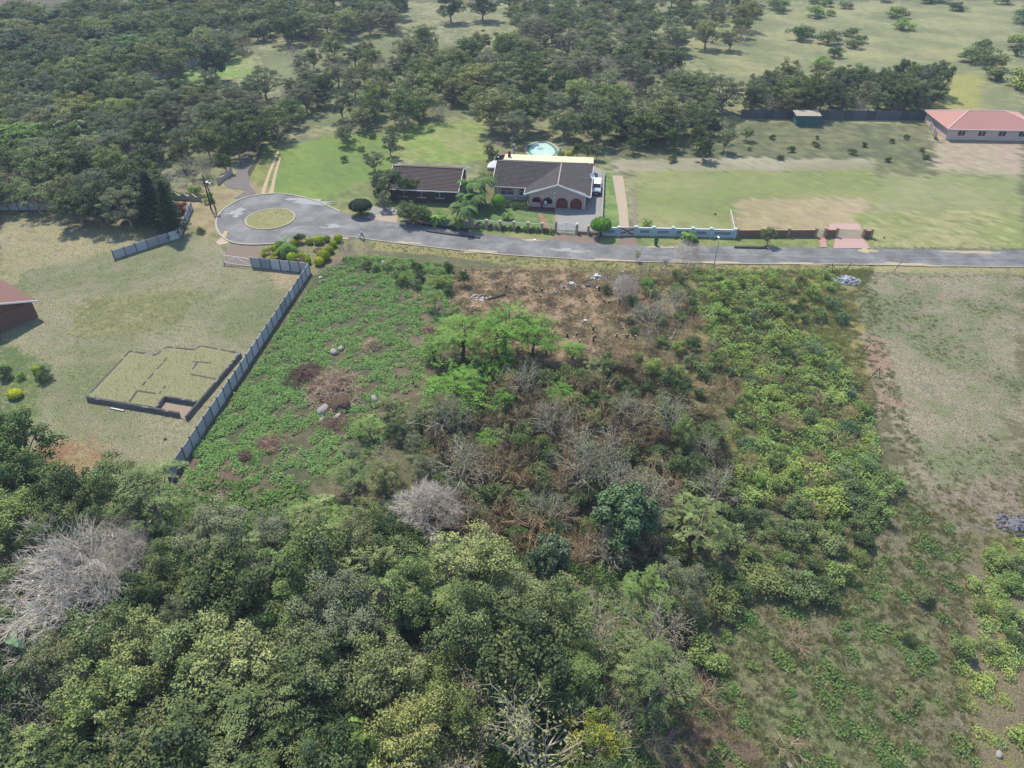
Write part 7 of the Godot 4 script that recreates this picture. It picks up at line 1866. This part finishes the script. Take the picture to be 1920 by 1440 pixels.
	for q in [[Vector2(-4.85, -149.70), 2.0, 0.8, "pale", "light leafy tree behind the blue drum"], [Vector2(-3.83, -148.11), 1.6, 1.0, "dark", "dark shrub left of the blue drum"], [Vector2(13.67, -151.25), 1.8, 0.8, "dark", "dark bush right of the pool, left one"], [Vector2(15.76, -149.76), 2.0, 0.9, "olive", "dark bush right of the pool, right one"], [Vector2(17.62, -149.39), 2.0, 0.9, "grey", "grey green bush at the verandah roof's right end"], [Vector2(-4.02, -141.68), 1.6, 0.7, "pale", "yellow-green bush at the bungalow's left gable"]]:
		plant(q[3], q[0], q[1], q[2], "back_garden_bush", q[4], "bush")
	for q in [[Vector2(10.28, -151.48), "gold clipped bush left behind the verandah roof"], [Vector2(12.17, -151.17), "gold clipped bush right behind the verandah roof"]]:
		plant("goldball", q[0], 0.6, 0.9, "clipped_bush", q[1], "bush")
	# left house garden
	own("wispy", Vector2(-62.48, -138.30), 3.0, 1.1, "pale_flowering_tree", "pale cream-twigged tree behind the scalloped wall", "tree", 2.0, "cream-twigged garden tree")
	own("wispy", Vector2(-59.84, -139.68), 3.0, 1.0, "pale_flowering_tree", "cream-twigged tree right of its twin behind the scalloped wall", "tree", 2.0)
	own("bare", Vector2(-64.87, -133.15), 2.4, 0.9, "leafless_tree", "white-twigged leafless bush before the dark cottage roof", "tree", 1.6)
	own("dark", Vector2(-57.06, -142.15), 2.4, 0.9, "dark_tree", "dark palm-like bush at the curved white wall", "tree", 2.0)
	plant("shrub", Vector2(-59.21, -130.99), 1.0, 1.1, "garden_shrub", "bright green shrub behind the scalloped wall's right end", "shrub")
	plant("shrub", Vector2(-56.06, -128.29), 0.9, 1.0, "garden_shrub", "green shrub right of the scalloped wall by the pole", "shrub")
	var rs := plant("oliveshrub", Vector2(-59.19, -123.38), 1.0, 1.1, "red_shrub", "reddish brown shrub between conifer and bluish wall", "shrub")
	(rs.get_child(1) as MeshInstance3D).material_override = leaf_mat(Color(1.1, 0.5, 0.45))
	own("conifer", Vector2(-57.43, -114.88), 4.8, 1.0, "conifer", "dark green conifer at the dry lawn's upper corner", "tree", 4.0, "dark conifer")
	own("conifer", Vector2(-61.40, -118.31), 5.0, 1.25, "conifer", "broad dark conifer left behind the first one", "tree", 2.5)
	plant("darkshrub", Vector2(-53.23, -115.38), 0.6, 0.9, "small_bush", "small dark bush left of the circle near the slab", "shrub")
	# upper left woods
	own("thorn", Vector2(-101.30, -149.65), 5.0, 1.3, "bright_tree", "large bright green tree at the left edge, upper woods", "tree", 6.0, "large bright left edge tree")
	own("banana", Vector2(-94.45, -156.87), 4.6, 1.2, "wild_banana", "wild banana with long fan leaves in the upper left woods", "plant", 3.6, "upper wild banana")
	own("olive", Vector2(-86.68, -131.79), 4.8, 1.35, "round_tree", "large round dark olive tree above the left panel wall", "tree", 6.0, "large round left tree")
	own("flat", Vector2(-110.35, -228.48), 5.0, 1.75, "flat_topped_tree", "flat-topped vivid green tree in the upper left woods", "tree", 6.0, "flat-topped vivid tree")
	own("bluegreen", Vector2(-80.19, -208.16), 5.6, 0.95, "tall_tree", "tall blue-grey tree at the short panel wall's right end", "tree", 4.0, "tall blue-grey tree")
	own("pale", Vector2(-116.30, -227.19), 3.8, 1.0, "pale_tree", "pale yellow-green tree left of the flat-topped one", "tree", 4.0)
	own("dark", Vector2(-21.18, -280.27), 5.2, 1.4, "round_tree", "round green tree right of the pale cottage at the top", "tree", 6.0, "round tree by the top cottage")
	own("dark", Vector2(-10.22, -283.02), 5.6, 1.3, "dark_tree", "dark tree at the top edge right of the round one", "tree", 5.0)
	keep_clear.append([V2(frame_at(Vector3(0, 0, -29))), 8.5]); keep_clear.append([V2(frame_at(Vector3(2, 0, -16))), 9.0]); keep_clear.append([Vector2(-38.67, -310.37), 9.0])
	mark(Vector2(-37.80, -302.41), "pale top cottage"); mark(Vector2(69.36, -173.99), "turquoise shed"); mark(Vector2(5.77, -157.32), "swimming pool"); mark(Vector2(105.54, -175.15), "red hipped roof"); mark(Vector2(-94.26, -216.76), "short upper panel wall"); mark(Vector2(77.27, -175.15), "dark back wall"); mark(Vector2(-14.82, -140.80), "dark neighbour roof"); mark(Vector2(36.66, -77.78), "charred stump"); mark(Vector2(63.12, -113.57), "brick wall's right end"); mark(Vector2(-22.39, -71.36), "big brush heap"); mark(Vector2(41.80, -36.76), "bottom right shrubs"); mark(Vector2(20.03, -92.31), "snapped pale trunk"); mark(Vector2(-36.53, -56.11), "grey wall's lower end"); mark(Vector2(-76.98, -291.11), "upper mid woods"); mark(Vector2(24.91, -265.85), "top centre woods"); mark(Vector2(-163.66, -265.85), "top left woods corner"); mark(Vector2(113.85, -265.85), "top right meadow"); mark(Vector2(-20.70, -31.89), "lower woods' middle"); mark(Vector2(-6.23, -34.25), "bottom woods' centre"); mark(Vector2(11.64, -31.89), "brown soil strip"); mark(Vector2(-33.30, -28.40), "bottom left corner woods"); mark(Vector2(24.80, -36.76), "lower right slope")

func make_fills():
	var wood := ["dark", "olive", "acacia", "wispy", "pale", "olive", "grey", "dark", "acacia", "olive", "grey", "wispy", "olive", "pale"]
	fill([Vector2(-55.23, -55.97), Vector2(-45.19, -50.28), Vector2(-34.67, -49.92), Vector2(-31.48, -46.84), Vector2(-24.08, -47.17), Vector2(-19.94, -48.87), Vector2(-13.75, -48.52), Vector2(-9.21, -44.27), Vector2(-4.22, -41.56), Vector2(2.34, -41.27), Vector2(6.87, -39.57), Vector2(17.36, -41.56), Vector2(12.02, -34.62), Vector2(11.94, -29.19), Vector2(7.83, -24.87), Vector2(4.79, -19.46), Vector2(-34.52, -18.85)], wood, 3.15, 2.5, 5.3, 1.0, "forest_tree", "trees of the bottom woods", 290)
	fill([Vector2(-8.02, -73.87), Vector2(6.02, -73.87), Vector2(15.60, -70.61), Vector2(21.98, -60.94), Vector2(22.98, -52.80), Vector2(15.00, -44.58), Vector2(2.01, -45.21), Vector2(-4.63, -47.16), Vector2(-8.76, -52.80), Vector2(-10.37, -63.66)], ["brown", "oliveshrub", "brown", "oliveshrub", "wispy", "brown", "oliveshrub", "brown", "darkshrub"], 2.0, 3.2, 5.4, 1.0, "bush", "bushes of the brown plot", 220)
	fill([Vector2(-19.00, -61.27), Vector2(-12.53, -66.91), Vector2(-9.18, -57.83), Vector2(-10.07, -50.14), Vector2(-14.64, -52.32), Vector2(-19.84, -53.83)], ["acacia", "grey", "olive", "wispy", "pale"], 2.8, 1.2, 2.2, 1.3, "bush", "bushes below the weedy plot", 40)
	fill([Vector2(13.76, -98.26), Vector2(27.34, -101.62), Vector2(26.64, -86.27), Vector2(20.37, -79.76), Vector2(14.80, -86.27)], ["brown", "oliveshrub", "wispy", "brown", "oliveshrub", "brown"], 2.1, 2.0, 3.6, 1.0, "thicket_bush", "bushes of the street thicket", 40)
	fill([Vector2(6.69, -73.87), Vector2(17.03, -81.00), Vector2(26.97, -81.00), Vector2(27.81, -67.52), Vector2(22.58, -60.94), Vector2(16.74, -69.56)], ["oliveshrub", "brown", "shrub", "oliveshrub", "darkshrub"], 2.4, 2.6, 4.4, 1.0, "bush", "bushes of the lower cleared slope", 50)
	fill([Vector2(27.04, -69.56), Vector2(34.07, -81.00), Vector2(41.73, -78.53), Vector2(41.59, -65.56), Vector2(37.51, -53.55), Vector2(31.59, -49.19), Vector2(23.89, -52.05)], ["blueshrub", "shrub", "oliveshrub", "blueshrub", "shrub", "brown"], 2.6, 1.8, 4.2, 1.15, "shrub", "shrubs of the right-hand plot", 90)
	fill([Vector2(29.94, -98.26), Vector2(49.01, -99.58), Vector2(46.62, -86.27), Vector2(35.50, -83.58), Vector2(28.12, -86.27)], ["shrub", "blueshrub", "oliveshrub", "darkshrub"], 2.8, 2.4, 4.2, 1.0, "shrub", "shrubs below the street", 40)
	fill([Vector2(-23.42, -103.01), Vector2(-9.99, -102.31), Vector2(-8.70, -95.06), Vector2(-16.00, -96.64)], ["shrub", "blueshrub", "darkshrub", "oliveshrub"], 2.0, 2.2, 3.8, 1.0, "shrub", "shrubs of the weedy plot's street edge", 30)
	fill([Vector2(21.38, -50.60), Vector2(40.36, -55.10), Vector2(35.26, -47.82), Vector2(28.55, -40.41), Vector2(20.13, -40.98), Vector2(16.17, -33.64), Vector2(14.89, -36.11)], ["darkshrub", "oliveshrub", "shrub", "oliveshrub"], 2.3, 2.0, 4.6, 1.35, "shrub", "shrubs of the lower right slope", 60)
	fill([Vector2(16.17, -33.64), Vector2(32.81, -41.56), Vector2(40.53, -41.56), Vector2(33.53, -27.09), Vector2(32.88, -21.92), Vector2(8.87, -21.92), Vector2(12.13, -30.44)], ["oliveshrub", "brown", "oliveshrub", "darkshrub"], 5.6, 1.2, 3.2, 1.4, "shrub", "loose shrubs of the lower right slope", 50)
	fill([Vector2(42.99, -44.58), Vector2(49.20, -45.85), Vector2(42.65, -34.12), Vector2(37.85, -35.10)], ["oliveshrub", "shrub", "oliveshrub"], 2.4, 1.8, 3.4, 1.3, "shrub", "shrubs of the bottom right corner", 30)
	# upper woods
	var up := ["dark", "olive", "acacia", "olive", "grey", "pale", "wispy", "bluegreen", "olive", "grey", "pale"]
	fill([Vector2(-183.71, -279.01), Vector2(-158.12, -272.01), Vector2(-152.08, -290.11), Vector2(-96.87, -310.43), Vector2(-76.40, -236.41), Vector2(-86.68, -221.80), Vector2(-91.11, -199.75), Vector2(-90.21, -176.09), Vector2(-75.65, -138.78), Vector2(-76.19, -123.40), Vector2(-94.59, -121.09)], up, 5.0, 3.2, 4.8, 1.3, "woodland_tree", "trees of the upper left woods", 290)
	fill([Vector2(-92.18, -181.59), Vector2(-87.00, -188.17), Vector2(-71.27, -192.77), Vector2(-45.27, -190.45), Vector2(-49.32, -173.38), Vector2(-54.13, -151.09), Vector2(-66.08, -144.36), Vector2(-72.59, -131.96)], ["grey", "dark", "wispy", "olive", "dark", "grey"], 5.0, 3.0, 4.6, 1.15, "garden_tree", "trees behind the dark cottage", 70)
	fill([Vector2(-81.12, -125.77), Vector2(-65.86, -130.74), Vector2(-60.84, -117.74), Vector2(-75.96, -117.09)], ["dark", "grey", "dark", "wispy"], 4.0, 3.4, 4.8, 1.2, "garden_tree", "dark trees above the left panel wall", 30)
	fill([Vector2(-97.47, -312.60), Vector2(-40.61, -312.60), Vector2(-39.14, -262.08), Vector2(-66.08, -246.86), Vector2(-77.64, -246.86)], up, 6.5, 3.4, 5.2, 1.3, "upper_tree", "trees of the upper middle", 60)
	fill([Vector2(-4.06, -312.60), Vector2(93.41, -312.60), Vector2(70.90, -239.81), Vector2(44.03, -233.10), Vector2(6.45, -239.81)], ["grey", "olive", "pale", "grey", "wispy"], 8.0, 3.2, 5.2, 1.3, "upper_tree", "trees of the top centre", 90)
	fill([Vector2(-32.23, -239.81), Vector2(44.03, -233.10), Vector2(52.51, -172.07), Vector2(42.94, -161.56), Vector2(19.12, -155.34), Vector2(0.00, -154.01), Vector2(-7.33, -172.07), Vector2(-24.24, -193.84)], ["grey", "pale", "olive", "grey", "wispy", "dark"], 6.8, 3.0, 5.0, 1.35, "middle_tree", "trees behind the swimming pool", 130)
	fill([Vector2(-65.27, -229.86), Vector2(-25.78, -239.81), Vector2(-8.88, -180.27), Vector2(-21.38, -166.31), Vector2(-39.67, -162.64), Vector2(-53.86, -193.84)], ["grey", "pale", "grey", "wispy", "olive"], 7.4, 2.8, 4.6, 1.2, "middle_tree", "trees above the bright lawns", 50)
	fill([Vector2(-38.77, -168.89), Vector2(-31.01, -182.87), Vector2(-23.60, -163.42), Vector2(-26.54, -135.77), Vector2(-34.75, -147.08)], ["grey", "olive", "oliveshrub", "grey"], 4.6, 1.8, 3.0, 1.1, "garden_tree", "trees between the two bright lawns", 30)
	fill([Vector2(-27.98, -138.47), Vector2(-18.94, -141.25), Vector2(-17.33, -125.74), Vector2(-22.63, -122.27)], ["dark", "grey", "darkshrub"], 3.4, 1.6, 2.8, 1.1, "garden_tree", "trees left of the dark neighbour roof", 20)
	fill([Vector2(58.97, -194.67), Vector2(74.72, -199.54), Vector2(110.70, -199.54), Vector2(99.81, -178.65), Vector2(85.42, -177.41), Vector2(55.48, -178.23)], ["olive", "grey", "dark", "olive", "grey", "wispy"], 3.6, 3.2, 4.8, 0.95, "hedge_tree", "hedge trees above the dark back wall", 110)
	fill([Vector2(49.96, -164.30), Vector2(63.58, -162.20), Vector2(92.15, -162.89), Vector2(84.92, -146.79), Vector2(48.67, -149.80)], ["darkshrub", "oliveshrub", "darkshrub", "grey"], 6.0, 1.6, 2.8, 1.1, "yard_shrub", "shrubs below the dark back wall", 40)
	fill([Vector2(21.71, -167.17), Vector2(49.97, -169.38), Vector2(46.09, -148.28), Vector2(23.95, -146.79)], ["dark", "grey", "darkshrub", "olive"], 5.5, 1.6, 3.2, 1.1, "yard_shrub", "shrubs right of the swimming pool", 40)
	fill([Vector2(91.06, -318.61), Vector2(200.75, -318.61), Vector2(133.12, -197.57), Vector2(117.70, -202.57), Vector2(64.35, -213.22)], ["oliveshrub", "blueshrub", "shrub", "oliveshrub"], 7.0, 4.0, 10.0, 1.5, "meadow_bush", "loose bushes of the upper right meadow", 90, 0.10)

func _ready():
	rng.seed = 20240611
	noise_a.seed = 3; noise_a.frequency = 0.045; noise_a.fractal_octaves = 3
	noise_b.seed = 7; noise_b.frequency = 0.28; noise_b.fractal_octaves = 3
	noise_c.seed = 9; noise_c.frequency = 1.1; noise_c.fractal_octaves = 2
	make_view()
	make_textures()
	make_ground()
	make_roads()
	make_walls()
	make_main_house()
	make_other_houses()
	make_foundation()
	make_pickup()
	make_small_things()
	make_plot_things()
	make_protos()
	make_named_plants()
	make_fills()
	make_cover()
	make_fallen()
	word_labels()

func make_fallen():
	# cut branches lying on the ground
	var i := 0
	for q in [[Vector2(17.90, -89.24), 2.6, lin(150, 140, 130), "cut grey branches spread below the thick stumps"], [Vector2(20.86, -93.67), 2.0, lin(166, 142, 116), "cut pale branches around the snapped trunk"], [Vector2(22.76, -87.83), 2.6, lin(150, 138, 124), "cut branches right of the dark split stump"], [Vector2(20.60, -82.48), 2.4, lin(170, 160, 148), "cut whitish branches at the lower right of the slope"], [Vector2(16.00, -84.43), 1.8, lin(168, 150, 126), "thin cut branches beside three stumps in a row"], [Vector2(7.70, -96.31), 1.7, lin(160, 128, 104), "pile of peeled branches on the upper cleared slope"], [Vector2(18.03, -72.98), 1.8, lin(150, 136, 118), "dead branches in the dry grass above the yellow-green tree"], [Vector2(11.21, -59.42), 2.2, lin(150, 128, 104), "dead branches in the brown bush right of the plot"], [Vector2(16.65, -60.28), 2.2, lin(140, 120, 100), "dead branches left of the dark bush"], [Vector2(9.54, -27.79), 2.6, lin(150, 132, 120), "dead branch tangle on the soil strip, bottom"], [Vector2(11.04, -29.68), 2.4, lin(160, 146, 136), "grey dead branches at the woods' right edge"], [Vector2(-31.61, -54.14), 1.6, lin(150, 128, 110), "dry sticks below the grey wall's end"]]:
		var t := thing("cut_branches", q[0], rng.randf() * TAU, q[3], "branches", "cut branches lying about")
		var b := MB.new(); var tw := MB.new(); var ends := []
		for k in 7:
			var a := rng.randf() * TAU
			grow(b, Vector3(cos(a) * q[1] * 0.3, 0.12, sin(a) * q[1] * 0.3), Vector3(cos(a + 0.4), 0.06, sin(a + 0.4)).normalized(), q[1] * 0.42, 0.045, 2, 3, 0.6, -0.01, q[2], ends)
		for e in ends:
			for k in 2:
				var d: Vector3 = (e[1] + rdir() * 0.7).normalized(); d.y = absf(d.y) * 0.4
				tw.tube([e[0], e[0] + d * 0.6], [0.012, 0.005], 3, q[2] * rng.randf_range(0.7, 1.2), false)
		for m in [b, tw]:
			for j in m.v.size():
				if m.v[j].y < 0.02: m.v[j].y = 0.02 + absf(m.v[j].y) * 0.2
		part("branches", b, vcm(), t).set_meta("kind", "stuff"); part("twigs", tw, vcm(), t).set_meta("kind", "stuff")
		i += 1
